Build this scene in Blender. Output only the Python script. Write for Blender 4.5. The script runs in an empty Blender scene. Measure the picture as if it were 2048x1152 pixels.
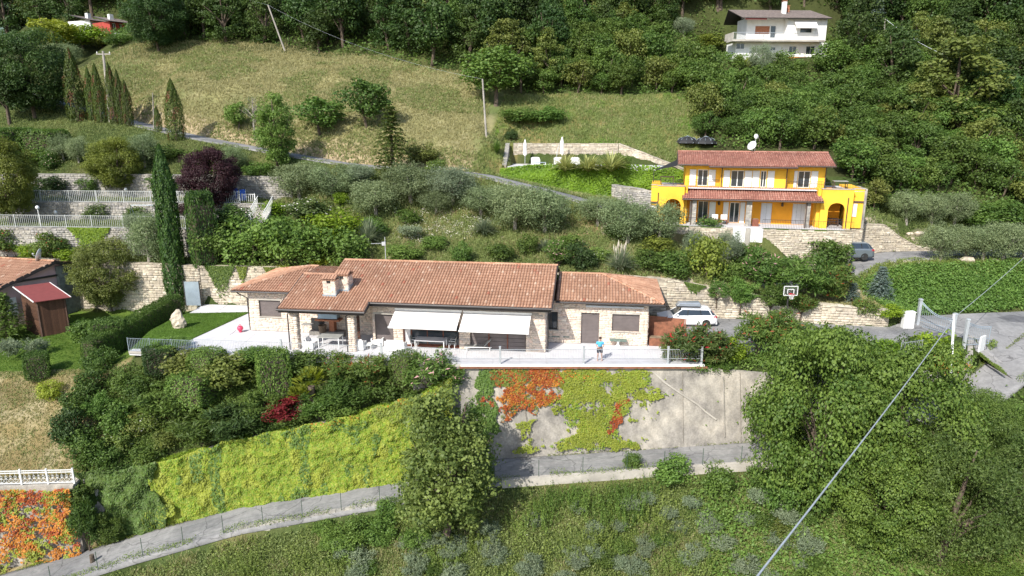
import bpy, math, random
import numpy as np
from mathutils import Vector, Matrix
from mathutils.geometry import delaunay_2d_cdt

random.seed(7)
RNG = np.random.default_rng(11)
SC = bpy.context.scene
COL = SC.collection
PI = math.pi

# --- camera
FPX, PITCH = 1365.0, math.radians(14.0)
CAM = np.array([0.0, -45.3, 16.8])
cd = bpy.data.cameras.new('camera'); cam = bpy.data.objects.new('camera', cd); COL.objects.link(cam)
cam.location = CAM; cam.rotation_euler = (PI/2 - PITCH, 0, 0)
cd.sensor_width = 36.0; cd.lens = 36.0*FPX/2048.0; cd.clip_start = 0.5; cd.clip_end = 9000
SC.camera = cam

# --- light
SUN_AZ, SUN_EL = math.radians(32), math.radians(41)
to_sun = Vector((-math.sin(SUN_AZ)*math.cos(SUN_EL), -math.cos(SUN_AZ)*math.cos(SUN_EL), math.sin(SUN_EL)))
w = bpy.data.worlds.new('World'); SC.world = w; w.use_nodes = True
nt = w.node_tree; nt.nodes.clear()
wo = nt.nodes.new('ShaderNodeOutputWorld'); bg = nt.nodes.new('ShaderNodeBackground'); sky = nt.nodes.new('ShaderNodeTexSky')
sky.sky_type = 'NISHITA'; sky.sun_disc = False; sky.sun_elevation = SUN_EL
sky.sun_rotation = math.atan2(to_sun.x, to_sun.y) % (2*PI)
sky.air_density = 1.0; sky.dust_density = 1.2; sky.ozone_density = 1.2
bg.inputs['Strength'].default_value = 0.15
nt.links.new(sky.outputs[0], bg.inputs[0]); nt.links.new(bg.outputs[0], wo.inputs[0])
sl = bpy.data.lights.new('sun', 'SUN'); sl.energy = 4.4; sl.angle = math.radians(0.53); sl.color = (1.0, 0.955, 0.88)
so = bpy.data.objects.new('sun', sl); COL.objects.link(so)
so.rotation_euler = (-to_sun).to_track_quat('-Z', 'Y').to_euler()
SC.view_settings.view_transform = 'Standard'; SC.view_settings.look = 'None'
SC.view_settings.exposure = 0.5; SC.view_settings.gamma = 1.0; SC.view_settings.use_curve_mapping = False
SC.cycles.max_bounces = 6; SC.cycles.transparent_max_bounces = 6; SC.cycles.transmission_bounces = 3
SC.cycles.diffuse_bounces = 3; SC.cycles.glossy_bounces = 2

# --- pixel <-> place
CP, SP = math.cos(PITCH), math.sin(PITCH)
def ray(u, v):
    a, b = (u-1024)/FPX, (576-v)/FPX
    return np.array([a, CP + b*SP, -SP + b*CP])
def P(u, v, y):
    d = ray(u, v); return CAM + d*((y-CAM[1])/d[1])
def PZ(u, v, z):
    d = ray(u, v); return CAM + d*((z-CAM[2])/d[2])
def proj(p):
    p = np.asarray(p, float) - CAM
    dep = p[..., 1]*CP - p[..., 2]*SP
    up = p[..., 1]*SP + p[..., 2]*CP
    return 1024 + FPX*p[..., 0]/dep, 576 - FPX*up/dep, dep
class Frame:                         # an upright frame turned about z (a facade's own axes)
    def __init__(s, o, deg):
        s.o = np.array(o, float); s.a = math.radians(deg)
        s.ex = np.array([math.cos(s.a), math.sin(s.a), 0]); s.ey = np.array([-math.sin(s.a), math.cos(s.a), 0])
    def at(s, u, v, yl):
        d = ray(u, v); q = s.o + s.ey*yl - CAM
        t = q.dot(s.ey)/d.dot(s.ey); p = CAM + d*t - s.o
        return p.dot(s.ex), p[2]
    def atz(s, u, v, zl):
        d = ray(u, v); t = (s.o[2]+zl-CAM[2])/d[2]; p = CAM + d*t - s.o
        return p.dot(s.ex), p.dot(s.ey)
    def w(s, x, y, z=0):
        return s.o + s.ex*x + s.ey*y + np.array([0, 0, z])

# --- objects, names, meshes
def setp(o, label=None, cat=None, group=None, kind=None):
    if label: o['label'] = label
    if cat: o['category'] = cat
    if group: o['group'] = group
    if kind: o['kind'] = kind
    return o
def thing(name, label, cat, loc=(0, 0, 0), rz=0.0, group=None):
    o = bpy.data.objects.new(name, None); COL.objects.link(o); o.location = [float(c) for c in loc]
    o.rotation_euler = (0, 0, rz); o.empty_display_size = 0.3
    return setp(o, label, cat, group)
def link(name, me, parent=None, m=None, loc=None, rz=0, sc=None, **kw):
    o = bpy.data.objects.new(name, me); COL.objects.link(o)
    if m is not None and len(me.materials) == 0: me.materials.append(m)
    if parent: o.parent = parent
    if loc is not None: o.location = [float(c) for c in loc]
    if rz: o.rotation_euler = (0, 0, rz)
    if sc is not None: o.scale = sc
    return setp(o, **kw)
def mesh_np(name, V, F, m=None, tint=None, smooth=False, col=None):
    V = np.asarray(V, np.float32); F = np.asarray(F, np.int32); k = F.shape[1]
    me = bpy.data.meshes.new(name)
    me.vertices.add(len(V)); me.vertices.foreach_set('co', V.ravel())
    me.loops.add(F.size); me.loops.foreach_set('vertex_index', F.ravel())
    me.polygons.add(len(F)); me.polygons.foreach_set('loop_start', np.arange(0, F.size, k, dtype=np.int32))
    if smooth: me.polygons.foreach_set('use_smooth', np.ones(len(F), bool))
    if tint is not None:
        a = me.attributes.new('tint', 'FLOAT', 'FACE'); a.data.foreach_set('value', np.asarray(tint, np.float32))
    if col is not None:
        c4 = np.ones((len(V), 4), np.float32); c4[:, :3] = col
        a = me.attributes.new('gcol', 'FLOAT_COLOR', 'POINT'); a.data.foreach_set('color', c4.ravel())
    if m: me.materials.append(m)
    me.update(calc_edges=True); return me
class MB:
    def __init__(s): s.v = []; s.f = []; s.t = []
    def add(s, vs, fs, t=None):
        b = len(s.v); s.v += [tuple(map(float, q)) for q in vs]
        s.f += [tuple(b+i for i in f) for f in fs]
        s.t += [random.random() if t is None else t]*len(fs); return s
    def box(s, x0, x1, y0, y1, z0, z1, t=None):
        return s.add([(x0,y0,z0),(x1,y0,z0),(x1,y1,z0),(x0,y1,z0),(x0,y0,z1),(x1,y0,z1),(x1,y1,z1),(x0,y1,z1)],
                     [(0,3,2,1),(4,5,6,7),(0,1,5,4),(1,2,6,5),(2,3,7,6),(3,0,4,7)], t)
    def hexa(s, lo, hi, t=None):
        n = len(lo)
        return s.add(list(lo)+list(hi), [tuple(range(n))[::-1], tuple(range(n, 2*n))] +
                     [(i, (i+1) % n, n+(i+1) % n, n+i) for i in range(n)], t)
    def tube(s, pts, r, n=6, cap=True, t=None):
        pts = [Vector(map(float, p)) for p in pts]; rs = r if isinstance(r, (list, tuple)) else [r]*len(pts)
        rings = []; up = Vector((0, 0, 1))
        for i, p in enumerate(pts):
            d = (pts[min(i+1, len(pts)-1)] - pts[max(i-1, 0)])
            d = d.normalized() if d.length > 1e-9 else up
            a = d.cross(up if abs(d.z) < .95 else Vector((1, 0, 0))).normalized(); b = d.cross(a)
            rings.append([p + (a*math.cos(2*PI*k/n) + b*math.sin(2*PI*k/n))*rs[i] for k in range(n)])
        vs = [q for rg in rings for q in rg]; fs = []
        for i in range(len(pts)-1):
            for k in range(n):
                fs.append((i*n+k, i*n+(k+1) % n, (i+1)*n+(k+1) % n, (i+1)*n+k))
        if cap: fs += [tuple(range(n))[::-1], tuple((len(pts)-1)*n+k for k in range(n))]
        return s.add(vs, fs, t)
    def bar(s, p0, p1, w_, h_, t=None):
        p0, p1 = Vector(map(float, p0)), Vector(map(float, p1)); d = (p1-p0).normalized()
        a = d.cross(Vector((0, 0, 1)) if abs(d.z) < .95 else Vector((0, 1, 0))).normalized(); b = a.cross(d)
        o = [a*w_/2+b*h_/2, -a*w_/2+b*h_/2, -a*w_/2-b*h_/2, a*w_/2-b*h_/2]
        return s.hexa([p0+q for q in o], [p1+q for q in o], t)
    def lathe(s, prof, c=(0, 0, 0), n=12, t=None):
        vs = []; fs = []
        for (r, z) in prof:
            for k in range(n):
                vs.append((c[0]+r*math.cos(2*PI*k/n), c[1]+r*math.sin(2*PI*k/n), c[2]+z))
        for i in range(len(prof)-1):
            for k in range(n): fs.append((i*n+k, i*n+(k+1) % n, (i+1)*n+(k+1) % n, (i+1)*n+k))
        fs += [tuple(range(n))[::-1], tuple((len(prof)-1)*n+k for k in range(n))]
        return s.add(vs, fs, t)
    def prism(s, poly, y0, y1, t=None):
        return s.hexa([(p[0], y0, p[1]) for p in poly], [(p[0], y1, p[1]) for p in poly], t)
    def slab(s, poly, z0, z1, t=None):
        return s.hexa([(p[0], p[1], z0) for p in poly], [(p[0], p[1], z1) for p in poly], t)
    def mesh(s, name, m=None, smooth=False):
        me = bpy.data.meshes.new(name); me.from_pydata(s.v, [], s.f)
        a = me.attributes.new('tint', 'FLOAT', 'FACE'); a.data.foreach_set('value', s.t)
        if smooth: me.polygons.foreach_set('use_smooth', [True]*len(me.polygons))
        if m: me.materials.append(m)
        me.update(); return me
    def build(s, name, m, parent=None, smooth=False, **kw):
        return link(name, s.mesh(name, m, smooth), parent, **kw)

# --- materials
MATS = {}
def nodes(name):
    m = bpy.data.materials.new(name); m.use_nodes = True; t = m.node_tree
    b = t.nodes['Principled BSDF']; return m, t, b
def N(t, kind, **kw):
    n = t.nodes.new(kind)
    for k, v in kw.items():
        if k in n.inputs: n.inputs[k].default_value = v
        else: setattr(n, k, v)
    return n
def c4(c): return (c[0], c[1], c[2], 1)
def vary(t, fac, c1, c2):
    mx = N(t, 'ShaderNodeMix', data_type='RGBA'); t.links.new(fac, mx.inputs[0])
    if isinstance(c1, bpy.types.NodeSocket): t.links.new(c1, mx.inputs[6])
    else: mx.inputs[6].default_value = c4(c1)
    if isinstance(c2, bpy.types.NodeSocket): t.links.new(c2, mx.inputs[7])
    else: mx.inputs[7].default_value = c4(c2)
    return mx.outputs[2]
def noise(t, scale, detail=4, rough=.6, coord=None):
    if coord is None:
        g = t.nodes.get('geo') or t.nodes.new('ShaderNodeNewGeometry'); g.name = 'geo'; coord = g.outputs['Position']
    n = N(t, 'ShaderNodeTexNoise', Scale=scale, Detail=detail, Roughness=rough); t.links.new(coord, n.inputs['Vector']); return n.outputs['Fac']
def ramp(t, fac, stops, interp='LINEAR'):
    r = t.nodes.new('ShaderNodeValToRGB'); r.color_ramp.interpolation = interp; e = r.color_ramp.elements
    while len(e) < len(stops): e.new(0.5)
    for i, (p, c) in enumerate(stops): e[i].position = p; e[i].color = c4(c) if not isinstance(c, (int, float)) else (c, c, c, 1)
    t.links.new(fac, r.inputs[0]); return r.outputs[0]
def rnd(t):
    a = N(t, 'ShaderNodeAttribute', attribute_name='tint'); o = t.nodes.new('ShaderNodeObjectInfo')
    s = N(t, 'ShaderNodeMath', operation='ADD'); f = N(t, 'ShaderNodeMath', operation='FRACT')
    t.links.new(a.outputs['Fac'], s.inputs[0]); t.links.new(o.outputs['Random'], s.inputs[1]); t.links.new(s.outputs[0], f.inputs[0])
    return f.outputs[0]
def bump(t, b, fac, strength=.4, dist=.02):
    n = N(t, 'ShaderNodeBump', Strength=strength, Distance=dist); t.links.new(fac, n.inputs['Height']); t.links.new(n.outputs[0], b.inputs['Normal'])
def mat(name, c, rough=.7, var=.15, scale=3.0, bmp=0.0, metal=0.0, spec=.5, fine=40.0):
    if name in MATS: return MATS[name]
    m, t, b = nodes(name)
    lo = [x*(1-var) for x in c]; hi = [min(1, x*(1+var)) for x in c]
    s1 = noise(t, scale); r1 = ramp(t, s1, [(.35, lo), (.65, hi)])
    s2 = noise(t, fine, 3); mx = N(t, 'ShaderNodeMix', data_type='RGBA', blend_type='MULTIPLY'); mx.inputs[0].default_value = min(1, var*2)
    t.links.new(r1, mx.inputs[6]); t.links.new(ramp(t, s2, [(.3, .7), (.7, 1.0)]), mx.inputs[7])
    t.links.new(mx.outputs[2], b.inputs['Base Color'])
    b.inputs['Roughness'].default_value = rough; b.inputs['Metallic'].default_value = metal; b.inputs['Specular IOR Level'].default_value = spec
    if bmp: bump(t, b, s2, bmp)
    MATS[name] = m; return m
def piece_mat(name, stops, rough=.85, scale=8.0, dirt=.35, bmp=.4, big=.25):
    """stone, tile or plank: every piece its own colour, grain and soiling over it"""
    m, t, b = nodes(name); r = ramp(t, rnd(t), stops)
    n1 = noise(t, scale, 5); n2 = noise(t, big, 3)
    mx = N(t, 'ShaderNodeMix', data_type='RGBA', blend_type='MULTIPLY'); mx.inputs[0].default_value = 1
    t.links.new(r, mx.inputs[6]); t.links.new(ramp(t, n1, [(.3, 1-dirt), (.7, 1.1)]), mx.inputs[7])
    m2 = N(t, 'ShaderNodeMix', data_type='RGBA', blend_type='MULTIPLY'); m2.inputs[0].default_value = 1
    t.links.new(mx.outputs[2], m2.inputs[6]); t.links.new(ramp(t, n2, [(.35, 1-dirt*.7), (.65, 1.08)]), m2.inputs[7])
    t.links.new(m2.outputs[2], b.inputs['Base Color']); b.inputs['Roughness'].default_value = rough
    b.inputs['Specular IOR Level'].default_value = .25
    if bmp: bump(t, b, n1, bmp, .03)
    MATS[name] = m; return m
def leaf_mat(name, lo, hi, flower=None, fl_at=.93, trans=.3, rough=.55, hue=.1):
    m = bpy.data.materials.new(name); m.use_nodes = True; t = m.node_tree; t.nodes.clear()
    out = t.nodes.new('ShaderNodeOutputMaterial'); a = N(t, 'ShaderNodeAttribute', attribute_name='tint')
    stops = [(0, lo), (.85, hi)] + ([(fl_at-.01, hi), (fl_at, flower)] if flower else [])
    r = ramp(t, a.outputs['Fac'], stops)
    o = t.nodes.new('ShaderNodeObjectInfo'); hs = t.nodes.new('ShaderNodeHueSaturation')
    mr = N(t, 'ShaderNodeMapRange'); mr.inputs['To Min'].default_value = 1-hue*2.2; mr.inputs['To Max'].default_value = 1+hue*2.2
    mh = N(t, 'ShaderNodeMapRange'); mh.inputs['To Min'].default_value = .5-hue*.14; mh.inputs['To Max'].default_value = .5+hue*.14
    ml = N(t, 'ShaderNodeMath', operation='MULTIPLY'); ml.inputs[1].default_value = 7.31
    fr = N(t, 'ShaderNodeMath', operation='FRACT'); t.links.new(o.outputs['Random'], ml.inputs[0]); t.links.new(ml.outputs[0], fr.inputs[0])
    t.links.new(o.outputs['Random'], mr.inputs[0]); t.links.new(fr.outputs[0], mh.inputs[0])
    t.links.new(mr.outputs[0], hs.inputs['Value']); t.links.new(mh.outputs[0], hs.inputs['Hue']); t.links.new(r, hs.inputs['Color'])
    p = t.nodes.new('ShaderNodeBsdfPrincipled'); p.inputs['Roughness'].default_value = rough; p.inputs['Specular IOR Level'].default_value = .3
    tr = t.nodes.new('ShaderNodeBsdfTranslucent'); mx = t.nodes.new('ShaderNodeMixShader'); mx.inputs[0].default_value = trans
    br = N(t, 'ShaderNodeHueSaturation', Saturation=1.1, Value=1.5)
    t.links.new(hs.outputs[0], br.inputs['Color']); t.links.new(br.outputs[0], tr.inputs[0])
    t.links.new(hs.outputs[0], p.inputs['Base Color']); t.links.new(p.outputs[0], mx.inputs[1]); t.links.new(tr.outputs[0], mx.inputs[2])
    t.links.new(mx.outputs[0], out.inputs[0]); MATS[name] = m; return m

M = dict(
 white=mat('white_paint', (.78,.78,.76), .45, .05, 2), plaster=mat('white_plaster', (.76,.76,.74), .85, .07, 1.2, .1),
 yellow=mat('yellow_plaster', (.88,.5,.05), .85, .13, .5, .15, 0, .3, 3), orange=mat('orange_plaster', (.72,.24,.03), .85, .08, 1, .1),
 pink=mat('pink_plaster', (.62,.42,.42), .85, .1, 1, .1), grey_metal=mat('grey_metal', (.42,.46,.5), .4, .08, 3, 0, .6),
 dark_metal=mat('dark_gutter_metal', (.05,.045,.045), .45, .1, 3, 0, .3), brown_metal=mat('brown_gutter_metal', (.08,.05,.04), .5, .1, 3),
 galv=mat('galvanised_steel', (.6,.63,.66), .45, .12, 2, 0, .5), shutter=mat('taupe_roller_shutter', (.15,.125,.12), .55, .1, 2),
 glass=mat('dark_window_glass', (.03,.04,.05), .08, .1, 2, 0, 0, .9), rust=mat('rusty_steel', (.25,.1,.055), .8, .35, 2.5, .2),
 bark=mat('bark', (.12,.09,.065), .95, .4, 6, .5), pale_bark=mat('pale_bark', (.3,.27,.23), .9, .3, 6, .4),
 asphalt=mat('worn_asphalt', (.26,.255,.25), .95, .24, .28, .4, 0, .2, 5), concrete=mat('pale_concrete', (.44,.41,.36), .9, .22, .6, .2, 0, .25, 9),
 fencewhite=mat('faded_white_fence', (.46,.48,.47), .5, .08, 2), tar=mat('dark_tar_patch', (.12,.12,.125), .95, .2, 1.5, .3), deck=mat('light_deck_slabs', (.6,.59,.6), .75, .07, .9, .06, 0, .3, 14), mortar=mat('mortar', (.3,.26,.21), .95, .2, 3, .2),
 lawn=mat('mown_lawn', (.085,.15,.022), .95, .3, .7, .4, 0, .1, 30), fabric=mat('white_awning_fabric', (.88,.85,.81), .8, .03, 1),
 cushion=mat('white_cushion', (.75,.73,.72), .85, .05, 3), wood=mat('dark_wood', (.075,.04,.028), .8, .3, 4, .2),
 redwood=mat('red_brown_wood', (.2,.065,.035), .7, .2, 4), table_grey=mat('grey_table_top', (.32,.32,.3), .6, .1, 3),
 skin=mat('skin', (.5,.3,.22), .6, .05), shirt=mat('sky_blue_cotton', (.09,.42,.68), .85, .06), shorts=mat('navy_cotton', (.012,.015,.035), .85, .06),
 hair=mat('brown_hair', (.05,.028,.018), .8, .1), blue=mat('blue_plastic', (.02,.1,.45), .5, .1), pinkplastic=mat('pink_red_plastic', (.75,.06,.13), .4, .1),
 rubber=mat('black_rubber', (.02,.02,.02), .8, .1), carwhite=mat('white_car_paint', (.8,.8,.8), .2, .02), cargrey=mat('grey_car_paint', (.15,.18,.205), .25, .03, 2, 0, .3),
 carglass=mat('car_glass', (.02,.03,.04), .05, .05, 2, 0, 0, .9), tail=mat('red_tail_light', (.5,.01,.02), .3, .05), black=mat('black_fabric', (.02,.02,.022), .7, .1),
 basket=mat('wicker', (.17,.12,.08), .9, .3, 20), pilaster=mat('grey_slate_stone', (.19,.21,.19), .8, .3, 3, .4), green_stone=mat('green_marble', (.14,.2,.17), .5, .2, 6), hoodblue=mat('pale_blue_enamel', (.4,.52,.6), .35, .06),
 pole=mat('weathered_pole', (.36,.33,.29), .85, .2, 2), rock=mat('pale_limestone', (.52,.45,.35), .9, .3, 2.5, .5), dirt=mat('dry_soil', (.3,.22,.14), .95, .3, 1.5, .4),
 red_roof=mat('red_felt_roof', (.2,.045,.042), .85, .08, 3), slate=mat('brown_grey_roof', (.19,.155,.14), .85, .25, 3, .3), redwall=mat('red_plaster', (.36,.05,.035), .85, .15, 1),
 brick=mat('orange_brick', (.42,.17,.09), .85, .2, 6), terrac=mat('orange_paint', (.7,.22,.03), .7, .15), lime_net=mat('green_blue_net', (.12,.26,.24), .8, .1),
 dish=mat('pale_dish', (.7,.7,.69), .5, .04), globe=mat('opal_globe', (.85,.85,.84), .25, .02), steelblue=mat('blue_grey_steel', (.35,.42,.48), .45, .1, 2, 0, .4),
 water=mat('pool_water', (.06,.2,.28), .06, .05, 3, 0, 0, .8), green_post=mat('green_fence_post', (.05,.09,.06), .6, .1), doorblue=mat('white_door', (.62,.64,.68), .6, .05))
TILE = piece_mat('clay_roof_tiles', [(0,(.36,.195,.125)),(.3,(.4,.225,.146)),(.6,(.42,.24,.155)),(.9,(.455,.265,.175)),(.975,(.56,.39,.28)),(.992,(.4,.15,.095))], .85, 10, .16, .3)
TILE2 = piece_mat('reddish_roof_tiles', [(0,(.32,.14,.105)),(.5,(.42,.19,.14)),(1,(.48,.25,.19))], .85, 10, .3, .3)
TILE3 = piece_mat('pale_clay_roof_tiles', [(0,(.42,.21,.125)),(.5,(.52,.29,.185)),(1,(.58,.34,.22))], .85, 10, .3, .3)
STONE = piece_mat('warm_facade_stone', [(0,(.56,.48,.4)),(.2,(.7,.58,.47)),(.4,(.64,.55,.47)),(.55,(.75,.62,.5)),(.7,(.5,.44,.39)),(.82,(.72,.55,.45)),(1,(.8,.71,.6))], .9, 6, .1)
STONEP = piece_mat('pale_garden_wall_stone', [(0,(.44,.38,.3)),(.3,(.54,.47,.36)),(.6,(.5,.44,.36)),(.85,(.62,.55,.42)),(1,(.7,.64,.52))], .92, 5, .3)
STONEG = piece_mat('grey_terrace_stone', [(0,(.3,.29,.27)),(.3,(.4,.38,.34)),(.6,(.46,.43,.37)),(.85,(.36,.34,.33)),(1,(.56,.52,.45))], .92, 5, .35)
PLANK = piece_mat('dark_shed_planks', [(0,(.07,.035,.022)),(1,(.13,.065,.04))], .8, 12, .3)

L = {}
def LM(k, *a, **kw): L[k] = leaf_mat('leaves_'+k, *a, **kw)
LM('forest', (.04,.082,.016), (.125,.19,.038), hue=.08)
LM('mid', (.06,.12,.022), (.165,.255,.052), hue=.07)
LM('dark', (.025,.052,.014), (.065,.11,.03), hue=.05)
LM('olive', (.105,.145,.06), (.255,.315,.155), hue=.06)
LM('silver', (.12,.16,.09), (.26,.31,.19), hue=.06)
LM('cypress', (.022,.055,.013), (.085,.15,.028), hue=.06)
LM('thuja', (.04,.075,.014), (.12,.155,.03), (.17,.075,.035), .9, hue=.08)
LM('lime', (.09,.17,.014), (.25,.37,.03), hue=.08)
LM('gold', (.075,.105,.018), (.235,.275,.045), hue=.07)
LM('yellowgreen', (.16,.205,.024), (.34,.385,.052), hue=.04)
LM('red', (.2,.035,.014), (.46,.12,.03), hue=.02)
LM('orangeleaf', (.3,.1,.015), (.6,.28,.04), hue=.02)
LM('purple', (.025,.01,.012), (.075,.03,.038), hue=.06)
LM('crimson', (.09,.01,.012), (.24,.03,.035), hue=.03)
LM('ochre', (.07,.1,.02), (.21,.235,.055), hue=.06)
LM('maple', (.05,.105,.018), (.175,.25,.046), hue=.03)
LM('cherry', (.045,.085,.018), (.145,.2,.05), hue=.03)
LM('oleander_pink', (.05,.105,.022), (.145,.23,.05), (.75,.42,.42), .94, hue=.05)
LM('oleander_red', (.04,.085,.02), (.13,.17,.045), (.55,.04,.04), .955, hue=.04)
LM('rose', (.035,.075,.015), (.1,.16,.03), (.75,.55,.45), .95, hue=.05)
LM('whiteflower', (.05,.09,.025), (.15,.2,.06), (.75,.73,.66), .88, hue=.05)
LM('weeds', (.085,.14,.028), (.235,.3,.07), (.7,.7,.62), .992, hue=.06)
LM('redtips', (.05,.1,.02), (.155,.215,.045), (.3,.07,.03), .86, hue=.05)
LM('bluespruce', (.09,.13,.11), (.22,.28,.24), hue=.03)
LM('blade', (.2,.24,.07), (.5,.5,.2), hue=.04)
LM('pampas', (.12,.16,.09), (.27,.31,.19), hue=.05)
LM('plume', (.6,.55,.45), (.78,.73,.63), hue=.02)
LM('drygrass', (.19,.19,.075), (.44,.41,.2), hue=.04)
LM('grass', (.105,.15,.04), (.275,.32,.11), hue=.04)
LM('lawnblade', (.06,.12,.018), (.12,.21,.03), hue=.04)
LM('wood', (.022,.05,.013), (.08,.13,.03), hue=.1)
LM('vine', (.07,.11,.025), (.2,.255,.065), hue=.03)
def boxes(name, m, parent, *bs):
    for b_ in bs: MB().box(*b_).build(name, m, parent)

def asphalt():
    m, t, b = nodes('cracked_asphalt'); g = t.nodes.new('ShaderNodeNewGeometry'); g.name = 'geo'
    base = ramp(t, noise(t, .22, 5, .6), [(.38,(.2,.2,.2)),(.47,(.245,.242,.238)),(.5,(.29,.285,.278)),(.62,(.255,.25,.245))])
    m1 = N(t, 'ShaderNodeMix', data_type='RGBA', blend_type='MULTIPLY'); m1.inputs[0].default_value = 1; t.links.new(base, m1.inputs[6]); t.links.new(ramp(t, noise(t, 2.5, 6, .75), [(.35, .78), (.65, 1.08)]), m1.inputs[7])
    w_ = t.nodes.new('ShaderNodeVectorMath'); w_.operation = 'ADD'; nz = N(t, 'ShaderNodeTexNoise', Scale=.9, Detail=3); t.links.new(g.outputs['Position'], nz.inputs['Vector']); t.links.new(g.outputs['Position'], w_.inputs[0]); t.links.new(nz.outputs['Color'], w_.inputs[1])
    v_ = N(t, 'ShaderNodeTexVoronoi', Scale=.3); v_.feature = 'DISTANCE_TO_EDGE'; t.links.new(w_.outputs[0], v_.inputs['Vector'])
    m2 = N(t, 'ShaderNodeMix', data_type='RGBA', blend_type='MULTIPLY'); m2.inputs[0].default_value = 1; t.links.new(m1.outputs[2], m2.inputs[6]); t.links.new(ramp(t, v_.outputs['Distance'], [(.0, .5), (.012, 1.0)]), m2.inputs[7])
    t.links.new(m2.outputs[2], b.inputs['Base Color']); b.inputs['Roughness'].default_value = .95; b.inputs['Specular IOR Level'].default_value = .2; bump(t, b, noise(t, 14, 3), .3, .02); return m
M['asphalt'] = asphalt()
# --- the lie of the land
PTS = []
def line(pts, step=1.4, store=True):
    out = []
    for a, b in zip(pts[:-1], pts[1:]):
        a, b = np.array(a, float), np.array(b, float); n = max(1, int(np.linalg.norm((b-a)[:2])/step))
        out += [a + (b-a)*i/n for i in range(n)]
    out.append(np.array(pts[-1], float))
    if store: PTS.extend(out)
    return out
def off(pts, dx, dy, dz=0): return [(p[0]+dx, p[1]+dy, p[2]+dz) for p in pts]
IE = [tuple(PZ(u, v, z)) for u, v, z in [(-420,1290,-14.6),(-150,1190,-13.4),(0,1150,-12.8),(140,1110,-12.1),(300,1062,-11),(500,1007,-9.6),(780,958,-8.4),
      (1000,917,-7.3),(1280,897,-6.6),(1540,880,-5.9),(1700,850,-4.8),(1820,812,-3.6),(1900,778,-2.9),(1985,712,-1.3),(2050,668,-.3)]]
def offset_line(pts, d):
    out = []
    for i, p in enumerate(pts):
        a = np.array(pts[max(0, i-1)]); b = np.array(pts[min(len(pts)-1, i+1)]); t = (b-a)[:2]; t /= np.linalg.norm(t)
        out.append((p[0]+t[1]*d, p[1]-t[0]*d, p[2]))
    return out
OE = offset_line(IE, 3.0)
IEd = line(IE); OEd = line(OE); line(offset_line(IE, 1.5))
line([(p[0], p[1]-.75, p[2]-1.05) for p in OE[:-1]])
line([(-70,-12,-18),(-35,-11.5,-15),(-22,-9.5,-12.2),(0,-9.5,-10.8),(20,-9.5,-10.6),(45,-9,-9.5),(80,-9,-8)], 3)
line([(-90,-30,-27),(0,-30,-22),(90,-30,-20)], 8)
WTOP = [(-26.5,-3.0,-6.7),(-25.0,-2.9,-6.3),(-19,-2.2,-4.8),(-12.5,-1.6,-3.6),(-6.3,-1.0,-2.0),(-3.3,0.0,-.35)]
IEx = np.array(IE)
line(off(WTOP, 0, .45)); line([(p[0], p[1]+.16, float(np.interp(p[0], IEx[:, 0], IEx[:, 2]))) for p in WTOP], 1.0)
line([(-3.3,.5,-.3),(17,.5,-.5),(24,.6,-1.2),(31,1.2,-1.0),(34.5,3.5,-.4),(36.5,6.2,-.1)])
line([(-2.5,.12,-7.5),(17,.12,-6.2),(24,.2,-5.0),(31,.8,-3.3),(34.8,3.0,-1.6)])
LWTOP = [(-62,-8,-8.4),(-45,-6.3,-7.4),(-34,-5.0,-6.7),(-29.2,-4.4,-6.9)]
line(off(LWTOP, 0, .4)); line([(p[0], p[1]+.16, float(np.interp(p[0], IEx[:, 0], IEx[:, 2]))) for p in LWTOP], 1.0)
line([(-28.9,-3.2,-7.0),(-26.8,-2.6,-6.9)]); line([(-28.9,-3.5,-11.4),(-26.8,-2.9,-11.1)])
line([(-60,3.6,-2.6),(-40,3.6,-2.0),(-31,3.2,-1.8)], 2.5); line([(-60,13,-1.4),(-42,13,-1.3),(-33.5,13,-1.25),(-31,8,-1.35)], 2.5)
line([(-60,17.2,-1.1),(-31,16.4,-1.1)], 2.5)
line([(-29.6,1.8,-2.2),(-27.5,0,-4.2)])
line([(-27.4,3.3,-.05),(-20,2.5,-.05),(-11,1.4,-.05),(-3.5,.6,-.05)]); line([(-27.4,2.6,-.9),(-20,1.8,-.9),(-11,.7,-.9),(-5,0,-1.0)])
line([(-27.6,5,-.05),(-28.3,10,-.05),(-28.6,15.9,-.05)]); line([(-20,6,-.05),(-10,6,-.05),(0,5,-.05),(10,3,-.05),(14,3,-.05)], 3)
line([(-26,10,-.05),(-15,10,-.05),(0,10,-.05),(12,8,-.05),(20,6,-.05),(27,5.5,-.05),(33,6.5,-.03)], 3)
line([(13,2.2,-.1),(20,2.5,-.1),(28,3.0,-.1)], 3)
RW = [(-46,17.8,3.9),(-28.8,16.2,3.5),(-27,16,3.5),(10,12.2,3.4),(13.4,11.9,3.25),(20,11.2,2.1),(26,9.8,1.6),(31.2,8.9,1.3)]
line(off(RW, 0, .55)); line([(p[0], p[1]+.1, -.05) for p in RW if p[0] > -29]); line([(p[0], p[1]+.1, -.9) for p in RW[:1]]+[(-29,16.3,-.9)])
line([(34,5,-.1),(40,2,-1.1),(60,0,-1.8)], 3); line([(32.5,9.5,-.02),(36,12,0),(45,12.8,.1),(70,13.5,.3)], 3); line([(37,8,-.05),(48,6,-.5),(70,6,-.5)], 4)
line([(38,-1.5,-2.6),(60,-4,-3.5)], 3); line([(40,-5,-5.5),(60,-8,-6.5)], 3)
line([(27.5,13.6,1.7),(30,14.6,1.7),(33,15.8,2.6),(36,16.7,3.2),(45,17.3,3.5),(55,17.6,3.7),(75,18,4)], 3)
line([(33.5,10.6,.5),(35,13,.3)])
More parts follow.
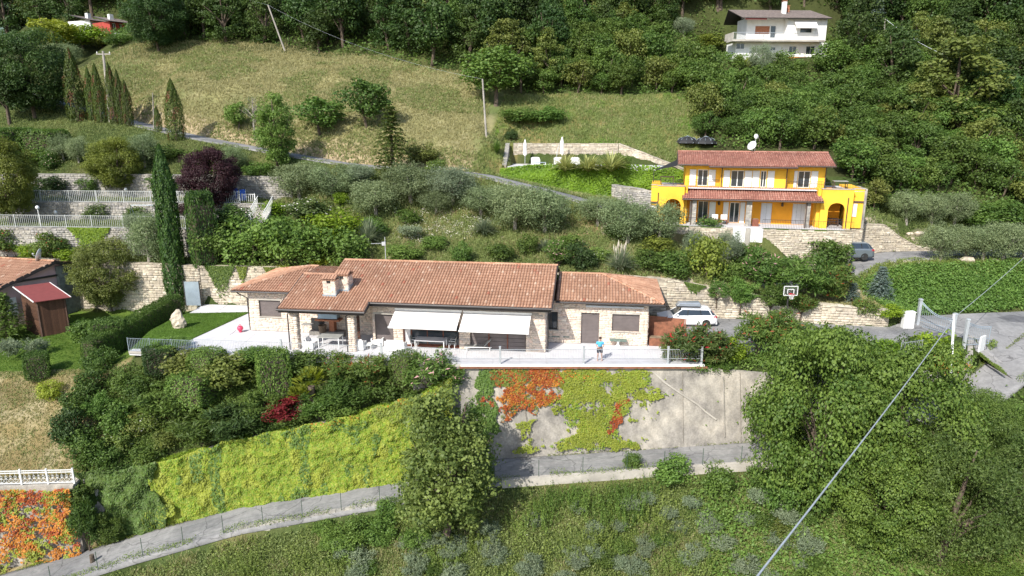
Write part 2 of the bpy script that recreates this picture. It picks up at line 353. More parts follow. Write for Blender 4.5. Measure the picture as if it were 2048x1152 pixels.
line([(24,17.6,3.2),(27,18.6,2.9),(31,20.8,3.2),(34,22.9,3.45),(42,23.6,3.7),(60,24.2,4)], 2.5); line([(23,15.6,1.9),(27,16.2,1.9),(30.5,17,2.2),(36,19.2,3.3),(46,20,3.6),(60,20.4,3.9)], 2.5)
line([(41,26.2,4.6),(46,27,4.8),(60,28,6)], 3)
line([(-24,20,4.6),(-10,18.5,4.9),(5,17,4.6),(15,16,4.2),(22,15.5,3.4)], 3); line([(-24,24,7.2),(-12,24,7.4),(0,22.5,6.7),(12,20.6,5.9)], 3)
YF = Frame(PZ(1695, 458, 6.4), -12.0)
for x, y in [(-19.5,-1.9),(-15,-1.9),(-8,-1.9),(-.2,-1.9),(-19.5,6),(-10,6),(0,6),(1.2,3.4),(1.3,1.5),(-.3,1),(-.25,-.5)]: PTS.append(YF.w(x, y, -.08))
line([tuple(YF.w(x, -2.7, z)) for x, z in [(-21,-2.0),(-15,-2.2),(-8,-2.4),(-3,-2.8),(-.5,-3.0)]])
line([tuple(YF.w(x, y, z)) for x, y, z in [(-20.5,8.5,4.6),(-10,8.5,4.4),(2,8.5,3.8),(6,10,2.2)]], 2.5)
line([tuple(YF.w(x, y, z)) for x, y, z in [(2.3,4.5,-.15),(4.6,5.1,-.2),(6.2,5.5,-1.4),(8.3,5.9,-2.4)]], 2)
line([tuple(YF.w(x, y, z)) for x, y, z in [(.5,-2.2,-3.1),(.5,.6,-2.95),(2.3,3.3,-2.95),(4.6,4.0,-2.9),(8.3,4.9,-2.8)]], 1.5); line([tuple(YF.w(x, y, z)) for x, y, z in [(3,7.4,1.2),(7,8,-.2),(11,9,-.9)]], 2)
LANE = [tuple(P(u, v, y)) for u, v, y in [(20,178,54),(60,189,50),(130,207,47),(215,232,43),(290,251,40),(400,276,36.5),(520,298,33.8),(610,314,32.2),(700,329,31.2),(800,337,30.2),(900,342,29.3),(975,352,28.8),(1050,371,27),(1150,396,25),(1240,424,23.5),(1290,444,22.6),(1340,462,21.2)]]
line(LANE, 2); LANE_L = offset_line(LANE, -1.3); LANE_R = offset_line(LANE, 1.3)
line(LANE_L, 2); line(LANE_R, 2); line([(p[0], p[1]+.9, p[2]+1.0) for p in LANE_L[2:10]], 2)
T1 = [(-60,20.2,6.75),(-50,19.5,6.6),(-40,19.1,6.55),(-31,18.9,6.5),(-25.5,18.7,6.4)]
T2 = [(-60,24.6,8.5),(-45,24.1,8.4),(-31,23.7,8.35),(-24.5,23.6,8.3)]
T3 = [(-60,28.9,10.9),(-45,28.5,10.9),(-31,28.2,10.8),(-23.5,28,10.6)]
line(off(T1, 0, .5)); line(off(T1, 0, .1, -2.6)); line(off(T2, 0, .5)); line([(p[0], p[1]+.1, q[2]+.02) for p, q in zip(T2, [T1[0],T1[2],T1[3],T1[4]])])
line(off(T3, 0, .5)); line([(p[0], p[1]+.1, q[2]+.02) for p, q in zip(T3, T2)])
line([(-60,32,12.6),(-45,32,12.6),(-34,31,12.4)], 3)
PF = Frame(PZ(1022, 333, 11.5), -3.0)
for yy in (.4, 1.8, 3.2, 4.7): line([tuple(PF.w(x, yy, -.05)) for x in (-.2, 12)], 1.0)
line([tuple(PF.w(x, .4, -.05)) for x in (12, 18)], 1.0); line([tuple(PF.w(x, y, -.05)) for x, y in ((12.2, 4.6), (15, 3.4), (18.5, 2.2))], 1.0)
for x, y in [(0,.4),(6,.4),(12,.4),(17,.4),(3,4.6),(12,4.6),(17,3),(9,2.5),(14,3.6),(14.5,.4),(0,4.8),(1.5,4.8),(4.5,4.8),(6,4.8),(7.5,4.8),(9,4.8),(10.5,4.8),(0,2.5),(3,2.5),(6,2.5),(12,2.5),(-.2,1.2),(-.2,3.6)]: PTS.append(PF.w(x, y, -.05))
line([tuple(PF.w(x, -.6, z)) for x, z in [(-1,-1.2),(5,-2.6),(12,-3.6),(17.5,-3.8)]]); line([tuple(PF.w(x, 5.6, 2.25)) for x in (-.5, 6, 12)])
line([tuple(PF.w(x, y, z)) for x, y, z in [(12.2,5.6,2.25),(15.5,4.6,1.2),(19,3.4,-.6),(21,2,-1.6)]])
line([tuple(PF.w(x, y, z)) for x, y, z in [(-.9,-.2,-.1),(-.9,2.6,1.3),(-.9,5.6,2.2)]])
line([tuple(P(u, v, y)) for u, v, y in [(130,140,66),(270,93,62),(400,93,61),(570,100,59.5),(640,116,58),(760,121,57),(820,143,54.5),(930,153,53),(1010,192,50),(1100,196,50),(1250,192,50),(1390,215,47)]], 3)
line([tuple(P(u, v, y)) for u, v, y in [(350,180,45),(500,190,44),(650,200,43),(800,215,42),(940,230,41),(1100,240,42.5),(1250,245,42.5),(1380,268,41)]], 3)
line([tuple(P(u, v, y)) for u, v, y in [(700,275,35),(850,285,34.5),(968,276,34.8)]], 3)
WF = Frame(P(1478, 120, 59), 3.0)
for x, y in [(-3,-3),(6,-3),(14,-3),(-3,9),(6,9),(14,9),(14,3),(-3,3),(6,3)]: PTS.append(WF.w(x, y, -.1))
line([tuple(P(u, v, y)) for u, v, y in [(1450,190,49),(1600,190,49.5),(1800,190,50),(2048,190,51)]], 4)
line([tuple(P(u, v, y)) for u, v, y in [(1500,290,36),(1700,300,35.5),(1850,330,35),(2048,340,36)]], 4)
line([tuple(P(u, v, y)) for u, v, y in [(1760,420,28.5),(1900,425,29),(2048,430,30)]], 4)
for x in range(-60, 121, 12):
    f = max(0, min(1, (x+150)/110))
    for y, z in [(72,34),(90,48),(115,66),(150,90),(200,118)]:
        PTS.append((x, y, 20+(z-20)*f if x < -42 else z + (x > 20)*(2)))
line([tuple(P(u, v, y)) for u, v, y in [(150,76,82),(215,74,82),(285,70,82)]], 3); line([tuple(P(u, v, y)) for u, v, y in [(150,60,91),(215,58,91),(285,55,91)]], 3)
for x, y, z in [(-72,66,27),(-92,70,25),(-125,80,18),(-110,110,33),(-135,130,28),(-95,140,52),(-160,60,0),(-75,35,14),(-90,35,10),(-75,15,0),(-95,0,-10),(-75,-8,-12),(-80,100,44),(-90,200,70),(-200,200,-20),(-200,0,-40),(-200,-40,-60),
                (90,15,6),(130,15,10),(90,0,-2),(130,0,-2),(90,-12,-8),(140,-40,-20),(90,40,24),(130,60,40),(140,120,70),(160,200,110),(75,32,14),(75,50,28),(-60,-40,-34),(200,-40,-20),(200,200,100),(0,-40,-26)]:
    PTS.append((x, y, z))
PT = np.array([tuple(p) for p in PTS], float)

_, idx = np.unique(np.round(PT[:, :2], 1), axis=0, return_index=True); PT = PT[idx]
r = delaunay_2d_cdt([Vector(p[:2]) for p in PT], [], [], 0, 1e-4)
tri = np.array([t for t in r[2]], int)
GV = np.array([[p.x, p.y] for p in r[0]]); GZ = np.array([PT[o[0], 2] for o in r[3]])
def axis(segs):
    out = [segs[0][0]]
    for a, b, s in segs: out += list(np.linspace(a, b, max(2, int(round((b-a)/s))+1))[1:])
    return np.array(out)
GX = axis([(-200,-64,5),(-64,-46,.7),(-46,42,.36),(42,70,.8),(70,200,5)]); GY = axis([(-40,-12,2),(-12,34,.26),(34,64,.5),(64,130,1.6),(130,200,5)])
ZZ = np.full((len(GY), len(GX)), np.nan)
for t in tri:
    (x1, y1), (x2, y2), (x3, y3) = GV[t]
    i0, i1 = np.searchsorted(GX, [min(x1,x2,x3)-1e-6, max(x1,x2,x3)+1e-6]); j0, j1 = np.searchsorted(GY, [min(y1,y2,y3)-1e-6, max(y1,y2,y3)+1e-6])
    if i0 == i1 or j0 == j1: continue
    X, Y = np.meshgrid(GX[i0:i1], GY[j0:j1]); d = (y2-y3)*(x1-x3)+(x3-x2)*(y1-y3)
    if abs(d) < 1e-9: continue
    a = ((y2-y3)*(X-x3)+(x3-x2)*(Y-y3))/d; b = ((y3-y1)*(X-x3)+(x1-x3)*(Y-y3))/d; c = 1-a-b
    ok = (a > -1e-6) & (b > -1e-6) & (c > -1e-6); sub = ZZ[j0:j1, i0:i1]; sub[ok] = (a*GZ[t[0]]+b*GZ[t[1]]+c*GZ[t[2]])[ok]
ZZ[np.isnan(ZZ)] = -30
def ground(x, y):
    x = np.clip(np.asarray(x, float), GX[0], GX[-1]-1e-6); y = np.clip(np.asarray(y, float), GY[0], GY[-1]-1e-6)
    i = np.clip(np.searchsorted(GX, x, 'right')-1, 0, len(GX)-2); j = np.clip(np.searchsorted(GY, y, 'right')-1, 0, len(GY)-2)
    fx = (x-GX[i])/(GX[i+1]-GX[i]); fy = (y-GY[j])/(GY[j+1]-GY[j])
    return (ZZ[j, i]*(1-fx)+ZZ[j, i+1]*fx)*(1-fy) + (ZZ[j+1, i]*(1-fx)+ZZ[j+1, i+1]*fx)*fy
def hit(u, v, y0=-12.0, y1=150.0):
    d = ray(u, v); ys = np.arange(y0, y1, .15); t = (ys-CAM[1])/d[1]; p = CAM + d*t[:, None]
    below = np.nonzero(p[:, 2] < ground(p[:, 0], p[:, 1]))[0]
    k = below[0] if len(below) else len(ys)-1
    q = p[k]; return np.array([q[0], q[1], float(ground(q[0], q[1]))])
def inpoly(poly, x, y):
    x = np.asarray(x); y = np.asarray(y); c = np.zeros(x.shape, bool); n = len(poly)
    for i in range(n):
        (xi, yi), (xj, yj) = poly[i], poly[i-1]
        c ^= ((yi > y) != (yj > y)) & (x < (xj-xi)*(y-yi)/((yj-yi) or 1e-9)+xi)
    return c
def dist_line(pts, X, Y):
    best = np.full(X.shape, 1e9); bz = np.zeros(X.shape)
    for a, b in zip(pts[:-1], pts[1:]):
        a, b = np.array(a), np.array(b); d = (b-a)[:2]; L2 = d.dot(d)
        t = np.clip(((X-a[0])*d[0]+(Y-a[1])*d[1])/L2, 0, 1)
        q = np.hypot(X-a[0]-d[0]*t, Y-a[1]-d[1]*t); m_ = q < best; best[m_] = q[m_]; bz[m_] = (a[2]+(b[2]-a[2])*t)[m_]
    return best, bz
XX, YY = np.meshgrid(GX, GY)
def vnoise(x, y, s, seed=0):
    g = np.random.default_rng(seed).random((64, 64)); x = np.asarray(x)/s; y = np.asarray(y)/s
    i = np.floor(x).astype(int); j = np.floor(y).astype(int); fx = x-i; fy = y-j; fx = fx*fx*(3-2*fx); fy = fy*fy*(3-2*fy)
    G = lambda a, b: g[b % 64, a % 64]
    return (G(i,j)*(1-fx)+G(i+1,j)*fx)*(1-fy)+(G(i,j+1)*(1-fx)+G(i+1,j+1)*fx)*fy
MIDL = offset_line(IE, 1.5)
dl, zl = dist_line(MIDL, XX, YY); du, zu = dist_line(LANE, XX, YY)
UPD = [(22.5,15.6,1.85),(27,16.4,1.95),(30.5,17.6,2.3),(34,20.0,3.2),(38,21.3,3.5),(48,21.9,3.7),(64,22.3,4.0)]
dd, zd = dist_line(UPD, XX, YY)
UZ, VZ, _ = proj(np.stack([XX, YY, ZZ], -1))
flat = inpoly([(-29.5,2),(-29.5,16.5),(12,13),(32,9.5),(37,13),(70,14),(70,0),(34,1),(17,-.3),(-3,-.5)], XX, YY)
flat |= inpoly([tuple(PF.w(*q)[:2]) for q in ((-1,-.6),(19,-.6),(19,3),(13,6),(-1,6))], XX, YY) | inpoly([tuple(YF.w(*q)[:2]) for q in ((-20,-2.2),(2,-2.2),(2,6.5),(-20,6.5))], XX, YY)
rough_w = np.clip(np.minimum(dl-1.8, np.minimum(du-1.8, dd-2.0))/2, 0, 1)*(~flat)
ZN = (vnoise(XX, YY, 2.3, 3)-.5)*.35 + (vnoise(XX, YY, .8, 4)-.5)*.12 + (vnoise(XX, YY, 7, 5)-.5)*.5*(YY > 36)
ZZ = ZZ + ZN*rough_w
low = lambda z, lim: np.where(z < lim, z, lim)
ZZ = np.where(dl < 1.75, low(ZZ, zl-.13), ZZ); ZZ = np.where(du < 1.5, low(ZZ, zu-.13), ZZ); ZZ = np.where(dd < 2.3, low(ZZ, zd-.13), ZZ)
def mixc(a, b, f): return a + (np.array(b)-a)*f[..., None]
n1 = vnoise(XX, YY, 3.1, 8); n2 = vnoise(XX, YY, .9, 9); n3 = vnoise(XX, YY, 9, 10); n4 = vnoise(XX, YY, 1.7, 12)
GC = np.zeros(XX.shape+(3,))+np.array((.06,.085,.025))
GC = mixc(GC, (.16,.15,.06), np.clip((n1-.5)*3, 0, 1)*.6)
MEADOW = [(90,175),(262,85),(420,82),(580,90),(640,105),(770,112),(830,130),(940,145),(1010,185),(985,260),(975,276),(935,345),(900,345),(700,330),(290,255),(120,215)]
mead = inpoly(MEADOW, UZ, VZ) & (YY > 28) & (YY < 68)
GC = np.where(mead[..., None], mixc(mixc(np.zeros(GC.shape)+np.array((.25,.235,.105)), (.15,.185,.065), np.clip((n1*.6+n3*.6-.5)*2.4, 0, 1)), (.4,.35,.2), np.clip((n2-.55)*2, 0, 1)*.6), GC)
GRN = [(985,262),(1010,190),(1400,190),(1400,300),(1330,330),(1230,290),(1045,288),(1020,330),(1000,372),(930,345)]
gz = inpoly(GRN, UZ, VZ) & (YY > 27) & (YY < 60)
GC = np.where(gz[..., None], mixc(mixc(np.zeros(GC.shape)+np.array((.13,.165,.045)), (.08,.17,.02), np.clip((.45-n1)*4+(UZ < 1040)*.6, 0, 1)), (.27,.2,.09), np.clip((n2*.6+n3*.5-.5)*3, 0, 1)*.7), GC)
slope = (YY > 12) & (YY < 24) & (XX > -24) & (XX < 26)
GC = np.where(slope[..., None], mixc(mixc(np.zeros(GC.shape)+np.array((.11,.13,.04)), (.32,.23,.12), np.clip((n1-.48)*4, 0, 1)*.85), (.4,.35,.26), np.clip((n2*n1-.45)*6, 0, 1)), GC)
nb = (XX < -28.6) & (YY > -6) & (YY < 17)
dry = np.clip((3.8-YY)*1.2, 0, 1)
GC = np.where(nb[..., None], mixc(mixc(np.zeros(GC.shape)+np.array((.11,.17,.03)), (.25,.195,.09), dry), (.34,.29,.17), dry*np.clip((n2*.6+n1*.5-.5)*3, 0, 1)), GC)
fore = (YY < -3.5) & (XX > -24)
GC = np.where(fore[..., None], mixc(mixc(np.zeros(GC.shape)+np.array((.08,.11,.035)), (.22,.18,.085), np.clip((n1-.55)*3, 0, 1)*.7), (.05,.09,.02), np.clip((.4-n3)*4, 0, 1)), GC)
GC = np.where(((du < 3.4) & (du > 1.2) & (YY > LANE[6][1]-3) & mead)[..., None], mixc(GC, (.42,.33,.21), np.clip(.9-(du-2)*.3, 0, 1)), GC)
bank = (YY < 4) & (YY > -3.5) & (XX < -4) & (XX > -28)
GC = np.where(bank[..., None], mixc(np.zeros(GC.shape)+np.array((.085,.1,.035)), (.3,.24,.16), np.clip((n1-.55)*4, 0, 1)*.5), GC)
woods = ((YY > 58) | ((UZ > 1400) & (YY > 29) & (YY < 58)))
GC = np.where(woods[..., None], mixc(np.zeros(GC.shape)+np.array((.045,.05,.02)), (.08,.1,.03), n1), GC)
dr = ((dd < 4.5) & (dd > 1.9) & (XX > 30)); GC = np.where(dr[..., None], mixc(GC, (.4,.34,.25), np.clip(n2*1.2, 0, 1)), GC)
GC = np.clip(GC*(.8+.4*n4[..., None]), 0, 1)
nx, ny = len(GX), len(GY)
V = np.stack([XX, YY, ZZ], -1).reshape(-1, 3)
ii, jj = np.meshgrid(np.arange(nx-1), np.arange(ny-1)); q = (jj*nx+ii).ravel()
F = np.stack([q, q+1, q+1+nx, q+nx], 1)
gm, t, b = nodes('hillside_earth'); ga = N(t, 'ShaderNodeAttribute', attribute_name='gcol')
f1 = noise(t, 2.2, 6, .7); f2 = noise(t, 14, 4, .7)
mx = N(t, 'ShaderNodeMix', data_type='RGBA', blend_type='MULTIPLY'); mx.inputs[0].default_value = 1
t.links.new(ga.outputs['Color'], mx.inputs[6]); t.links.new(ramp(t, f2, [(.3, .62), (.7, 1.15)]), mx.inputs[7])
mx2 = N(t, 'ShaderNodeMix', data_type='RGBA', blend_type='MULTIPLY'); mx2.inputs[0].default_value = .7
t.links.new(mx.outputs[2], mx2.inputs[6]); t.links.new(ramp(t, f1, [(.35, .75), (.65, 1.2)]), mx2.inputs[7])
t.links.new(mx2.outputs[2], b.inputs['Base Color']); b.inputs['Roughness'].default_value = 1; b.inputs['Specular IOR Level'].default_value = .1
bump(t, b, f2, .8, .08)
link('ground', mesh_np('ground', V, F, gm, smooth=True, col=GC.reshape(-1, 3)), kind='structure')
mv = []; mf = []; nxm, nym = 60, 24
for j in range(nym+1):
    for i in range(nxm+1):
        x = -3200+3400*i/nxm; y = 900+1400*j/nym; s = math.sin(PI*min(1, j/nym*1.0))
        z = -80+ s*(520+90*math.sin(i*.31)+60*math.sin(i*.83+j*.5)+25*random.random())*min(1, .55+.45*i/nxm)
        mv.append((x, y, z))
for j in range(nym):
    for i in range(nxm): k = j*(nxm+1)+i; mf.append((k, k+1, k+nxm+2, k+nxm+1))
mm, t, b = nodes('far_forest'); t.links.new(ramp(t, noise(t, .03, 8, .75), [(.35,(.03,.055,.045)),(.65,(.085,.125,.1))]), b.inputs['Base Color']); b.inputs['Roughness'].default_value = 1  # bluish-green cast paints the haze of distance into the forest colour
link('distant_hill', mesh_np('distant_hill', mv, mf, mm, smooth=True), kind='structure')

# --- roads, drives, deck
def strip(name, L1, L2, m, th=.3, up=0.0, sub=10, kind='structure'):
    a = line(L1, 1.2, False); b = line(L2, 1.2, False); n = max(len(a), len(b)) if len(L1) == len(L2) else 0
    def res(pts, n):
        pts = np.array(pts); d = np.r_[0, np.cumsum(np.linalg.norm(np.diff(pts[:, :2], axis=0), axis=1))]; s = np.linspace(0, d[-1], n)
        return np.stack([np.interp(s, d, pts[:, k]) for k in range(3)], 1)
    n = max(len(a), len(b)); a = res(L1 if len(L1) == len(L2) else a, n); b = res(L2 if len(L1) == len(L2) else b, n)
    rows = [a-[0,0,th]] + [a+(b-a)*k/sub for k in range(sub+1)] + [b-[0,0,th]]
    V = np.stack(rows, 1); V[:, 1:-1, 2] += up; k = V.shape[1]; V = V.reshape(-1, 3)
    i, j = np.meshgrid(np.arange(n-1), np.arange(k-1)); q = (i*k+j).ravel()
    return link(name, mesh_np(name, V, np.stack([q, q+k, q+k+1, q+1], 1), m, smooth=False), kind=kind)
strip('lower_road', IE, offset_line(IE, 3.3), M['asphalt'], up=.02)
strip('upper_lane', LANE_L, LANE_R, M['asphalt'], th=1.2, up=.02)
strip('upper_driveway', offset_line(UPD, -1.9), offset_line(UPD, 1.9), M['asphalt'], up=.03)
def sheet(name, poly, z, m, th=.25, **kw):
    mb = MB(); mb.slab(poly, z-th, z, .5); return mb.build(name, m, kind='structure', **kw)
RX = np.linspace(31.2, 74, 60); RYf = np.linspace(-3, 14.5, 40); rx, ry = np.meshgrid(RX, RYf)
front = np.interp(RX, [31.2,34,36.0,37.2,38.5,42,74], [6.0,7.0,5.8,1.0,-2.0,-3.5,-7]); back = np.interp(RX, [31.2,33,36,45,74], [8.6,9.6,11.8,12.6,13.4])
tt = np.linspace(0, 1, 24)[:, None]; ry = front+(back-front)*tt; rx = np.tile(RX, (24, 1)); rz = ground(rx, ry)
rz = np.maximum.reduce([rz, ground(rx+.3, ry), ground(rx-.3, ry), ground(rx, ry+.3), ground(rx, ry-.3)])+.05
q = (np.arange(23)[:, None]*60+np.arange(59)).ravel()
link('street', mesh_np('street', np.stack([rx, ry, rz], -1).reshape(-1, 3), np.stack([q, q+1, q+61, q+60], 1), M['asphalt'], smooth=True), kind='structure')
sheet('driveway', [(12.6,1.6),(31.4,4.6),(31.4,8.7),(26,9.6),(20,11.0),(13.4,11.9),(8,12.2),(8,9)], .0, M['asphalt'])
# --- masonry, roofs, fences
def sub_iv(a, b, cuts):
    out = [(a, b)]
    for c, d in cuts:
        out = [(p, q_) for (p, q0) in out for (p, q_) in ((p, min(q0, c)), (max(p, d), q0)) if q_ - p > .04]
    return out
def courses(x0, x1, z0, z1, hr=(.14, .24), lr=(.25, .6), holes=(), top=None, bot=None):
    out = []; z = z0
    while z < z1-.04:
        h = min(random.uniform(*hr), z1-z)
        if z1-(z+h) < .06: h = z1-z
        cuts = [(a, b) for (a, b, c, d) in holes if z+h > c+.02 and z < d-.02]
        for a, b in sub_iv(x0, x1, cuts):
            x = a
            while x < b-.02:
                l = min(random.uniform(*lr), b-x)
                if b-(x+l) < .12: l = b-x
                xm = x+l/2
                if (top is None or z+h*.7 <= top(xm)) and (bot is None or z+h >= bot(xm)):
                    zt = z+h if top is None else min(z+h, top(xm))
                    zc = [(c, d) for (p, q_, c, d) in holes if p < xm < q_ and c < zt and d > z]
                    out.append((x, x+l, z, zt))
                x += l
        z += h
    return out
UNIT = {}
def unit_stone(m):
    if m.name not in UNIT:
        ms = []
        for k in range(4):
            j = lambda s=.07: random.uniform(-s, s)*.5
            lo = [(-.5, 0, -.5), (.5, 0, -.5), (.5, 0, .5), (-.5, 0, .5)]
            hi = [(-.45+j(), -1+j(1.2), -.43+j()), (.45+j(), -1+j(1.2), -.43+j()), (.45+j(), -1+j(1.2), .43+j()), (-.45+j(), -1+j(1.2), .43+j())]
            mb = MB(); mb.v = lo+hi; mb.f = [(4, 5, 6, 7), (0, 1, 5, 4), (1, 2, 6, 5), (2, 3, 7, 6), (3, 0, 4, 7)]; mb.t = [0]*5
            ms.append(mb.mesh('stone', m))
        UNIT[m.name] = ms
    return UNIT[m.name]
def lay_stones(rects, parent, m, indiv=300, gap=.012, depth=.05):
    """rects: (origin, angle, x0, x1, z0, z1); the largest become single stones, the rest one joined part"""
    rects = sorted(rects, key=lambda r_: -(r_[3]-r_[2])*(r_[5]-r_[4])); un = unit_stone(m)
    for k, (o, a, x0, x1, z0, z1) in enumerate(rects[:indiv]):
        c = ((x0+x1)/2, 0, (z0+z1)/2)
        loc = (o[0]+c[0]*math.cos(a), o[1]+c[0]*math.sin(a), o[2]+c[2])
        link('stone', un[k % 4], parent, loc=loc, rz=a, sc=(x1-x0-gap, depth*random.uniform(.5, 1.3), z1-z0-gap))
    rest = rects[indiv:]
    if rest:
        R = np.array([[r_[0][0], r_[0][1], r_[0][2], r_[1], r_[2], r_[3], r_[4], r_[5]] for r_ in rest]); n = len(R); rg = RNG
        xa, xb, za, zb = R[:, 4]+gap/2, R[:, 5]-gap/2, R[:, 6]+gap/2, R[:, 7]-gap/2; dp = depth*rg.uniform(.4, 1.4, n)
        X = np.stack([xa, xb, xb, xa], 1); Zc = np.stack([za, za, zb, zb], 1)
        ji = .06*(xb-xa)[:, None]*np.array([1, -1, -1, 1]); jz = .08*(zb-za)[:, None]*np.array([1, 1, -1, -1])
        lx = np.concatenate([X, X+ji], 1)+rg.uniform(-.008, .008, (n, 8)); lz = np.concatenate([Zc, Zc+jz], 1)+rg.uniform(-.008, .008, (n, 8))
        ly = np.concatenate([np.zeros((n, 4)), -dp[:, None]+rg.uniform(-.012, .012, (n, 4))], 1)
        ca, sa = np.cos(R[:, 3])[:, None], np.sin(R[:, 3])[:, None]
        V_ = np.stack([R[:, 0:1]+lx*ca-ly*sa, R[:, 1:2]+lx*sa+ly*ca, R[:, 2:3]+lz], -1).reshape(-1, 3)
        f = np.array([(4, 5, 6, 7), (0, 1, 5, 4), (1, 2, 6, 5), (2, 3, 7, 6), (3, 0, 4, 7)])
        F_ = (np.arange(n)[:, None, None]*8+f).reshape(-1, 4)
        link('stone', mesh_np('stone', V_, F_, m, tint=np.repeat(rg.random(n), 5)), parent, kind='stuff')
def stone_wall(name, label, pts, zf, m=STONEP, th=.5, hr=(.14, .26), lr=(.25, .65), indiv=200, cap=True, cat='stone wall', group=None, zbase=None):
    """pts: (x, y, top); zf(x, y) foot level"""
    root = thing(name, label, cat, (pts[0][0], pts[0][1], 0), 0, group); o0 = np.array([pts[0][0], pts[0][1]])
    core = MB(); rects = []; cp = MB()
    for a, b in zip(pts[:-1], pts[1:]):
        d = np.array(b[:2])-np.array(a[:2]); L_ = float(np.linalg.norm(d)); ang = math.atan2(d[1], d[0]); u_ = d/L_; nrm = np.array([-u_[1], u_[0]])
        fa, fb = float(zf(*a[:2])), float(zf(*b[:2])); A = np.array(a[:2])-o0; B = np.array(b[:2])-o0
        lo = [(A[0], A[1], fa-.4), (B[0], B[1], fb-.4), (B[0]+nrm[0]*th, B[1]+nrm[1]*th, fb-.4), (A[0]+nrm[0]*th, A[1]+nrm[1]*th, fa-.4)]
        hi = [(p[0], p[1], z) for p, z in zip(lo, (a[2], b[2], b[2], a[2]))]; core.hexa(lo, hi, .3)
        tp = lambda x, a=a, b=b, L_=L_: a[2]+(b[2]-a[2])*x/L_
        bt = lambda x, fa=fa, fb=fb, L_=L_: fa+(fb-fa)*x/L_-.1
        for (x0, x1, z0, z1) in courses(0, L_, min(fa, fb)-.15, max(a[2], b[2]), hr, lr, top=tp, bot=bt):
            rects.append(((A[0], A[1], 0), ang, x0, x1, z0, z1))
        if cap:
            n = max(1, int(L_/.55))
            for k in range(n):
                s0, s1 = k/n, (k+1)/n; w0 = A+(B-A)*s0; w1 = A+(B-A)*(s1-.02/L_); z0 = a[2]+(b[2]-a[2])*s0; z1 = a[2]+(b[2]-a[2])*s1; h = random.uniform(.05, .1)
                q0 = w0-nrm*.06; q1 = w1-nrm*.06; q2 = w1+nrm*(th+.03); q3 = w0+nrm*(th+.03)
                cp.hexa([(q0[0],q0[1],z0+.003),(q1[0],q1[1],z1+.003),(q2[0],q2[1],z1+.003),(q3[0],q3[1],z0+.003)], [(q0[0],q0[1],z0+h),(q1[0],q1[1],z1+h),(q2[0],q2[1],z1+h),(q3[0],q3[1],z0+h)])
    core.build('wall_core', M['mortar'], root)
    if cap: cp.build('coping', m, root, kind='stuff')
    lay_stones(rects, root, m, indiv); return root
def facade(parent, x0, x1, y, z0, z1, holes, m, th=.3, stone=None, name='wall', indiv=0, fr=None, hr=(.1, .18), lr=(.22, .55), rects_out=None):
    """upright wall in the parent's own axes, openings left open"""
    xs = sorted({x0, x1, *[h[0] for h in holes], *[h[1] for h in holes]}); zs = sorted({z0, z1, *[h[2] for h in holes], *[h[3] for h in holes]})
    mb = MB()
    for a, b in zip(xs[:-1], xs[1:]):
        for c, d in zip(zs[:-1], zs[1:]):
            xm, zm = (a+b)/2, (c+d)/2
            if x0 < xm < x1 and z0 < zm < z1 and not any(h[0] < xm < h[1] and h[2] < zm < h[3] for h in holes): mb.box(a, b, y, y+th, c, d, .5)
    o = mb.build(name, m, parent)
    if rects_out is not None:
        for r_ in courses(x0, x1, z0, z1, hr, lr, holes): rects_out.append(((0, y, 0), 0, *r_))
    return o
def side_stones(x, y0, y1, z0, z1, rects_out, right=True, hr=(.1, .18), lr=(.22, .55)):
    for (a, b, c, d) in courses(0, y1-y0, z0, z1, hr, lr):
        rects_out.append(((x, y0, 0), PI/2, a, b, c, d) if right else ((x, y1, 0), -PI/2, a, b, c, d))
def roof_plane(parent, P0, ex, et, poly, m, name='roof', th=.14, pitch=.225, row=.4, tiles=True, label=None, under=None):
    P0, ex, et = np.array(P0, float), np.array(ex, float), np.array(et, float); ex /= np.linalg.norm(ex); et /= np.linalg.norm(et); nn = np.cross(ex, et)
    pt = lambda s, t_, h=0: P0+ex*s+et*t_+nn*h
    mb = MB(); mb.hexa([pt(s, t_, -th) for s, t_ in poly], [pt(s, t_) for s, t_ in poly], .12)
    deck = mb.build(name, under or M['dark_metal'], parent)
    pan = MB(); pan.add([pt(s, t_, .004) for s, t_ in poly], [tuple(range(len(poly)))], .1); pan.build('under_tile', m, deck)
    if not tiles: return deck
    ps = np.array(poly); S = np.arange(ps[:, 0].min()+pitch/2, ps[:, 0].max(), pitch); T = np.arange(ps[:, 1].min(), ps[:, 1].max(), row)
    s, t_ = np.meshgrid(S, T); s = s.ravel(); t_ = t_.ravel(); ok = inpoly(poly, s, t_+row*.5); s = s[ok]; t_ = t_[ok]; n = len(s)
    ph = np.linspace(0, PI, 5); r_ = pitch*.47
    V_ = np.zeros((n, 10, 3)); jit = RNG.uniform(-.008, .008, n); l0 = RNG.uniform(.0, .02, n)
    for e, (tt_, hh, rr) in enumerate([(-.02, .028, 1.0), (row*1.02, .004, .88)]):
        for k in range(5):
            V_[:, e*5+k] = P0+ex*(s+jit+math.cos(ph[k])*r_*rr)[:, None]+et*(t_+tt_-(l0 if e == 0 else 0))[:, None]+nn*(hh+math.sin(ph[k])*r_*.95*rr)
    f = np.array([(k, k+1, k+6, k+5) for k in range(4)]); F_ = (np.arange(n)[:, None, None]*10+f).reshape(-1, 4)
    link('tile', mesh_np('tile', V_.reshape(-1, 3), F_, m, tint=np.repeat(RNG.random(n)**1.0*.999, 4)), deck, kind='stuff')
    return deck
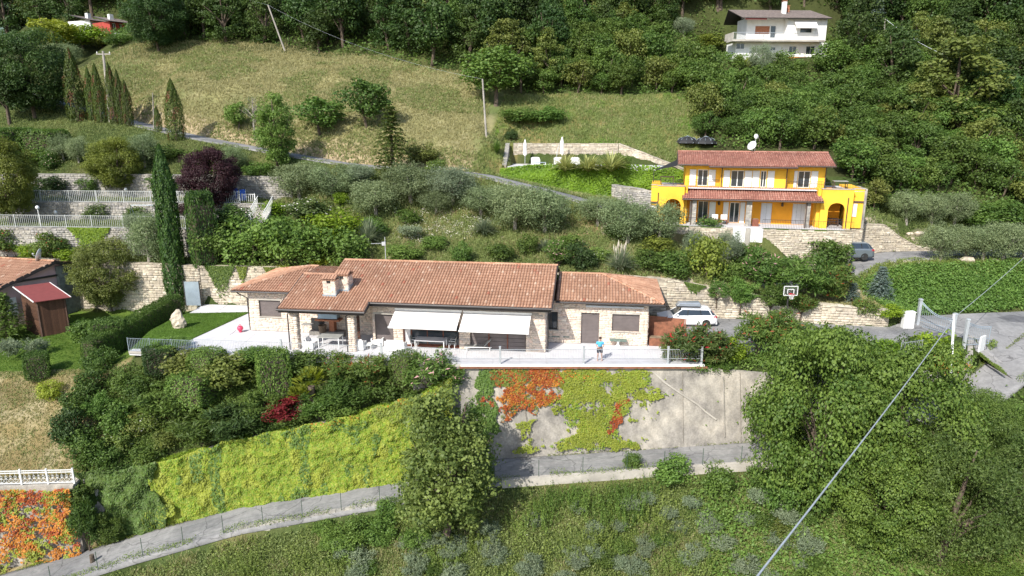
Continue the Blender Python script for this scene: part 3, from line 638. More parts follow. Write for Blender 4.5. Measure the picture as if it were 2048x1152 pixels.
def ridge_tiles(parent, p0, p1, m, r_=.12, l=.42):
    p0, p1 = Vector(map(float, p0)), Vector(map(float, p1)); d = p1-p0; n = max(1, round(d.length/l)); q = d.normalized().to_track_quat('X', 'Z')
    key = ('ridge', m.name)
    if key not in UNIT:
        mb = MB(); ph = [PI*k/6 for k in range(7)]
        for x, rr in ((0, 1.0), (.46, .86)): mb.v += [(x, math.cos(a)*r_*rr*1.1, math.sin(a)*r_*rr) for a in ph]
        mb.f = [(k, k+1, k+8, k+7) for k in range(6)]; mb.t = [0]*6; UNIT[key] = mb.mesh('ridge_tile', m)
    for k in range(n):
        o = link('ridge_tile', UNIT[key], parent, loc=p0+d*(k/n)); o.rotation_mode = 'QUATERNION'; o.rotation_quaternion = q; o.scale = (d.length/n/.42, 1, 1)
def gutter(parent, p0, p1, m, r_=.075, name='gutter'):
    MB().tube([p0, p1], r_, 8).build(name, m, parent)
SHARED = {}
def shared(key, fn):
    if key not in SHARED: SHARED[key] = fn()
    return SHARED[key]
def fence(name, label, pts, h, m, post=2.4, bal=.13, pr=.05, br=.012, rail=.025, group=None, cat='fence', posts=None, low=.08, square=True, kick=None):
    root = thing(name, label, cat, pts[0], 0, group); o0 = np.array(pts[0], float); n_b = 0
    bm = shared(('bal', round(h, 2), br, m.name), lambda: MB().box(-br, br, -br, br, low, h-.02).mesh('baluster', m))
    pm = shared(('post', round(h, 2), pr, m.name), lambda: MB().box(-pr, pr, -pr, pr, -.15, h+.06).mesh('post', m))
    first = True
    for a, b in zip(pts[:-1], pts[1:]):
        a, b = np.array(a, float)-o0, np.array(b, float)-o0; L_ = np.linalg.norm((b-a)[:2]); ang = math.atan2(b[1]-a[1], b[0]-a[0])
        n = max(1, round(L_/post))
        for k in range(0 if first else 1, n+1): link('post', pm, root, loc=a+(b-a)*k/n, rz=ang)
        first = False
        for z in (h, low): MB().bar(a+[0, 0, z], b+[0, 0, z], rail*1.6, rail*1.2).build('rail', m, root)
        nb_ = int(L_/bal)
        for k in range(1, nb_): link('baluster', bm, root, loc=a+(b-a)*k/nb_, rz=ang); n_b += 1
    return root
def shutterbox(parent, x0, x1, y, z0, z1, name='roller_shutter', m=None, slat=.11, label=None):
    mb = MB(); z = z0
    while z < z1-.01:
        zt = min(z+slat*.86, z1); mb.box(x0, x1, y, y+.03, z, zt, .5); z += slat
    mb.box(x0, x1, y+.032, y+.05, z0, z1, .2)
    o = mb.build(name, m or M['shutter'], parent); 
    if label: o['label'] = label
    return o
def window(parent, x0, x1, y, z0, z1, fm, n=2, fw=.06, gm=None, name='window', depth=.06, sill=None, bars=0):
    f = MB(); f.box(x0, x1, y, y+depth, z0, z0+fw).box(x0, x1, y, y+depth, z1-fw, z1)
    for k in range(n+1):
        x = x0+(x1-x0-fw)*k/n; f.box(x, x+fw, y+.003, y+depth-.003, z0+fw, z1-fw)
    for k in range(bars):
        z = z0+(z1-z0)*(k+1)/(bars+1); f.box(x0+fw, x1-fw, y+.015, y+depth-.015, z-.012, z+.012)
    o = f.build(name, fm, parent)
    for k in range(n):
        a = x0+(x1-x0-fw)*k/n+fw; b_ = x0+(x1-x0-fw)*(k+1)/n
        MB().box(a, b_, y+depth*.45, y+depth*.6, z0+fw, z1-fw).build('pane', gm or M['glass'], o)
    if sill: MB().box(x0-.08, x1+.08, y-.3, y+.03, z0-.06, z0-.003).build('window_sill', sill, parent)
    return o

# --- the stone house on the terrace
A_, B_ = PZ(502, 660, 0), PZ(1294, 692, 0)
HF = Frame(A_, math.degrees(math.atan2(B_[1]-A_[1], B_[0]-A_[0])))
house = thing('stone_house', 'long single-storey stone house with clay tile roofs on the pale terrace', 'house', HF.o, HF.a)
HR = []
EW = 3.42; CY = -2.4
def hrect(u0, v0, u1, v1, y):
    a = HF.at(u0, v0, y); c = HF.at(u1, v1, y); return (a[0], c[0], max(0.0, c[1]), a[1])
lw = hrect(517, 600, 563, 634, 0); d1 = hrect(596, 628, 612, 661, 0); dr_ = hrect(1163, 625, 1197, 687, 0); wr = hrect(1225, 628, 1278, 664, 0); sw = hrect(1089, 623, 1115, 659, 0)
dr_ = (dr_[0], dr_[1], 0, dr_[3]); d1 = (d1[0], d1[1], .02, 2.25)
facade(house, 0, 6.3, 0, 0, EW-.12, [lw], M['mortar'], rects_out=HR)
facade(house, 6.3, 11.1, .0, 0, EW, [d1], M['mortar'], rects_out=HR)
facade(house, 24.3, 31.8, 0, 0, EW-.12, [dr_, wr, sw], M['mortar'], rects_out=HR)
s1 = hrect(749, 628, 788, 690, CY); s1 = (s1[0], s1[1], .0, s1[3]); g1 = (HF.at(806, 660, CY)[0], HF.at(918, 660, CY)[0], 0, 2.45); g2 = (HF.at(940, 660, CY)[0], HF.at(1052, 660, CY)[0], 0, 2.45)
facade(house, 11.15, 24.25, CY, 0, 3.55, [s1, g1, g2], M['mortar'], rects_out=HR)
rear = MB(); rear.box(.3, 31.5, 6.6, 6.9, 0, EW-.15); rear.box(0, .3, .3, 6.9, 0, EW-.12); rear.box(31.5, 31.8, .3, 6.9, 0, EW-.12)
rear.box(11.15, 11.45, CY+.3, 0, 0, 3.55); rear.box(23.95, 24.25, CY+.3, 0, 0, 3.55); rear.box(.3, 31.5, .3, 6.6, .0, .02)
for xx in (6.3, 11.3, 13.2, 18.4, 24.0): rear.box(xx, xx+.15, .6 if xx in (6.3, 24.0) else CY+.4, 6.5, .02, 3.2)
rear.build('side_wall', M['mortar'], house)
side_stones(24.25, CY, 0, 0, 3.5, HR); side_stones(11.15, CY, 0, 0, 3.5, HR, right=False); side_stones(0, 0, 6.9, 0, 3.3, HR, right=False); side_stones(31.8, 0, 6.9, 0, 3.3, HR)
gb = MB(); gb.hexa([(24.25, -2.3, 3.4), (24.4, -2.3, 3.4), (24.4, 2.7, 3.4), (24.25, 2.7, 3.4)], [(24.25, -2.3, 3.66), (24.4, -2.3, 3.66), (24.4, 2.7, 5.2), (24.25, 2.7, 5.2)])
gb.hexa([(24.25, 2.7, 3.4), (24.4, 2.7, 3.4), (24.4, 6.6, 3.4), (24.25, 6.6, 3.4)], [(24.25, 2.7, 5.2), (24.4, 2.7, 5.2), (24.4, 6.6, 4.0), (24.25, 6.6, 4.0)])
gb.build('gable', M['dark_metal'], house); gb = MB(); gb.hexa([(7.5, -2.3, 3.3), (7.65, -2.3, 3.3), (7.65, 2.7, 3.3), (7.5, 2.7, 3.3)], [(7.5, -2.3, 3.66), (7.65, -2.3, 3.66), (7.65, 2.7, 5.2), (7.5, 2.7, 5.2)])
gb.build('gable', M['dark_metal'], house)
for u0, u1 in ((583, 596), (697, 710)):
    x0 = HF.at(u0, 680, -4.1)[0]; x1 = HF.at(u1, 680, -4.1)[0]
    MB().box(x0, x1, -4.1, -4.1+(x1-x0), 0, 3.12).build('pier', M['mortar'], house)
    for r_ in courses(x0, x1, 0, 3.12, (.12, .18), (.2, .35)): HR.append(((0, -4.1, 0), 0, *r_))
    side_stones(x1, -4.1, -4.1+(x1-x0), 0, 3.1, HR); side_stones(x0, -4.1, -4.1+(x1-x0), 0, 3.1, HR, right=False)
lay_stones(HR, house, STONE, 300, .01, .035)
for h in (lw, wr):
    shutterbox(house, h[0], h[1], .13, h[2], h[3]); MB().box(h[0]-.08, h[1]+.08, -.1, .05, h[2]-.07, h[2]-.004).build('window_sill', M['concrete'], house)
    MB().box(h[0]-.12, h[1]+.12, -.045, .0, h[3]+.01, h[3]+.16).build('lintel', M['concrete'], house)
for h in (dr_, d1): shutterbox(house, h[0], h[1], .13, h[2]+.02, h[3])
shutterbox(house, s1[0], s1[1], CY+.15, .02, s1[3]); MB().box(s1[0]-.1, s1[1]+.1, CY-.045, CY, s1[3]+.01, s1[3]+.16).build('lintel', M['concrete'], house)
sfr = window(house, sw[0], sw[1], .12, sw[2], sw[3], M['dark_metal'], 2, .07, sill=M['concrete'])
for k in (0, 1):
    xa = sw[0]+.1+k*(sw[1]-sw[0])/2; MB().box(xa, xa+.42, .2, .22, sw[2]+.1, sw[2]+.65).build('curtain', M['cushion'], house)
gw = window(house, g1[0]+.55, g1[1], CY+.2, .12, g1[3], M['redwood'], 3, .07, bars=1)
MB().box(g1[0]+.05, g1[0]+.5, CY+.22, CY+.3, .1, g1[3]).build('curtain', M['cushion'], house)
MB().box(g1[0]+.02, g1[1], CY+.05, CY+.28, 0.02, .11).build('threshold', M['redwood'], house)
MB().box(g1[0]-.003, g1[0]+.05, CY+.05, CY+.28, .11, g1[3]).build('door_frame', M['redwood'], house)
w3 = (g2[1]-g2[0])/3
for k in range(3):
    shutterbox(house, g2[0]+k*w3+.04, g2[0]+(k+1)*w3-.04, CY+.2, .03, g2[3], name='door_screen', m=M['shutter'], slat=.3)
    if k: MB().box(g2[0]+k*w3-.04, g2[0]+k*w3+.04, CY+.14, CY+.24, .02, g2[3]).build('mullion', M['redwood'], house)
SL = .309; cs = 1/math.sqrt(1+SL*SL); et = (0, cs, SL*cs)
sT = lambda dy: dy/cs
EZ = 3.24; e0 = -4.5
main = roof_plane(house, (0, e0, EZ), (1, 0, 0), et, [(4.72, 0), (11.3, 0), (11.3, sT(1.25)), (24.75, sT(1.25)), (24.75, sT(7.2)), (7.3, sT(7.2)), (7.3, sT(4.9)), (4.72, sT(4.9))], TILE)
rz_ = EZ+SL*7.2
roof_plane(house, (24.75, 2.7+4.6, rz_-SL*4.6), (-1, 0, 0), (0, -cs, SL*cs), [(0, 0), (17.45, 0), (17.45, sT(4.6)), (0, sT(4.6))], TILE)
ridge_tiles(main, (7.3, 2.7, rz_+.03), (24.75, 2.7, rz_+.03), TILE3)
ridge_tiles(main, (4.75, .38, EZ+SL*4.9+.02), (7.3, .38, EZ+SL*4.9+.02), TILE)
for (a, b_) in [((24.74, -3.25), (24.74, 2.7)), ((4.73, -4.5), (4.73, .4)), ((11.3, -4.5), (11.3, -3.25)), ((7.31, .4), (7.31, 2.7))]:
    za, zb = EZ+SL*(a[1]+4.5), EZ+SL*(b_[1]+4.5)
    x = a[0]+(.03 if a[0] > 10 else -.03)
    MB().bar((x, a[1], za-.06), (x, b_[1], zb-.06), .06, .26).build('verge_board', M['dark_metal'], house)
gutter(house, (11.2, -3.34, EZ+SL*1.25-.06), (24.8, -3.34, EZ+SL*1.25-.06), M['dark_metal'], .09)
gutter(house, (4.66, -4.6, EZ-.06), (11.36, -4.6, EZ-.06), M['dark_metal'], .09)
MB().box(4.75, 11.25, -4.5, -4.4, EZ-.3, EZ-.1).box(11.3, 24.7, -3.22, -3.14, EZ+SL*1.2-.32, EZ+SL*1.2-.1).build('fascia', M['dark_metal'], house)
for k in range(13): MB().box(11.9+k*1.0, 12.02+k*1.0, -3.15, -2.4, 3.27, 3.4).build('rafter_end', M['wood'], house)
def wing(x0, x1, xh, left, m, me):
    y0, y1, zr = -.6, 7.2, 4.72; ze = 3.46; s_ = (zr-ze)/3.9; c_ = 1/math.sqrt(1+s_*s_); t1 = 3.9/c_
    if left: f = [(x0, 0), (x1, 0), (x1, t1), (xh, t1)]
    else: f = [(x0, 0), (x1, 0), (xh, t1), (x0, t1)]
    w_ = roof_plane(house, (0, y0, ze), (1, 0, 0), (0, c_, s_*c_), f, m)
    roof_plane(house, (0, y1, ze), (-1, 0, 0), (0, -c_, s_*c_), [(-p[0], p[1]) for p in f][::-1], m)
    ym = (y0+y1)/2
    if left:
        hl = xh-x0; sh = (zr-ze)/hl; ch = 1/math.sqrt(1+sh*sh)
        roof_plane(house, (x0, ym, ze), (0, -1, 0), (ch, 0, sh*ch), [(-3.9, 0), (3.9, 0), (0, hl/ch)], me)
        ridge_tiles(w_, (x0, y0, ze+.02), (xh, ym, zr+.04), m); ridge_tiles(w_, (xh, ym, zr+.04), (x1, ym, zr+.04), TILE3); ridge_tiles(w_, (x0, y1, ze+.02), (xh, ym, zr+.04), m)
    else:
        hl = x1-xh; sh = (zr-ze)/hl; ch = 1/math.sqrt(1+sh*sh)
        roof_plane(house, (x1, ym, ze), (0, 1, 0), (-ch, 0, sh*ch), [(-3.9, 0), (3.9, 0), (0, hl/ch)], me)
        ridge_tiles(w_, (x1, y0, ze+.02), (xh, ym, zr+.04), TILE3); ridge_tiles(w_, (x0, ym, zr+.04), (xh, ym, zr+.04), TILE3); ridge_tiles(w_, (x1, y1, ze+.02), (xh, ym, zr+.04), TILE3)
    for a, b_ in [((x0, y0-.07), (x1, y0-.07)), ((x0-.07, y0), (x0-.07, y1)) if left else ((x1+.07, y0), (x1+.07, y1))]:
        gutter(house, (*a, ze-.07), (*b_, ze-.07), M['dark_metal'], .07)
wing(-1.0, 4.72, 4.1, True, TILE, TILE3); wing(24.85, 32.85, 28.35, False, TILE, TILE3)
roof_plane(house, (4.72, .38, 4.68), (1, 0, 0), (0, 1, .02), [(0, 0), (2.6, 0), (2.6, 3.0), (0, 3.0)], TILE)
def pipe(pts, r_=.05, m=None, parent=None, name='downpipe'): MB().tube(pts, r_, 8).build(name, m or M['dark_metal'], parent or house)
xl = HF.at(579, 680, -4.2)[0]; xr = HF.at(694, 680, -4.2)[0]
for x in (xl, xr): pipe([(x+.3, -4.6, 3.15), (x+.3, -4.55, 3.0), (x, -4.2, 2.75), (x, -4.2, 0)])
pipe([(-.6, -.62, 3.38), (-.55, -.5, 3.2), (0.0, -.12, 2.75), (-.1, .1, 0)]); pipe([(24.5, -3.3, 3.5), (24.5, -3.2, 3.4), (24.42, -2.3, 3.1), (24.42, -2.3, .0)])
MB().box(HF.at(1172, 610, -.15)[0], HF.at(1288, 614, -.15)[0], -.3, -.06, 2.98, 3.12).build('awning_box', M['galv'], house, label='closed silver awning box under the eave')
def chimney(u0, u1, vb, y, zt):
    x0, x1 = HF.at(u0, vb, y)[0], HF.at(u1, vb, y)[0]; w_ = x1-x0; zb = EZ+SL*(y+4.5)-.25
    c = MB().box(x0, x1, y, y+w_*1.05, zb, zt).build('chimney', M['mortar'], house)
    rr = [((0, y, 0), 0, *q_) for q_ in courses(x0, x1, zb+.42, zt, (.13, .2), (.2, .5), [((x0+x1)/2-.14, (x0+x1)/2+.14, zt-.22, zt)])]
    side_stones(x1, y, y+w_*1.05, zb+.42, zt, rr); side_stones(x0, y, y+w_*1.05, zb+.42, zt, rr, right=False)
    lay_stones(rr, c, STONE, 60, .01, .035)
    fl = MB(); z0_ = zb+.2
    fl.box(x0-.06, x1+.06, y-.07, y-.01, z0_-.1, z0_+.24).box(x1+.01, x1+.07, y, y+w_, z0_, z0_+.5).build('flashing', M['steelblue'], c)
    MB().box((x0+x1)/2-.13, (x0+x1)/2+.13, y-.042, y-.001, zt-.2, zt-.02).build('flue_opening', M['rubber'], c)
    for sgn in (-1, 1):
        cc = .93; roof_plane(c, ((x0+x1)/2, y+w_/2 + sgn*(w_/2+.12), zt+.06), (-sgn*-1, 0, 0) if sgn < 0 else (-1, 0, 0), (0, -sgn*cc, .36), [(-w_/2-.12, 0), (w_/2+.12, 0), (w_/2+.12, (w_/2+.1)/cc), (-w_/2-.12, (w_/2+.1)/cc)], TILE, 'chimney_cap', .06) if False else None
    ct = MB(); n = 5
    capm = MB()
    for k in range(n):
        xx = x0-.08+(w_+.16)*(k+.5)/n; r0 = (w_+.16)/n*.5
        for sgn in (-1, 1):
            ya, yb = y+w_/2+sgn*(w_/2+.14), y+w_/2; ph = [PI*q_/4 for q_ in range(5)]
            capm.add([(xx+math.cos(p)*r0, ya, zt+.03+math.sin(p)*r0) for p in ph]+[(xx+math.cos(p)*r0, yb, zt+.26+math.sin(p)*r0) for p in ph], [(i, i+1, i+6, i+5) for i in range(4)])
    capm.box(x0-.08, x1+.08, y-.1, y+w_*1.05+.1, zt+.005, zt+.05, .2)
    capm.build('cap_tile', TILE, c, kind='stuff'); return c
chimney(647, 671, 590, -2.75, 5.05); chimney(673, 697, 586, -2.0, 5.25)
for (a, b_, c_, d_) in (((792, 619.5), (923, 624), (776, 652), (912, 659)), ((929, 624.5), (1063, 630), (917, 660), (1056, 666))):
    ta, tb = HF.at(*a, CY-.12), HF.at(*b_, CY-.12); ba, bb = HF.at(*c_, -4.35), HF.at(*d_, -4.35)
    zt, zb = (ta[1]+tb[1])/2, (ba[1]+bb[1])/2; x0, x1, xa, xb = ta[0], tb[0], ba[0], bb[0]; xa = x0 = (x0+xa)/2; xb = x1 = (x1+xb)/2
    aw = MB()
    aw.hexa([(x0, CY-.15, zt-.02), (x1, CY-.15, zt-.02), (xb, -4.4, zb-.02), (xa, -4.4, zb-.02)][::-1], [(x0, CY-.15, zt), (x1, CY-.15, zt), (xb, -4.4, zb), (xa, -4.4, zb)][::-1])
    an = aw.build('awning', M['fabric'], house, label='extended white fabric awning')
    MB().box(xa-.03, xb+.03, -4.47, -4.402, zb-.09, zb+.04).build('front_bar', M['white'], an); MB().box(x0-.05, x1+.05, CY-.2, CY-.045, zt+.005, zt+.16).build('cassette', M['white'], an)
    for xx, s_ in ((xa+.35, 1), (xb-.35, -1)): MB().tube([(xx, CY-.15, zt-.1), (xx+s_*1.0, -3.4, (zt+zb)/2-.12), (xx, -4.35, zb-.06)], .03, 6).build('folding_arm', M['galv'], an)

# --- terrace, lawn, railings, big walls
FE = [tuple(PZ(258, 702, 0)[:2]), (-3.3, -.12), (13.5, -.12)]
deckpoly = [FE[0], FE[1], FE[2], (13.5, 6.0), (12.5, 12.1), (-28.6, 15.9), (-28.7, 12)]
deck = sheet('terrace', deckpoly, -.022, M['deck'], .3)
LAWN = [tuple(PZ(*q, 0)[:2]) for q in ((500, 624.5), (342, 697), (263, 697), (300, 662), (345, 638), (374, 627))]
sheet('lawn', LAWN, .028, M['lawn'], .2)
FD = Frame((-3.3, -.12, 0), 0)
sm = {}
def slabmesh(w_, d_):
    k = (round(w_, 2), round(d_, 2))
    if k not in sm: g = .012; sm[k] = MB().hexa([(g/2, g/2, -.04), (w_-g/2, g/2, -.04), (w_-g/2, d_-g/2, -.04), (g/2, d_-g/2, -.04)], [(g/2+.004, g/2+.004, 0), (w_-g/2-.004, g/2+.004, 0), (w_-g/2-.004, d_-g/2-.004, 0), (g/2+.004, d_-g/2-.004, 0)], .5).mesh('slab', M['deck'])
    return sm[k]
house_poly = [tuple(HF.w(*q)[:2]) for q in ((0, 0), (11.15, 0), (11.15, CY), (24.25, CY), (24.25, 0), (31.8, 0), (31.8, 6.9), (0, 6.9))]
ns = 0
for j in range(18):
    for i in range(-14, 9):
        w_, d_ = 1.92, (1.25 if j == 0 else .96); x0 = -3.3+i*w_; yy = -.1+(0 if j == 0 else 1.25+(j-1)*.96)
        cs_ = [(x0, yy), (x0+w_, yy), (x0+w_, yy+d_), (x0, yy+d_), (x0+w_/2, yy+d_/2)]
        if all(inpoly(deckpoly, np.array([c[0]]), np.array([c[1]]))[0] and not inpoly(LAWN, np.array([c[0]]), np.array([c[1]]))[0] and not inpoly(house_poly, np.array([c[0]]), np.array([c[1]]))[0] for c in cs_):
            link('slab', slabmesh(w_, d_), deck, loc=(x0, yy, 0)); ns += 1
MB().box(-3.6, 13.5, -.2, -.125, -.13, .012).build('deck_edge', M['white'], deck)
MB().box(-3.7, 13.7, -.23, -.13, -.27, -.134).build('rust_edging', M['rust'], deck)
MB().hexa([(FE[0][0], FE[0][1]-.08, -.16), (-3.4, -.2, -.16), (-3.4, -.1, -.16), (FE[0][0], FE[0][1]-.005, -.16)], [(FE[0][0], FE[0][1]-.08, .01), (-3.4, -.2, .01), (-3.4, -.1, .01), (FE[0][0], FE[0][1]-.005, .01)]).build('deck_edge', M['concrete'], deck)
rail = thing('terrace_railing', 'pale metal railing with square posts along the terrace front', 'railing', (13.3, -.02, 0))
def rail_run(root, o0, a, b, posts, h=1.08, m=M['galv'], bal=.115):
    a, b = np.array(a, float)-o0, np.array(b, float)-o0; L_ = np.linalg.norm(b-a); ang = math.atan2(b[1]-a[1], b[0]-a[0]); nb_ = int(L_/bal)
    pm = shared('railpost', lambda: MB().box(-.065, .065, -.065, .065, 0, 1.28).box(-.08, .08, -.08, .08, 1.283, 1.31).mesh('post', M['galv'])); bm = shared(('rbal', m.name), lambda: MB().box(-.007, .007, -.007, .007, .42, h-.01).mesh('baluster', m))
    for s in posts: link('post', pm, root, loc=a+(b-a)*s, rz=ang)
    for z in (h, .4): MB().bar(a+[0, 0, z], b+[0, 0, z], .035, .03).build('rail', m, root)
    MB().bar(a+[0, 0, .08], b+[0, 0, .08], .02, .02).build('rail', m, root)
    for k in range(1, nb_): link('baluster', bm, root, loc=a+(b-a)*k/nb_, rz=ang)
o0 = np.array((13.3, -.02, 0)); xs_ = [PZ(u, 731, 0)[0] for u in (1000, 1168, 1337)]
rail_run(rail, o0, (-3.3, -.02, 0), (13.3, -.02, 0), [(x+3.3)/16.6 for x in xs_]+[1])
rail2 = thing('garden_railing', 'pale railing half hidden behind the shrubs left of the terrace', 'railing', (-3.3, -.02, 0))
e1 = np.array([FE[0][0]+5.2, FE[0][1]-.5, 0]); e1[1] = np.interp(e1[0], [FE[0][0], -3.3], [FE[0][1], -.02])+.05
rail_run(rail2, np.array((-3.3, -.02, 0)), tuple(e1), (-3.3, -.02, 0), [.33, .7], bal=.125)
fence('lawn_railing', 'light green-grey railing at the lower edge of the small lawn', [tuple(PZ(258, 702, 0)), (e1[0]-.1, e1[1], 0)], 1.0, M['steelblue'], 1.7, .13, .02, .009, .015, cat='railing')

def conc_wall(name, label, pts, foot, m, th=.45, batter=.12, cat='retaining wall', indent=()):
    root = thing(name, label, cat, (pts[0][0], pts[0][1], 0)); mb = MB(); o = np.array([pts[0][0], pts[0][1]])
    for a, b_ in zip(pts[:-1], pts[1:]):
        d = np.array(b_[:2])-np.array(a[:2]); L_ = np.linalg.norm(d); nn = np.array([d[1], -d[0]])/L_; A = np.array(a[:2])-o; B = np.array(b_[:2])-o
        fa, fb = foot(a), foot(b_)
        mb.hexa([(*(A+nn*batter), fa), (*(B+nn*batter), fb), (*(B-nn*th), fb), (*(A-nn*th), fa)], [(*A, a[2]), (*B, b_[2]), (*(B-nn*th), b_[2]), (*(A-nn*th), a[2])], .5)
    mb.build('wall_face', m, root); return root
cm, t, b = nodes('stained_concrete')
g = t.nodes.new('ShaderNodeNewGeometry'); g.name = 'geo'; mp = t.nodes.new('ShaderNodeMapping'); mp.inputs['Scale'].default_value = (1, 1, .6); t.links.new(g.outputs['Position'], mp.inputs[0])
na = noise(t, .35, 6, .65); nb2 = noise(t, 1.6, 5, .6, mp.outputs[0]); nc = noise(t, 9, 4, .7)
base = ramp(t, na, [(.36,(.23,.215,.195)),(.46,(.33,.305,.27)),(.54,(.4,.37,.32)),(.66,(.5,.455,.385))])
m1 = N(t, 'ShaderNodeMix', data_type='RGBA', blend_type='MULTIPLY'); m1.inputs[0].default_value = 1; t.links.new(base, m1.inputs[6]); t.links.new(ramp(t, nb2, [(.38, .78), (.62, 1.1)]), m1.inputs[7])
m2 = N(t, 'ShaderNodeMix', data_type='RGBA', blend_type='MULTIPLY'); m2.inputs[0].default_value = 1; t.links.new(m1.outputs[2], m2.inputs[6]); t.links.new(ramp(t, nc, [(.35, .8), (.65, 1.08)]), m2.inputs[7])
t.links.new(m2.outputs[2], b.inputs['Base Color']); b.inputs['Roughness'].default_value = .95; bump(t, b, nc, .4, .03); M['stained'] = cm
big = conc_wall('terrace_wall', 'tall weathered concrete retaining wall under the terrace front', [(-7, .02, -.35), (13.7, .02, -.35), (17.6, .05, -.72), (18.3, .06, -.76)], lambda p: float(np.interp(p[0], [-7, 1, 17, 24], [-9, -8.2, -6.8, -5.2])), M['stained'], .3)
MB().hexa([(-3, -.14, -7.6), (-2.95, -.14, -7.6), (-2.95, -.1, -7.6), (-3, -.1, -7.6)], [(-3, -.02, -.4), (-2.95, -.02, -.4), (-2.95, .02, -.4), (-3, .02, -.4)])
o_ = np.array([-7, .02])
def on_wall(u, v, out=.03):
    p = P(u, v, -.02); f = (-.35-p[2])/7.2*.12; return (p[0]-o_[0], -.02-f-out-o_[1]+.0, p[2])
seam = MB(); pts_ = [(1305, 742), (1330, 765), (1362, 787), (1395, 808), (1410, 822), (1432, 838)]
for a, b_ in zip(pts_[:-1], pts_[1:]): seam.bar(on_wall(*a), on_wall(*b_), .035, .12)
for (u, v0, v1) in ((1446, 752, 872),): seam.bar(on_wall(u, v0), on_wall(u+2, v1), .035, .13)
seam.build('render_seam', M['concrete'], big)
jn = MB()
for u in (1365, 1480): jn.bar(on_wall(u, 745, .012), on_wall(u+1, 885 if u > 1300 else 900, .012), .012, .03)
jn.build('pour_joint', M['mortar'], big)
conc_wall('drive_wall', 'curved concrete retaining wall between the lane and the gate', [(18.3, .06, -.76), (24, .3, -1.1), (31, .9, -.9), (34.4, 2.9, -.45), (36.6, 6.3, .0)], lambda p: float(ground(p[0], p[1]-.6))-.6, M['stained'], .35, .05)
conc_wall('garden_wall', 'long low concrete wall overgrown with yellow-green creeper', [(p[0], p[1], p[2]) for p in WTOP[:-1]]+[(-5.0, -.3, -1.6)], lambda p: float(np.interp(p[0], [-27, -19, -12, -5], [-11.6, -10.4, -9.4, -8.7])), M['stained'], .35, .1)
lwl = conc_wall('corner_wall', 'concrete retaining wall at the lower left corner below the white fence', LWTOP, lambda p: p[2]-6, M['stained'], .5, .1)
MB().box(0, 0, 0, 0, 0, 0) if False else None
MB().hexa([(LWTOP[-1][0]-LWTOP[0][0]-.4, LWTOP[-1][1]-LWTOP[0][1]+.0, -13), (LWTOP[-1][0]-LWTOP[0][0], LWTOP[-1][1]-LWTOP[0][1]-.08, -13), (LWTOP[-1][0]-LWTOP[0][0], LWTOP[-1][1]-LWTOP[0][1]+1.5, -13), (LWTOP[-1][0]-LWTOP[0][0]-.4, LWTOP[-1][1]-LWTOP[0][1]+1.5, -13)],
          [(LWTOP[-1][0]-LWTOP[0][0]-.4, LWTOP[-1][1]-LWTOP[0][1]+.0, -6.95), (LWTOP[-1][0]-LWTOP[0][0], LWTOP[-1][1]-LWTOP[0][1]-.08, -6.95), (LWTOP[-1][0]-LWTOP[0][0], LWTOP[-1][1]-LWTOP[0][1]+1.5, -6.7), (LWTOP[-1][0]-LWTOP[0][0]-.4, LWTOP[-1][1]-LWTOP[0][1]+1.5, -6.7)]).build('end_face', M['stained'], lwl)
conc_wall('dark_creeper_wall', 'recessed wall left of the yellow creeper, hidden by dark ivy', [(-29.0, -3.7, -6.9), (-26.4, -3.0, -6.7)], lambda p: -12.0, M['stained'], .4, .1)
flat0 = lambda z: (lambda x, y: z)
stone_wall('back_wall', 'pale stone retaining wall behind the house and along the drive', RW[1:], flat0(-.02), STONEP, .55, (.16, .3), (.3, .75), 300)
stone_wall('back_wall', 'shaded stretch of stone wall behind the pink house', [RW[0], (RW[1][0]-.05, RW[1][1], RW[1][2])], flat0(-1.0), STONEP, .5, (.16, .3), (.3, .75), 100)
stone_wall('terrace_stone_wall', 'grey stone wall below the lowest white fence', T1, lambda x, y: float(ground(x, y-.5))-.2, STONEG, .5, (.14, .26), (.25, .6), 200)
stone_wall('terrace_stone_wall', 'grey stone wall between the two fenced lawns', T2, lambda x, y: 6.5, STONEG, .5, (.14, .26), (.25, .6), 150)
stone_wall('terrace_stone_wall', 'grey stone wall behind the upper fenced lawn', T3, lambda x, y: 8.3, STONEG, .5, (.14, .26), (.25, .6), 150)
YW = [tuple(YF.w(x, y, z)) for x, y, z in [(-20.6,-2.0,-.05),(-11.5,-2.1,-.05),(-11.3,-2.1,-.05),(.0,-2.1,-.05)]]
stone_wall('yellow_house_wall', 'stone retaining wall under the terrace of the yellow house', YW, lambda x, y: 6.4-4.6, STONEP, .5, (.14, .28), (.25, .6), 250)
YW2 = [tuple(YF.w(x, y, z)) for x, y, z in [(.0,-2.1,-.05),(.05,1.3,-.05)]]
stone_wall('yellow_house_wall', 'short end wall of stone beside the parked grey car', YW2, lambda x, y: 3.3, STONEP, .4, (.14, .28), (.25, .6), 40)
YW3 = [tuple(YF.w(x, y, z)) for x, y, z in [(.3,1.0,-.05),(1.65,1.0,-.05),(1.75,3.9,-.1),(4.6,4.4,-.15),(6.0,4.8,-1.2),(8.2,5.2,-2.4),(10.5,5.7,-2.7)]]
stone_wall('drive_stone_wall', 'stepped pale stone wall right of the grey car, falling towards the olives', YW3, lambda x, y: 3.2, STONEP, .45, (.14, .28), (.25, .6), 200)
YW4 = [tuple(YF.w(x, y, z)) for x, y, z in [(-23.0,5.0,3.3),(-20.2,2.2,3.2),(-18.7,1.0,3.0)]]
stone_wall('yellow_house_wall', 'tall grey stone wall at the left corner of the yellow house', YW4, lambda x, y: 6.2, STONEG, .5, (.14, .28), (.25, .6), 80)
PW = [tuple(PF.w(x, y, z)) for x, y, z in [(.0,5.2,2.3),(12.4,5.2,2.3)]]
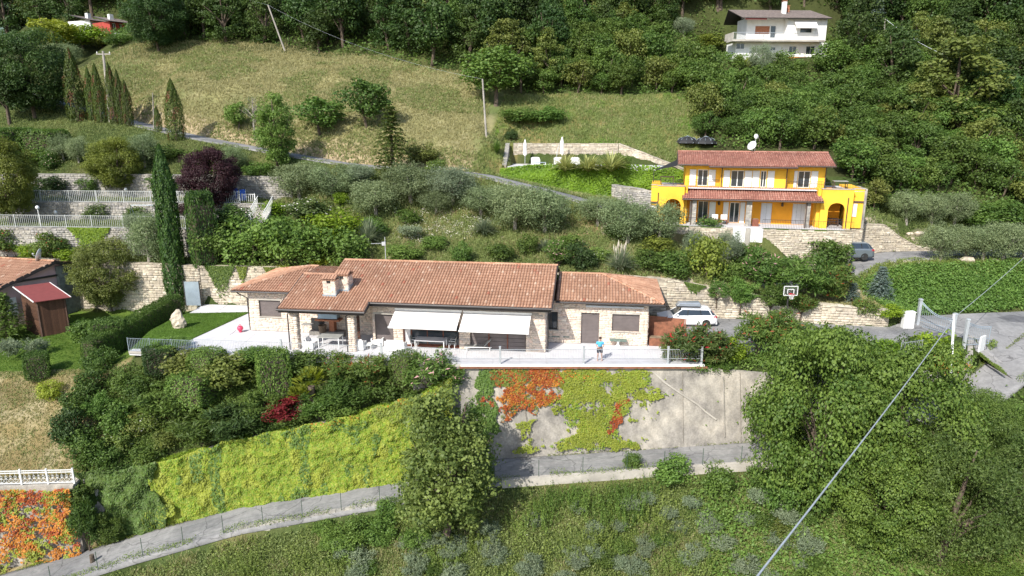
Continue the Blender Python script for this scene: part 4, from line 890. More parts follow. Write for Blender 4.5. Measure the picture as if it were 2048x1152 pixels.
stone_wall('pool_wall', 'straight pale stone wall behind the loungers of the pool court', PW, flat0(11.45), STONEP, .4, (.16, .3), (.3, .7), 250)
PW2 = [tuple(PF.w(x, y, z)) for x, y, z in [(12.45,5.2,2.3),(15.4,4.0,1.25),(19.2,2.6,-.2),(22.5,1.4,-1.6)]]
stone_wall('pool_wall', 'stone wall sloping down from the pool court towards the yellow house', PW2, lambda x, y: float(np.interp(x, [PW2[0][0], PW2[-1][0]], [11.3, 8.2])), STONEP, .4, (.16, .3), (.3, .7), 200)
PW3 = [tuple(PF.w(x, y, z)) for x, y, z in [(-.55,0.0,.2),(-.5,5.2,2.3)]]
stone_wall('pool_wall', 'short sloping wing wall closing the left end of the pool court', PW3, flat0(11.2), STONEG, .4, (.16, .3), (.3, .7), 40)
sheet('pool_terrace', [tuple(PF.w(*q)[:2]) for q in ((-.4, -.1), (17, -.1), (18, 2), (15, 4), (12.5, 5.2), (-.4, 5.2))], 11.5, M['deck'], .4)
LWp = [(P(942, 344, 30.6)[0], 30.6, P(942, 344, 30.6)[2]), (P(1000, 360, 29.6)[0], 29.6, P(1000, 360, 29.6)[2]), (P(1060, 384, 28)[0], 28, P(1060, 384, 28)[2])]
stone_wall('lane_wall', 'low pale stone wall beside the lane below the green meadow', LWp, lambda x, y: float(ground(x, y-1.2))-.2, STONEP, .4, (.14, .26), (.25, .6), 40)
pp = [(p[0], p[1]-.32, p[2]+.12) for p in OE if -1.5 < p[0] < 26]
conc_wall('lane_parapet', 'low pale concrete wall carrying the outer edge of the lower road', pp, lambda p: p[2]-1.5, M['concrete'], .3, .03)
pp2 = [(p[0], p[1]-.2, p[2]-.02) for p in OEd if -19 < p[0] < -4][::6]
stone_wall('lane_parapet', 'rough grey stone edge wall of the lower road, left of the vine-covered tree', pp2, lambda x, y: float(ground(x, y-.4))-.3, STONEG, .35, (.16, .3), (.25, .6), 60)
# --- the yellow house
yh = thing('yellow_house', 'two-storey yellow villa with arches, white shutters and red tile roofs', 'house', YF.o, YF.a)
YX = lambda u, v, y: YF.at(u, v, y)[0]
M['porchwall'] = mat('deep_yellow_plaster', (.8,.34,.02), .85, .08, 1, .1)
def arched(parent, x0, x1, y, z1, a0, a1, zt, m, th=.35):
    mb = MB(); r_ = (a1-a0)/2; xc = (a0+a1)/2; zs = zt-r_*.8; n = 10
    mb.box(x0, a0, y, y+th, 0, z1).box(a1, x1, y, y+th, 0, z1)
    for k in range(n):
        xa, xb = a0+(a1-a0)*k/n, a0+(a1-a0)*(k+1)/n; f = lambda x: zs+.8*math.sqrt(max(0, r_*r_-(x-xc)**2))
        mb.hexa([(xa, y, f(xa)), (xb, y, f(xb)), (xb, y+th, f(xb)), (xa, y+th, f(xa))], [(xa, y, z1), (xb, y, z1), (xb, y+th, z1), (xa, y+th, z1)])
    return mb.build('wall', m, parent)
xL, xLa = YX(1303, 380, .8), YX(1316, 380, 0); PAR = 3.76
arched(yh, xLa, -15.45, 0, PAR, -17.3, -15.75, 2.5, M['yellow']); arched(yh, -2.62, .22, 0, PAR, -1.93, -.42, 2.47, M['yellow'])
boxes('wall', M['yellow'], yh, (xLa, xLa+.3, .35, 6, 0, PAR), (-15.45, -15.15, .35, 1.8, 0, PAR), (-2.92, -2.62, .35, 1.8, 0, PAR), (-.08, .22, .35, .8, 0, PAR)); MB().box(xL, xLa-.003, .8, 6, 1.75, PAR).build('wall', M['yellow'], yh); MB().box(.225, 1.35, .8, 6, 0, PAR).build('wall', M['yellow'], yh)
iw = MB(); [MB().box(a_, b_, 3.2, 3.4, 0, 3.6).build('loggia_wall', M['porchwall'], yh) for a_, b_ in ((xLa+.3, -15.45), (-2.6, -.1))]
def uv(u0, u1, v0, v1, y): return (YX(u0, v0, y), YX(u1, v0, y), max(0, YF.at(u0, v1, y)[1]), YF.at(u0, v0, y)[1])
G1 = (YX(1396, 420, 1.8), YX(1416, 420, 1.8), 0.02, 2.15); G2 = (YX(1459, 420, 1.8), YX(1479, 420, 1.8), 0.02, 2.1); D3 = (YX(1521, 430, 1.8), YX(1543, 430, 1.8), .02, 2.12); D4 = (YX(1584, 430, 1.8), YX(1611, 430, 1.8), .02, 2.12)
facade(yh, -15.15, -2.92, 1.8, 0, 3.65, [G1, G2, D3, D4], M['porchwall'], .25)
window(yh, G1[0], G1[1], 1.9, .03, 2.15, M['white'], 2, .05); window(yh, G2[0], G2[1], 1.9, .03, 2.1, M['white'], 2, .07)
def panel_door(x0, x1, y, z0, z1, name='shutter', n=2, m=None):
    for k in range(n):
        a, b_ = x0+(x1-x0)*k/n+.01, x0+(x1-x0)*(k+1)/n-.01; mb = MB(); mb.box(a, b_, y, y+.04, z0, z1)
        h = (z1-z0-.2)/2
        for q_ in range(2): mb.box(a+.08, b_-.08, y-.018, y-.002, z0+.07+q_*(h+.06), z0+.07+q_*(h+.06)+h)
        mb.build(name, M['doorblue'] if m is None else m, yh)
panel_door(D3[0], D3[1], 1.88, .03, 2.1, 'door'); panel_door(D4[0], D4[1], 1.88, .03, 2.1, 'door', 3)
for (a, b_) in ((1379, 1391), (1418, 1431), (1446, 1457), (1480, 1490)): panel_door(YX(a, 420, 1.72), YX(b_, 420, 1.72), 1.73, .04, 2.12, 'shutter', 1, M['white'])
U_ = [(1395, 1416, 2.3), (1462, 1488, 1.8), (1521, 1533, 1.8), (1596, 1621, 2.3)]
zu0, zu1 = 3.62, 5.3
H1 = [(YX(a, 355, y), YX(b_, 355, y), zu0+.02, zu1) for a, b_, y in U_]
facade(yh, -15.4, -11.95, 2.3, 3.5, 6.05, [H1[0]], M['yellow'], .3); facade(yh, -5.7, -1.95, 2.3, 3.5, 6.05, [H1[3]], M['yellow'], .3); facade(yh, -11.95, -5.7, 1.8, 3.5, 5.95, H1[1:3], M['yellow'], .3)
sd = MB(); sd.box(-11.95, -11.7, 2.1, 2.3, 3.5, 6.0).box(-5.95, -5.7, 2.1, 2.3, 3.5, 6.0).box(-15.4, -15.1, 2.6, 8.2, 3.5, 6.0).box(-2.25, -1.95, 2.6, 8.2, 3.5, 6.0).box(-15.1, -2.25, 7.9, 8.2, 3.5, 6.0); sd.build('wall', M['yellow'], yh)
for x in (-15.4, -2.25): gq = MB(); gq.hexa([(x, 2.6, 6.0), (x+.3, 2.6, 6.0), (x+.3, 8.2, 6.0), (x, 8.2, 6.0)], [(x, 2.6, 6.02), (x+.3, 2.6, 6.02), (x+.3, 5.2, 6.8), (x, 5.2, 6.8)]).build('gable', M['yellow'], yh)
for h, (a, b_, y) in zip(H1, U_): window(yh, h[0], h[1], y+.08, h[2], h[3], M['white'], 2, .07)
for a, b_, y in ((1379,1392,2.22),(1417,1431,2.22),(1447,1460,1.72),(1489,1504,1.72),(1505,1519,1.72),(1535,1549,1.72),(1588,1595,2.22),(1622,1636,2.22)):
    panel_door(YX(a, 355, y), YX(b_, 355, y), y, zu0+.05, zu1, 'shutter', 1, M['white'])
fl = MB(); fl.box(xL, 1.35, .8, 6.2, 3.5, 3.56).box(xLa+.3, -.08, .35, 3.2, -.05, .0); fl.box(-15.1, -2.9, -1.2, 1.8, -.06, .01); fl.build('balcony_floor', M['deck'], yh)
pc = MB(); pc.box(xLa-.06, -15.4, -.06, .4, PAR+.003, PAR+.06).box(-2.66, .28, -.06, .4, PAR+.003, PAR+.06).box(xL-.05, xLa-.065, .75, 1.1, PAR+.003, PAR+.06).box(.29, 1.4, .75, 1.1, PAR+.003, PAR+.06); pc.build('coping', M['concrete'], yh)
MB().box(1.36, 1.62, .9, 4, 0, PAR+.02).build('side_wall', M['stained'], yh)
panel_door(YX(1703, 420, .7), YX(1714, 420, .7), .74, 1.1, 2.35, 'shutter', 1, M['white']); MB().box(.23, 1.34, .72, .797, 2.45, 2.62).box(xL, xLa-.01, .72, .797, 1.9, 2.1).build('beam', M['brown_metal'], yh)
panel_door(YX(1302, 420, .95), YX(1313, 420, .95), .95, .0, 1.75, 'door', 1, M['white'])
sl_ = .285; c_ = 1/math.sqrt(1+sl_**2); T_ = lambda d: d/c_
up = roof_plane(yh, (0, .75, 5.72), (1, 0, 0), (0, c_, sl_*c_), [(-16.2, T_(.5)), (-13.2, T_(.5)), (-13.2, 0), (-4.9, 0), (-4.9, T_(.5)), (-1.4, T_(.5)), (-1.4, T_(4.3)), (-16.2, T_(4.3))], TILE2, under=M['brown_metal'])
roof_plane(yh, (0, 9.35, 5.72), (-1, 0, 0), (0, -c_, sl_*c_), [(1.4, 0), (16.2, 0), (16.2, T_(4.3)), (1.4, T_(4.3))], TILE2, under=M['brown_metal'])
ridge_tiles(up, (-16.2, 5.05, 6.97), (-1.4, 5.05, 6.97), TILE2)
sp = .375; cp_ = 1/math.sqrt(1+sp*sp)
roof_plane(yh, (0, -.65, 2.62), (1, 0, 0), (0, cp_, sp*cp_), [(-15.6, 0), (-2.6, 0), (-2.6, 2.5/cp_), (-15.4, 2.5/cp_)], TILE2, under=M['brown_metal'])
gutter(yh, (-15.65, -.74, 2.58), (-2.55, -.74, 2.58), M['brown_metal'], .08); gutter(yh, (-13.2, .66, 5.68), (-4.9, .66, 5.68), M['brown_metal'], .08)
gutter(yh, (-16.25, 1.16, 5.82), (-13.2, 1.16, 5.82), M['brown_metal'], .08); gutter(yh, (-4.9, 1.16, 5.82), (-1.35, 1.16, 5.82), M['brown_metal'], .08)
for x in (-16.23, -1.37): MB().bar((x, 1.2, 5.8), (x, 5.05, 6.88), .06, .24).build('verge_board', M['brown_metal'], yh)
for x in (-15.63, -2.57): MB().bar((x, -.68, 2.56), (x, 1.8, 3.5), .06, .2).build('verge_board', M['brown_metal'], yh)
for k in range(10):
    x = -12.9+k*.88; MB().box(x, x+.1, .82, 1.8, 5.6, 5.7).build('rafter_end', M['white'], yh)
for x in (-15.9, -14.9, -14.0, -4.3, -3.4, -2.5, -1.7): MB().box(x, x+.1, 1.3, 2.3, 5.7, 5.8).build('rafter_end', M['white'], yh)
YR = []
for u0, u1 in ((1384, 1392), (1492, 1503), (1611, 1620)):
    x0, x1 = YX(u0, 430, -.35), YX(u1, 430, -.35); MB().box(x0, x1, -.35, .05, 0, 2.6).build('column', M['concrete'], yh)
    for r_ in courses(x0, x1, 0, 2.5, (.16, .26), (.2, .4)): YR.append(((0, -.35, 0), 0, *r_))
lay_stones(YR, yh, STONEG, 60, .01, .03)
for u, y, z0, z1 in ((1440, 1.7, 3.6, 5.7), (1569, 1.7, 3.6, 5.7), (1384, -.45, 0, 2.55), (1615, -.45, 0, 2.55), (1697, -.06, 0, 3.0), (1646, 2.2, 3.6, 5.8)):
    x = YX(u, 400, y); MB().tube([(x, y, z0), (x, y, z1)], .05, 6).build('downpipe', M['brown_metal'], yh)
MB().tube([(YX(1316, 400, -.06), -.06, 1.3), (YX(1316, 400, -.06), -.06, 3.1)], .05, 6).build('downpipe', M['brown_metal'], yh)
for u in (1438, 1565):
    x = YX(u, 408, 1.6); mb = MB(); mb.bar((x, 1.8, 2.25), (x, 1.6, 2.25), .03, .03); mb.lathe([(.03, .0), (.11, .06), (.12, .3), (.05, .38), (.02, .45)], (x, 1.58, 1.8), 6); mb.build('wall_lantern', M['brown_metal'], yh)
def thin_rail(a, b_, h, parent, n, m=M['dark_metal']):
    a, b_ = np.array(a, float), np.array(b_, float); mb = MB(); mb.bar(a+[0,0,h], b_+[0,0,h], .03, .03).bar(a+[0,0,.08], b_+[0,0,.08], .02, .02)
    o = mb.build('railing', m, parent); bm = shared(('tb', h, m.name), lambda: MB().box(-.008, .008, -.008, .008, .08, h).mesh('baluster', m))
    for k in range(n+1): link('baluster', bm, o, loc=a+(b_-a)*k/n)
thin_rail((-8.1, -1.95, 0), (0, -1.95, 0), .95, yh, 55); thin_rail((-15.3, -1.95, 0), (-11.9, -1.95, 0), .95, yh, 24); thin_rail((-18.6, .9, PAR+.06), (-15.6, .9, PAR+.06), .5, yh, 12); thin_rail((-15.2, 2.0, 3.56), (-12.1, 2.0, 3.56), .75, yh, 20)
thin_rail((-2.5, .2, PAR+.06), (1.3, .9, PAR+.06), .55, yh, 14); thin_rail((-5.6, 2.0, 3.56), (-2.2, 2.0, 3.56), .75, yh, 22); thin_rail((-1.9, .1, 0), (-.45, .1, 0), .9, yh, 12); thin_rail((G1[0], 1.7, 0), (G1[1], 1.7, 0), .8, yh, 9)
for k, (a, b_) in enumerate(((-20, -11.9), (-7.9, .0))): sheet('lawn', [tuple(YF.w(*q)[:2]) for q in ((a, -2.05), (b_, -2.05), (b_, -1.25), (a, -1.25))], 6.43, M['lawn'], .3)
sheet('porch_floor', [tuple(YF.w(*q)[:2]) for q in ((-18.8, -1.24), (-.1, -1.24), (-.1, 0), (-18.8, 0))], 6.39, M['deck'], .3)
ent = thing('entrance_stair_wall', 'bright white stair walls either side of the middle stone pier below the yellow house', 'stair wall', YF.w(-11.3, -2.15), YF.a)
for (a, b_) in ((1466, 1491), (1501, 1526)):
    x0, x1 = YX(a, 465, -2.3)+11.3, YX(b_, 465, -2.3)+11.3; MB().box(x0, x1, -.12, -.06, -1.5, .05).box(x0, x1, -.06, .3, -.05, .05).build('panel', M['plaster'], ent)
MB().box(YX(1491.5, 465, -2.3)+11.3, YX(1500.5, 465, -2.3)+11.3, -.25, .1, -2.2, .1).build('pier', M['concrete'], ent)
a = YF.w(-16.3, 1.4, 5.7); b_ = YF.w(-15.9, 4.2, 6.3); c = P(1308, 341, a[1]+3.0)
sail = thing('shade_sail', 'dark triangular shade sail stretched left from the yellow house roof', 'shade sail', a)
MB().hexa([(0,0,0), tuple(c-a), tuple(b_-a)], [(0,0,.02), tuple(c-a+[0,0,.02]), tuple(b_-a+[0,0,.02])]).build('sail_cloth', M['black'], sail)
pz = float(ground(c[0], c[1])); MB().tube([(c[0]-a[0], c[1]-a[1], pz-a[2]), tuple(c-a)], .04, 6).build('mast', M['dark_metal'], sail)
def dish(label, p, r_, az, el, mast, name='satellite_dish', m=None, tilt=0):
    root = thing(name, label, 'satellite dish', (p[0], p[1], p[2]-mast)); mb = MB(); mb.tube([(0, 0, 0), (0, 0, mast+.1)], .035, 6).build('mast', M['galv'], root)
    n = 14; mb = MB(); prof = [(0.001, 0), (r_*.5, r_*.07), (r_, r_*.25), (r_*1.0, r_*.28), (r_*.5, r_*.1), (.001, r_*.03)]; mb.lathe(prof, (0, 0, 0), n)
    o = mb.build('reflector', m or M['dish'], root, smooth=True, loc=(0, 0, mast)); d = Vector((math.sin(az)*math.cos(el), -math.cos(az)*math.cos(el), math.sin(el)))
    o.rotation_euler = d.to_track_quat('Z', 'Y').to_euler(); q_ = d*r_*1.0
    MB().tube([(0, 0, mast-.2*r_), (q_.x, q_.y, mast+q_.z-.3*r_), (q_.x, q_.y, mast+q_.z)], .02, 5).box(q_.x-.05, q_.x+.05, q_.y-.05, q_.y+.05, mast+q_.z-.05, mast+q_.z+.06).build('receiver_arm', M['galv'], root); return root
p = YF.w(YX(1505, 292, 5), 5.05); p[2] = P(1505, 292, p[1])[2]; dish('large tilted pale dish on the yellow house roof', p, .5, math.radians(-55), .5, p[2]-13.35)
p = YF.w(YX(1512, 273, 5), 5.1); p[2] = P(1512, 273, p[1])[2]; dish('small round white dish above the large one', p, .26, math.radians(15), .2, p[2]-13.35)

# --- the white house high on the slope
wh = thing('white_house', 'white two-storey hillside house with brown roof and long balcony', 'house', WF.o, WF.a)
WX = lambda u, v, y: WF.at(u, v, y)[0]; WZ = lambda u, v, y: WF.at(u, v, y)[1]
x0, x1 = WX(1493, 60, 1.2), WX(1653, 60, 0.2); xm = WX(1574, 60, .2); zb, zt = WZ(1550, 79, -1.2), WZ(1560, 37, .2)
l0, l1 = WX(1471, 100, .2), WX(1655, 100, .2)
def wr_(u0, v0, u1, v1, y): return (WX(u0, v0, y), WX(u1, v0, y), WZ(u0, v1, y), WZ(u0, v0, y))
w1, w2, w3_ = wr_(1511, 52, 1540, 68, 1.2), wr_(1542, 51, 1553, 76, 1.2), wr_(1601, 56, 1624, 65, .2)
b1, b2, b3 = wr_(1579, 92, 1594, 109, .2), wr_(1613, 92, 1631, 109, .2), wr_(1541, 94, 1552, 101, .2)
facade(wh, x0, xm, 1.2, zb, zt+.2, [w1, w2], M['plaster'], .3); facade(wh, xm, x1, .2, zb, zt+.1, [w3_], M['plaster'], .3); b4 = wr_(1473, 86, 1490, 98, .2)
facade(wh, l0, l1, .2, 0, zb-.25, [b1, b2, b3, b4], M['plaster'], .3)
boxes('wall', M['plaster'], wh, (x0, x0+.3, 1.5, 5, zb, zt+.2), (x1-.3, x1, .5, 5, zb, zt+.1), (x0+.3, x1-.3, 4.7, 5, zb, zt+.1), (xm, xm+.25, .5, 1.2, zb, zt+.1), (l0, l0+.3, .5, 4, 0, zb-.25), (l1-.3, l1, .5, 5, 0, zb-.25))
bx0 = WX(1465, 78, -1.2); MB().box(bx0, WX(1650, 78, -1.2), -1.2, 1.2, zb-.25, zb).build('balcony_slab', M['concrete'], wh)
thin_rail((bx0+.05, -1.15, zb), (xm+.2, -1.15, zb), .95, wh, 60, M['galv']); MB().box(bx0, bx0+.12, -1.2, 2, zb, zb+.95).build('balcony_parapet', M['concrete'], wh)
shutterbox(wh, w1[0], w1[1], 1.3, w1[2], w1[3], 'roller_shutter', M['brick']); window(wh, w2[0], w2[1], 1.3, w2[2], w2[3], M['white'], 1, .05); window(wh, w3_[0], w3_[1], .3, w3_[2], w3_[3], M['dark_metal'], 2, .05)
for h in (b1, b2, b3, b4): window(wh, h[0], h[1], .3, h[2], h[3], M['white'], 2, .05)
for a_, b_ in ((1589, 1600), (1625, 1631)): MB().box(WX(a_, 60, .1), WX(b_, 60, .1), .12, .16, w3_[2]-.1, w3_[3]+.05).build('shutter', M['white'], wh)
aa = WX(1589, 40, .1); ab = WX(1632, 40, .1); z_ = w3_[3]
MB().hexa([(aa, .17, z_+1.05), (ab, .17, z_+1.05), (ab, -.75, z_+.05), (aa, -.75, z_+.05)], [(aa, .17, z_+1.08), (ab, .17, z_+1.08), (ab, -.78, z_+.08), (aa, -.78, z_+.08)]).box(aa, ab, -.78, -.76, z_-.12, z_+.05).build('awning', M['fabric'], wh)
ra = WX(1488, 42, 0); rb = WX(1574, 40, 0)
MB().box(ra, (ra+rb)/2, -.5, -.45, zt-.25, zt-.05).box((ra+rb)/2, rb, -.3, -.25, zt-.05, zt+.12).build('awning_valance', M['red_roof'], wh)
MB().hexa([(ra, 1.2, zt+.08), (rb, 1.2, zt+.08), (rb, -.42, zt-.1), (ra, -.42, zt-.1)], [(ra, 1.2, zt+.11), (rb, 1.2, zt+.11), (rb, -.42, zt-.07), (ra, -.42, zt-.07)]).build('awning', M['fabric'], wh)
xr0, xr1 = WX(1485, 34, -.5), WX(1664, 34, -.5); s_ = .36; cc = 1/math.sqrt(1+s_*s_); ze = WZ(1570, 35.5, -.6)
roof_plane(wh, (0, -.6, ze), (1, 0, 0), (0, cc, s_*cc), [(xr0, 0), (xr1, 0), (xr1-1.1, 4.7/cc), (xr0-.5, 4.7/cc)], M['slate'], tiles=False, th=.1)
roof_plane(wh, (0, 6.6, ze+4.7*s_-2.5*.7), (-1, 0, 0), (0, -.8192, .5735), [(-xr1+.6, 0), (-xr0+.2, 0), (-xr0+.5, 2.5/.8192), (-xr1+1.1, 2.5/.8192)], M['slate'], tiles=False, th=.1)
rt = MB(); y_ = 0
for r_i in range(16):
    t0 = r_i*.3; q0 = -.6+t0*cc; rt.hexa([(xr0-.03*r_i, q0, ze+t0*s_*cc+.003), (xr1-.07*r_i, q0, ze+t0*s_*cc+.003), (xr1-.07*r_i, q0+.3*cc, ze+(t0+.3)*s_*cc+.003), (xr0-.03*r_i, q0+.3*cc, ze+(t0+.3)*s_*cc+.003)], [(xr0-.03*r_i, q0, ze+t0*s_*cc+.05), (xr1-.07*r_i, q0, ze+t0*s_*cc+.05), (xr1-.07*r_i, q0+.3*cc, ze+(t0+.3)*s_*cc+.02), (xr0-.03*r_i, q0+.3*cc, ze+(t0+.3)*s_*cc+.02)])
rt.build('tile_course', M['slate'], wh, kind='stuff')
for (u0, u1, vt, y, m_) in ((1566, 1573, 3, 1.6, M['plaster']), (1575, 1579, 13, 2.6, M['brick'])):
    a_, b_ = WX(u0, 20, y), WX(u1, 20, y); zz = WZ(u0, vt, y); c_o = MB().box(a_, b_, y, y+.6, ze+.8, zz).build('chimney', m_, wh); MB().box(a_-.05, b_+.05, y-.05, y+.65, zz+.1, zz+.16).box(a_+.05, b_-.05, y+.05, y+.55, zz+.002, zz+.1).build('chimney_cap', M['brick'], c_o)
MB().box(WX(1575, 118, -.9), WX(1622, 118, -.9), -1.0, -.6, 0-.35, WZ(1600, 114, -.9)-.0).build('orange_plinth', M['terrac'], wh)
MB().box(l0-.1, l1, -1.2, .2, -.4, 0).build('plinth', M['stained'], wh)
for u in (1508, 1540): pass
hut = PZ(1725, 80, 27.2) if False else P(1728, 78, 62)
ht = thing('garden_shelter', 'small flat-roofed shelter right of the white house', 'shelter', (hut[0], hut[1], hut[2]))
MB().box(-1.3, 1.6, -1, 1.2, -.1, .02).build('roof', M['galv'], ht)
for x in (-1.0, 1.2): MB().box(x, x+.15, -.8, -.65, -2.4, -.11).build('post', M['brick'], ht)

# --- neighbour's pink house and timber shed
A3, R3, E3, G3 = P(110, 523, 15.6), P(-40, 510, 17.6), P(-25, 588, 11.2), P(160, 529, 17.6)
kd = (R3-A3); kd[2] = 0; kl = np.linalg.norm(kd); kd /= kl
ph = thing('pink_house', 'pink house with clay tile roof and dark verge at the left edge', 'house', A3)
def rp(a, b_, far, m, flip=False):
    ex_ = kd*(-1 if flip else 1); e = b_-a; t_len = np.linalg.norm(e-ex_*e.dot(ex_)); et_ = -(e-ex_*e.dot(ex_))/t_len; sh = e.dot(ex_)
    poly = [(0, 0), (far, 0), (far-sh, t_len), (-sh, t_len)]
    if flip: poly = [(-far, 0), (0, 0), (-sh, t_len), (-far-sh, t_len)]
    return roof_plane(ph, b_-A3, ex_, et_, poly, m)
nn_ = np.cross(kd, (E3-A3))
l_roof = rp(A3, E3, 11, TILE, flip=np.cross(kd, -(E3-A3))[2] < 0); rp(A3, G3, 11, TILE, flip=np.cross(kd, -(G3-A3))[2] < 0)
ridge_tiles(l_roof, (0, 0, .04), tuple(kd*11+[0, 0, .04]), TILE3)
MB().bar((0, 0, -.06), E3-A3+[0, 0, -.06], .07, .3).bar((0, 0, -.06), G3-A3+[0, 0, -.06], .07, .3).build('verge_board', M['dark_metal'], ph)
eA, eE, eG = np.zeros(3)+kd*.7, (E3-A3)*.93+kd*.7, (G3-A3)*.93+kd*.7; zf = -1.8-A3[2]
pts_g = [eA-[0,0,.2], eE-[0,0,.2], np.array([eE[0], eE[1], zf]), np.array([eG[0], eG[1], zf]), eG-[0,0,.2]]
MB().hexa([tuple(p) for p in pts_g], [tuple(p+kd*9) for p in pts_g]).build('wall', M['pink'], ph)
fdir = (eG-eE); fdir[2] = 0; fdir /= np.linalg.norm(fdir); outn = -kd
def on_g(s0, s1, z0, z1, out, th, name, m, parent=ph, **kw):
    q = [eA*[1,1,0]+fdir*s+outn*o_ for s, o_ in ((s0, 0.003), (s1, .003), (s1, out), (s0, out))]
    return MB().hexa([(p[0], p[1], z0) for p in q], [(p[0], p[1], z1) for p in q]).build(name, m, parent, **kw)
on_g(.4, 1.9, zf+.2, -.55, .28, .2, 'stone_pilaster', M['pilaster']); on_g(.95, 1.35, -1.15, -.75, .3, .02, 'window', M['glass']); on_g(-3.9, -3.1, zf+1.6, zf+3.2, .05, .02, 'window', M['white']); on_g(-4.3, 1.3, -1.45, -1.3, .2, .1, 'beam', M['dark_metal'])
on_g(2.6, 2.9, -3.2, -2.8, .1, .1, 'meter_box', M['concrete'])
p = P(82, 517, 16.2); dish('large pale dish seen edge-on, on the pink house roof', p+[0,0,.3], .62, math.radians(-75), .3, 1.0)
C0 = P(84, 664, 10.6); C0[2] = -1.55; C1 = C0+np.array([1.55, 1.25, 0]); bv = np.array([-2.6, 1.85, 0]); sh = thing('timber_shed', 'dark timber garden shed with sloping red roof beside the pink house', 'shed', C0)
q = [np.zeros(3), C1-C0, C1-C0+bv, bv]; zlo, zhi = 3.3, 3.9
MB().hexa([tuple(p) for p in q], [(*q[0][:2], zlo), (*q[1][:2], zlo), (*q[2][:2], zhi), (*q[3][:2], zhi)]).build('wall', M['wood'], sh)
def planks(a, b_, za, zb_, n, vertical):
    a, b_ = np.array(a), np.array(b_); L_ = np.linalg.norm((b_-a)[:2]); ang = math.atan2(b_[1]-a[1], b_[0]-a[0]); um = shared('plank', lambda: MB().box(0, 1, -1, 0, 0, 1).mesh('plank', PLANK))
    for k in range(n):
        if vertical: o = link('plank', um, sh, loc=a+(b_-a)*k/n, rz=ang, sc=(L_/n*.93, .03, za))
        else: o = link('plank', um, sh, loc=a+np.array([0, 0, za*k/n]), rz=ang, sc=(L_, .03, za/n*.9))
planks(bv, (0, 0, 0), 3.3, 0, 18, False); planks((0, 0, 0), C1-C0, 3.3, 0, 12, True)
ov = (C1-C0); ov = ov/np.linalg.norm(ov)*.35; bo = bv/np.linalg.norm(bv)*.4
rq = [q[0]-ov-bo, q[1]+ov-bo, q[2]+ov+bo, q[3]-ov+bo]; zs = (zlo-.05, zlo-.05, zhi+.1, zhi+.1)
rr = MB().hexa([(*p[:2], z) for p, z in zip(rq, zs)], [(*p[:2], z+.05) for p, z in zip(rq, zs)]).build('roof', M['red_roof'], sh)
for a_, b_ in ((0, 3), (1, 2)): MB().bar((*rq[a_][:2], zs[a_]+.04), (*rq[b_][:2], zs[b_]+.04), .05, .09).build('edge_trim', M['white'], rr)
for p in (q[0], q[1]): MB().box(p[0]-.06, p[0]+.06, p[1]-.06, p[1]+.06, 0, zlo).build('corner_post', M['wood'], sh)
for (nm, lb, u0, u1, vt, vb, y, m_) in (('red_house', 'distant house with red walls and shallow dark roof above the meadow', 222, 262, 42, 66, 84, M['redwall']), ('white_cottage', 'distant whitewashed building half hidden left of the red house', 184, 216, 40, 72, 88, M['plaster'])):
    a_ = P(u0, vb, y); b_ = P(u1, vb, y+3); F_ = Frame(a_, math.degrees(math.atan2(3, b_[0]-a_[0]))); h = thing(nm, lb, 'house', a_, F_.a); W_ = np.linalg.norm((b_-a_)[:2]); Hh = P(u0, vt, y)[2]-a_[2]
    wds = [(W_*.1, W_*.28, .3, 1.7), (W_*.45, W_*.6, .3, 1.7), (W_*.72, W_*.95, .9, 1.8)]
    facade(h, 0, W_, 0, -1.5, Hh, wds, m_, .3); MB().box(0, .3, .3, 6, -1.5, Hh).box(W_-.3, W_, .3, 6, -1.5, Hh).box(.3, W_-.3, 5.7, 6, -1.5, Hh).build('wall', m_, h)
    for w_ in wds: window(h, w_[0], w_[1], .1, w_[2], w_[3], M['white'], 2, .05)
    s_ = .22; cc = 1/math.sqrt(1+s_*s_); roof_plane(h, (0, -.8, Hh-.05), (1, 0, 0), (0, cc, s_*cc), [(-.6, 0), (W_+.8, 0), (W_+.8, 5/cc), (-.6, 5/cc)], M['slate'], tiles=False)
    MB().box(W_*.25, W_*.25+.7, 1.5, 2.2, Hh, Hh+1.4).build('chimney', M['plaster'], h)
    MB().box(0, W_, -1.6, -.003, -.3, -.05).build('balcony_slab', M['plaster'], h)
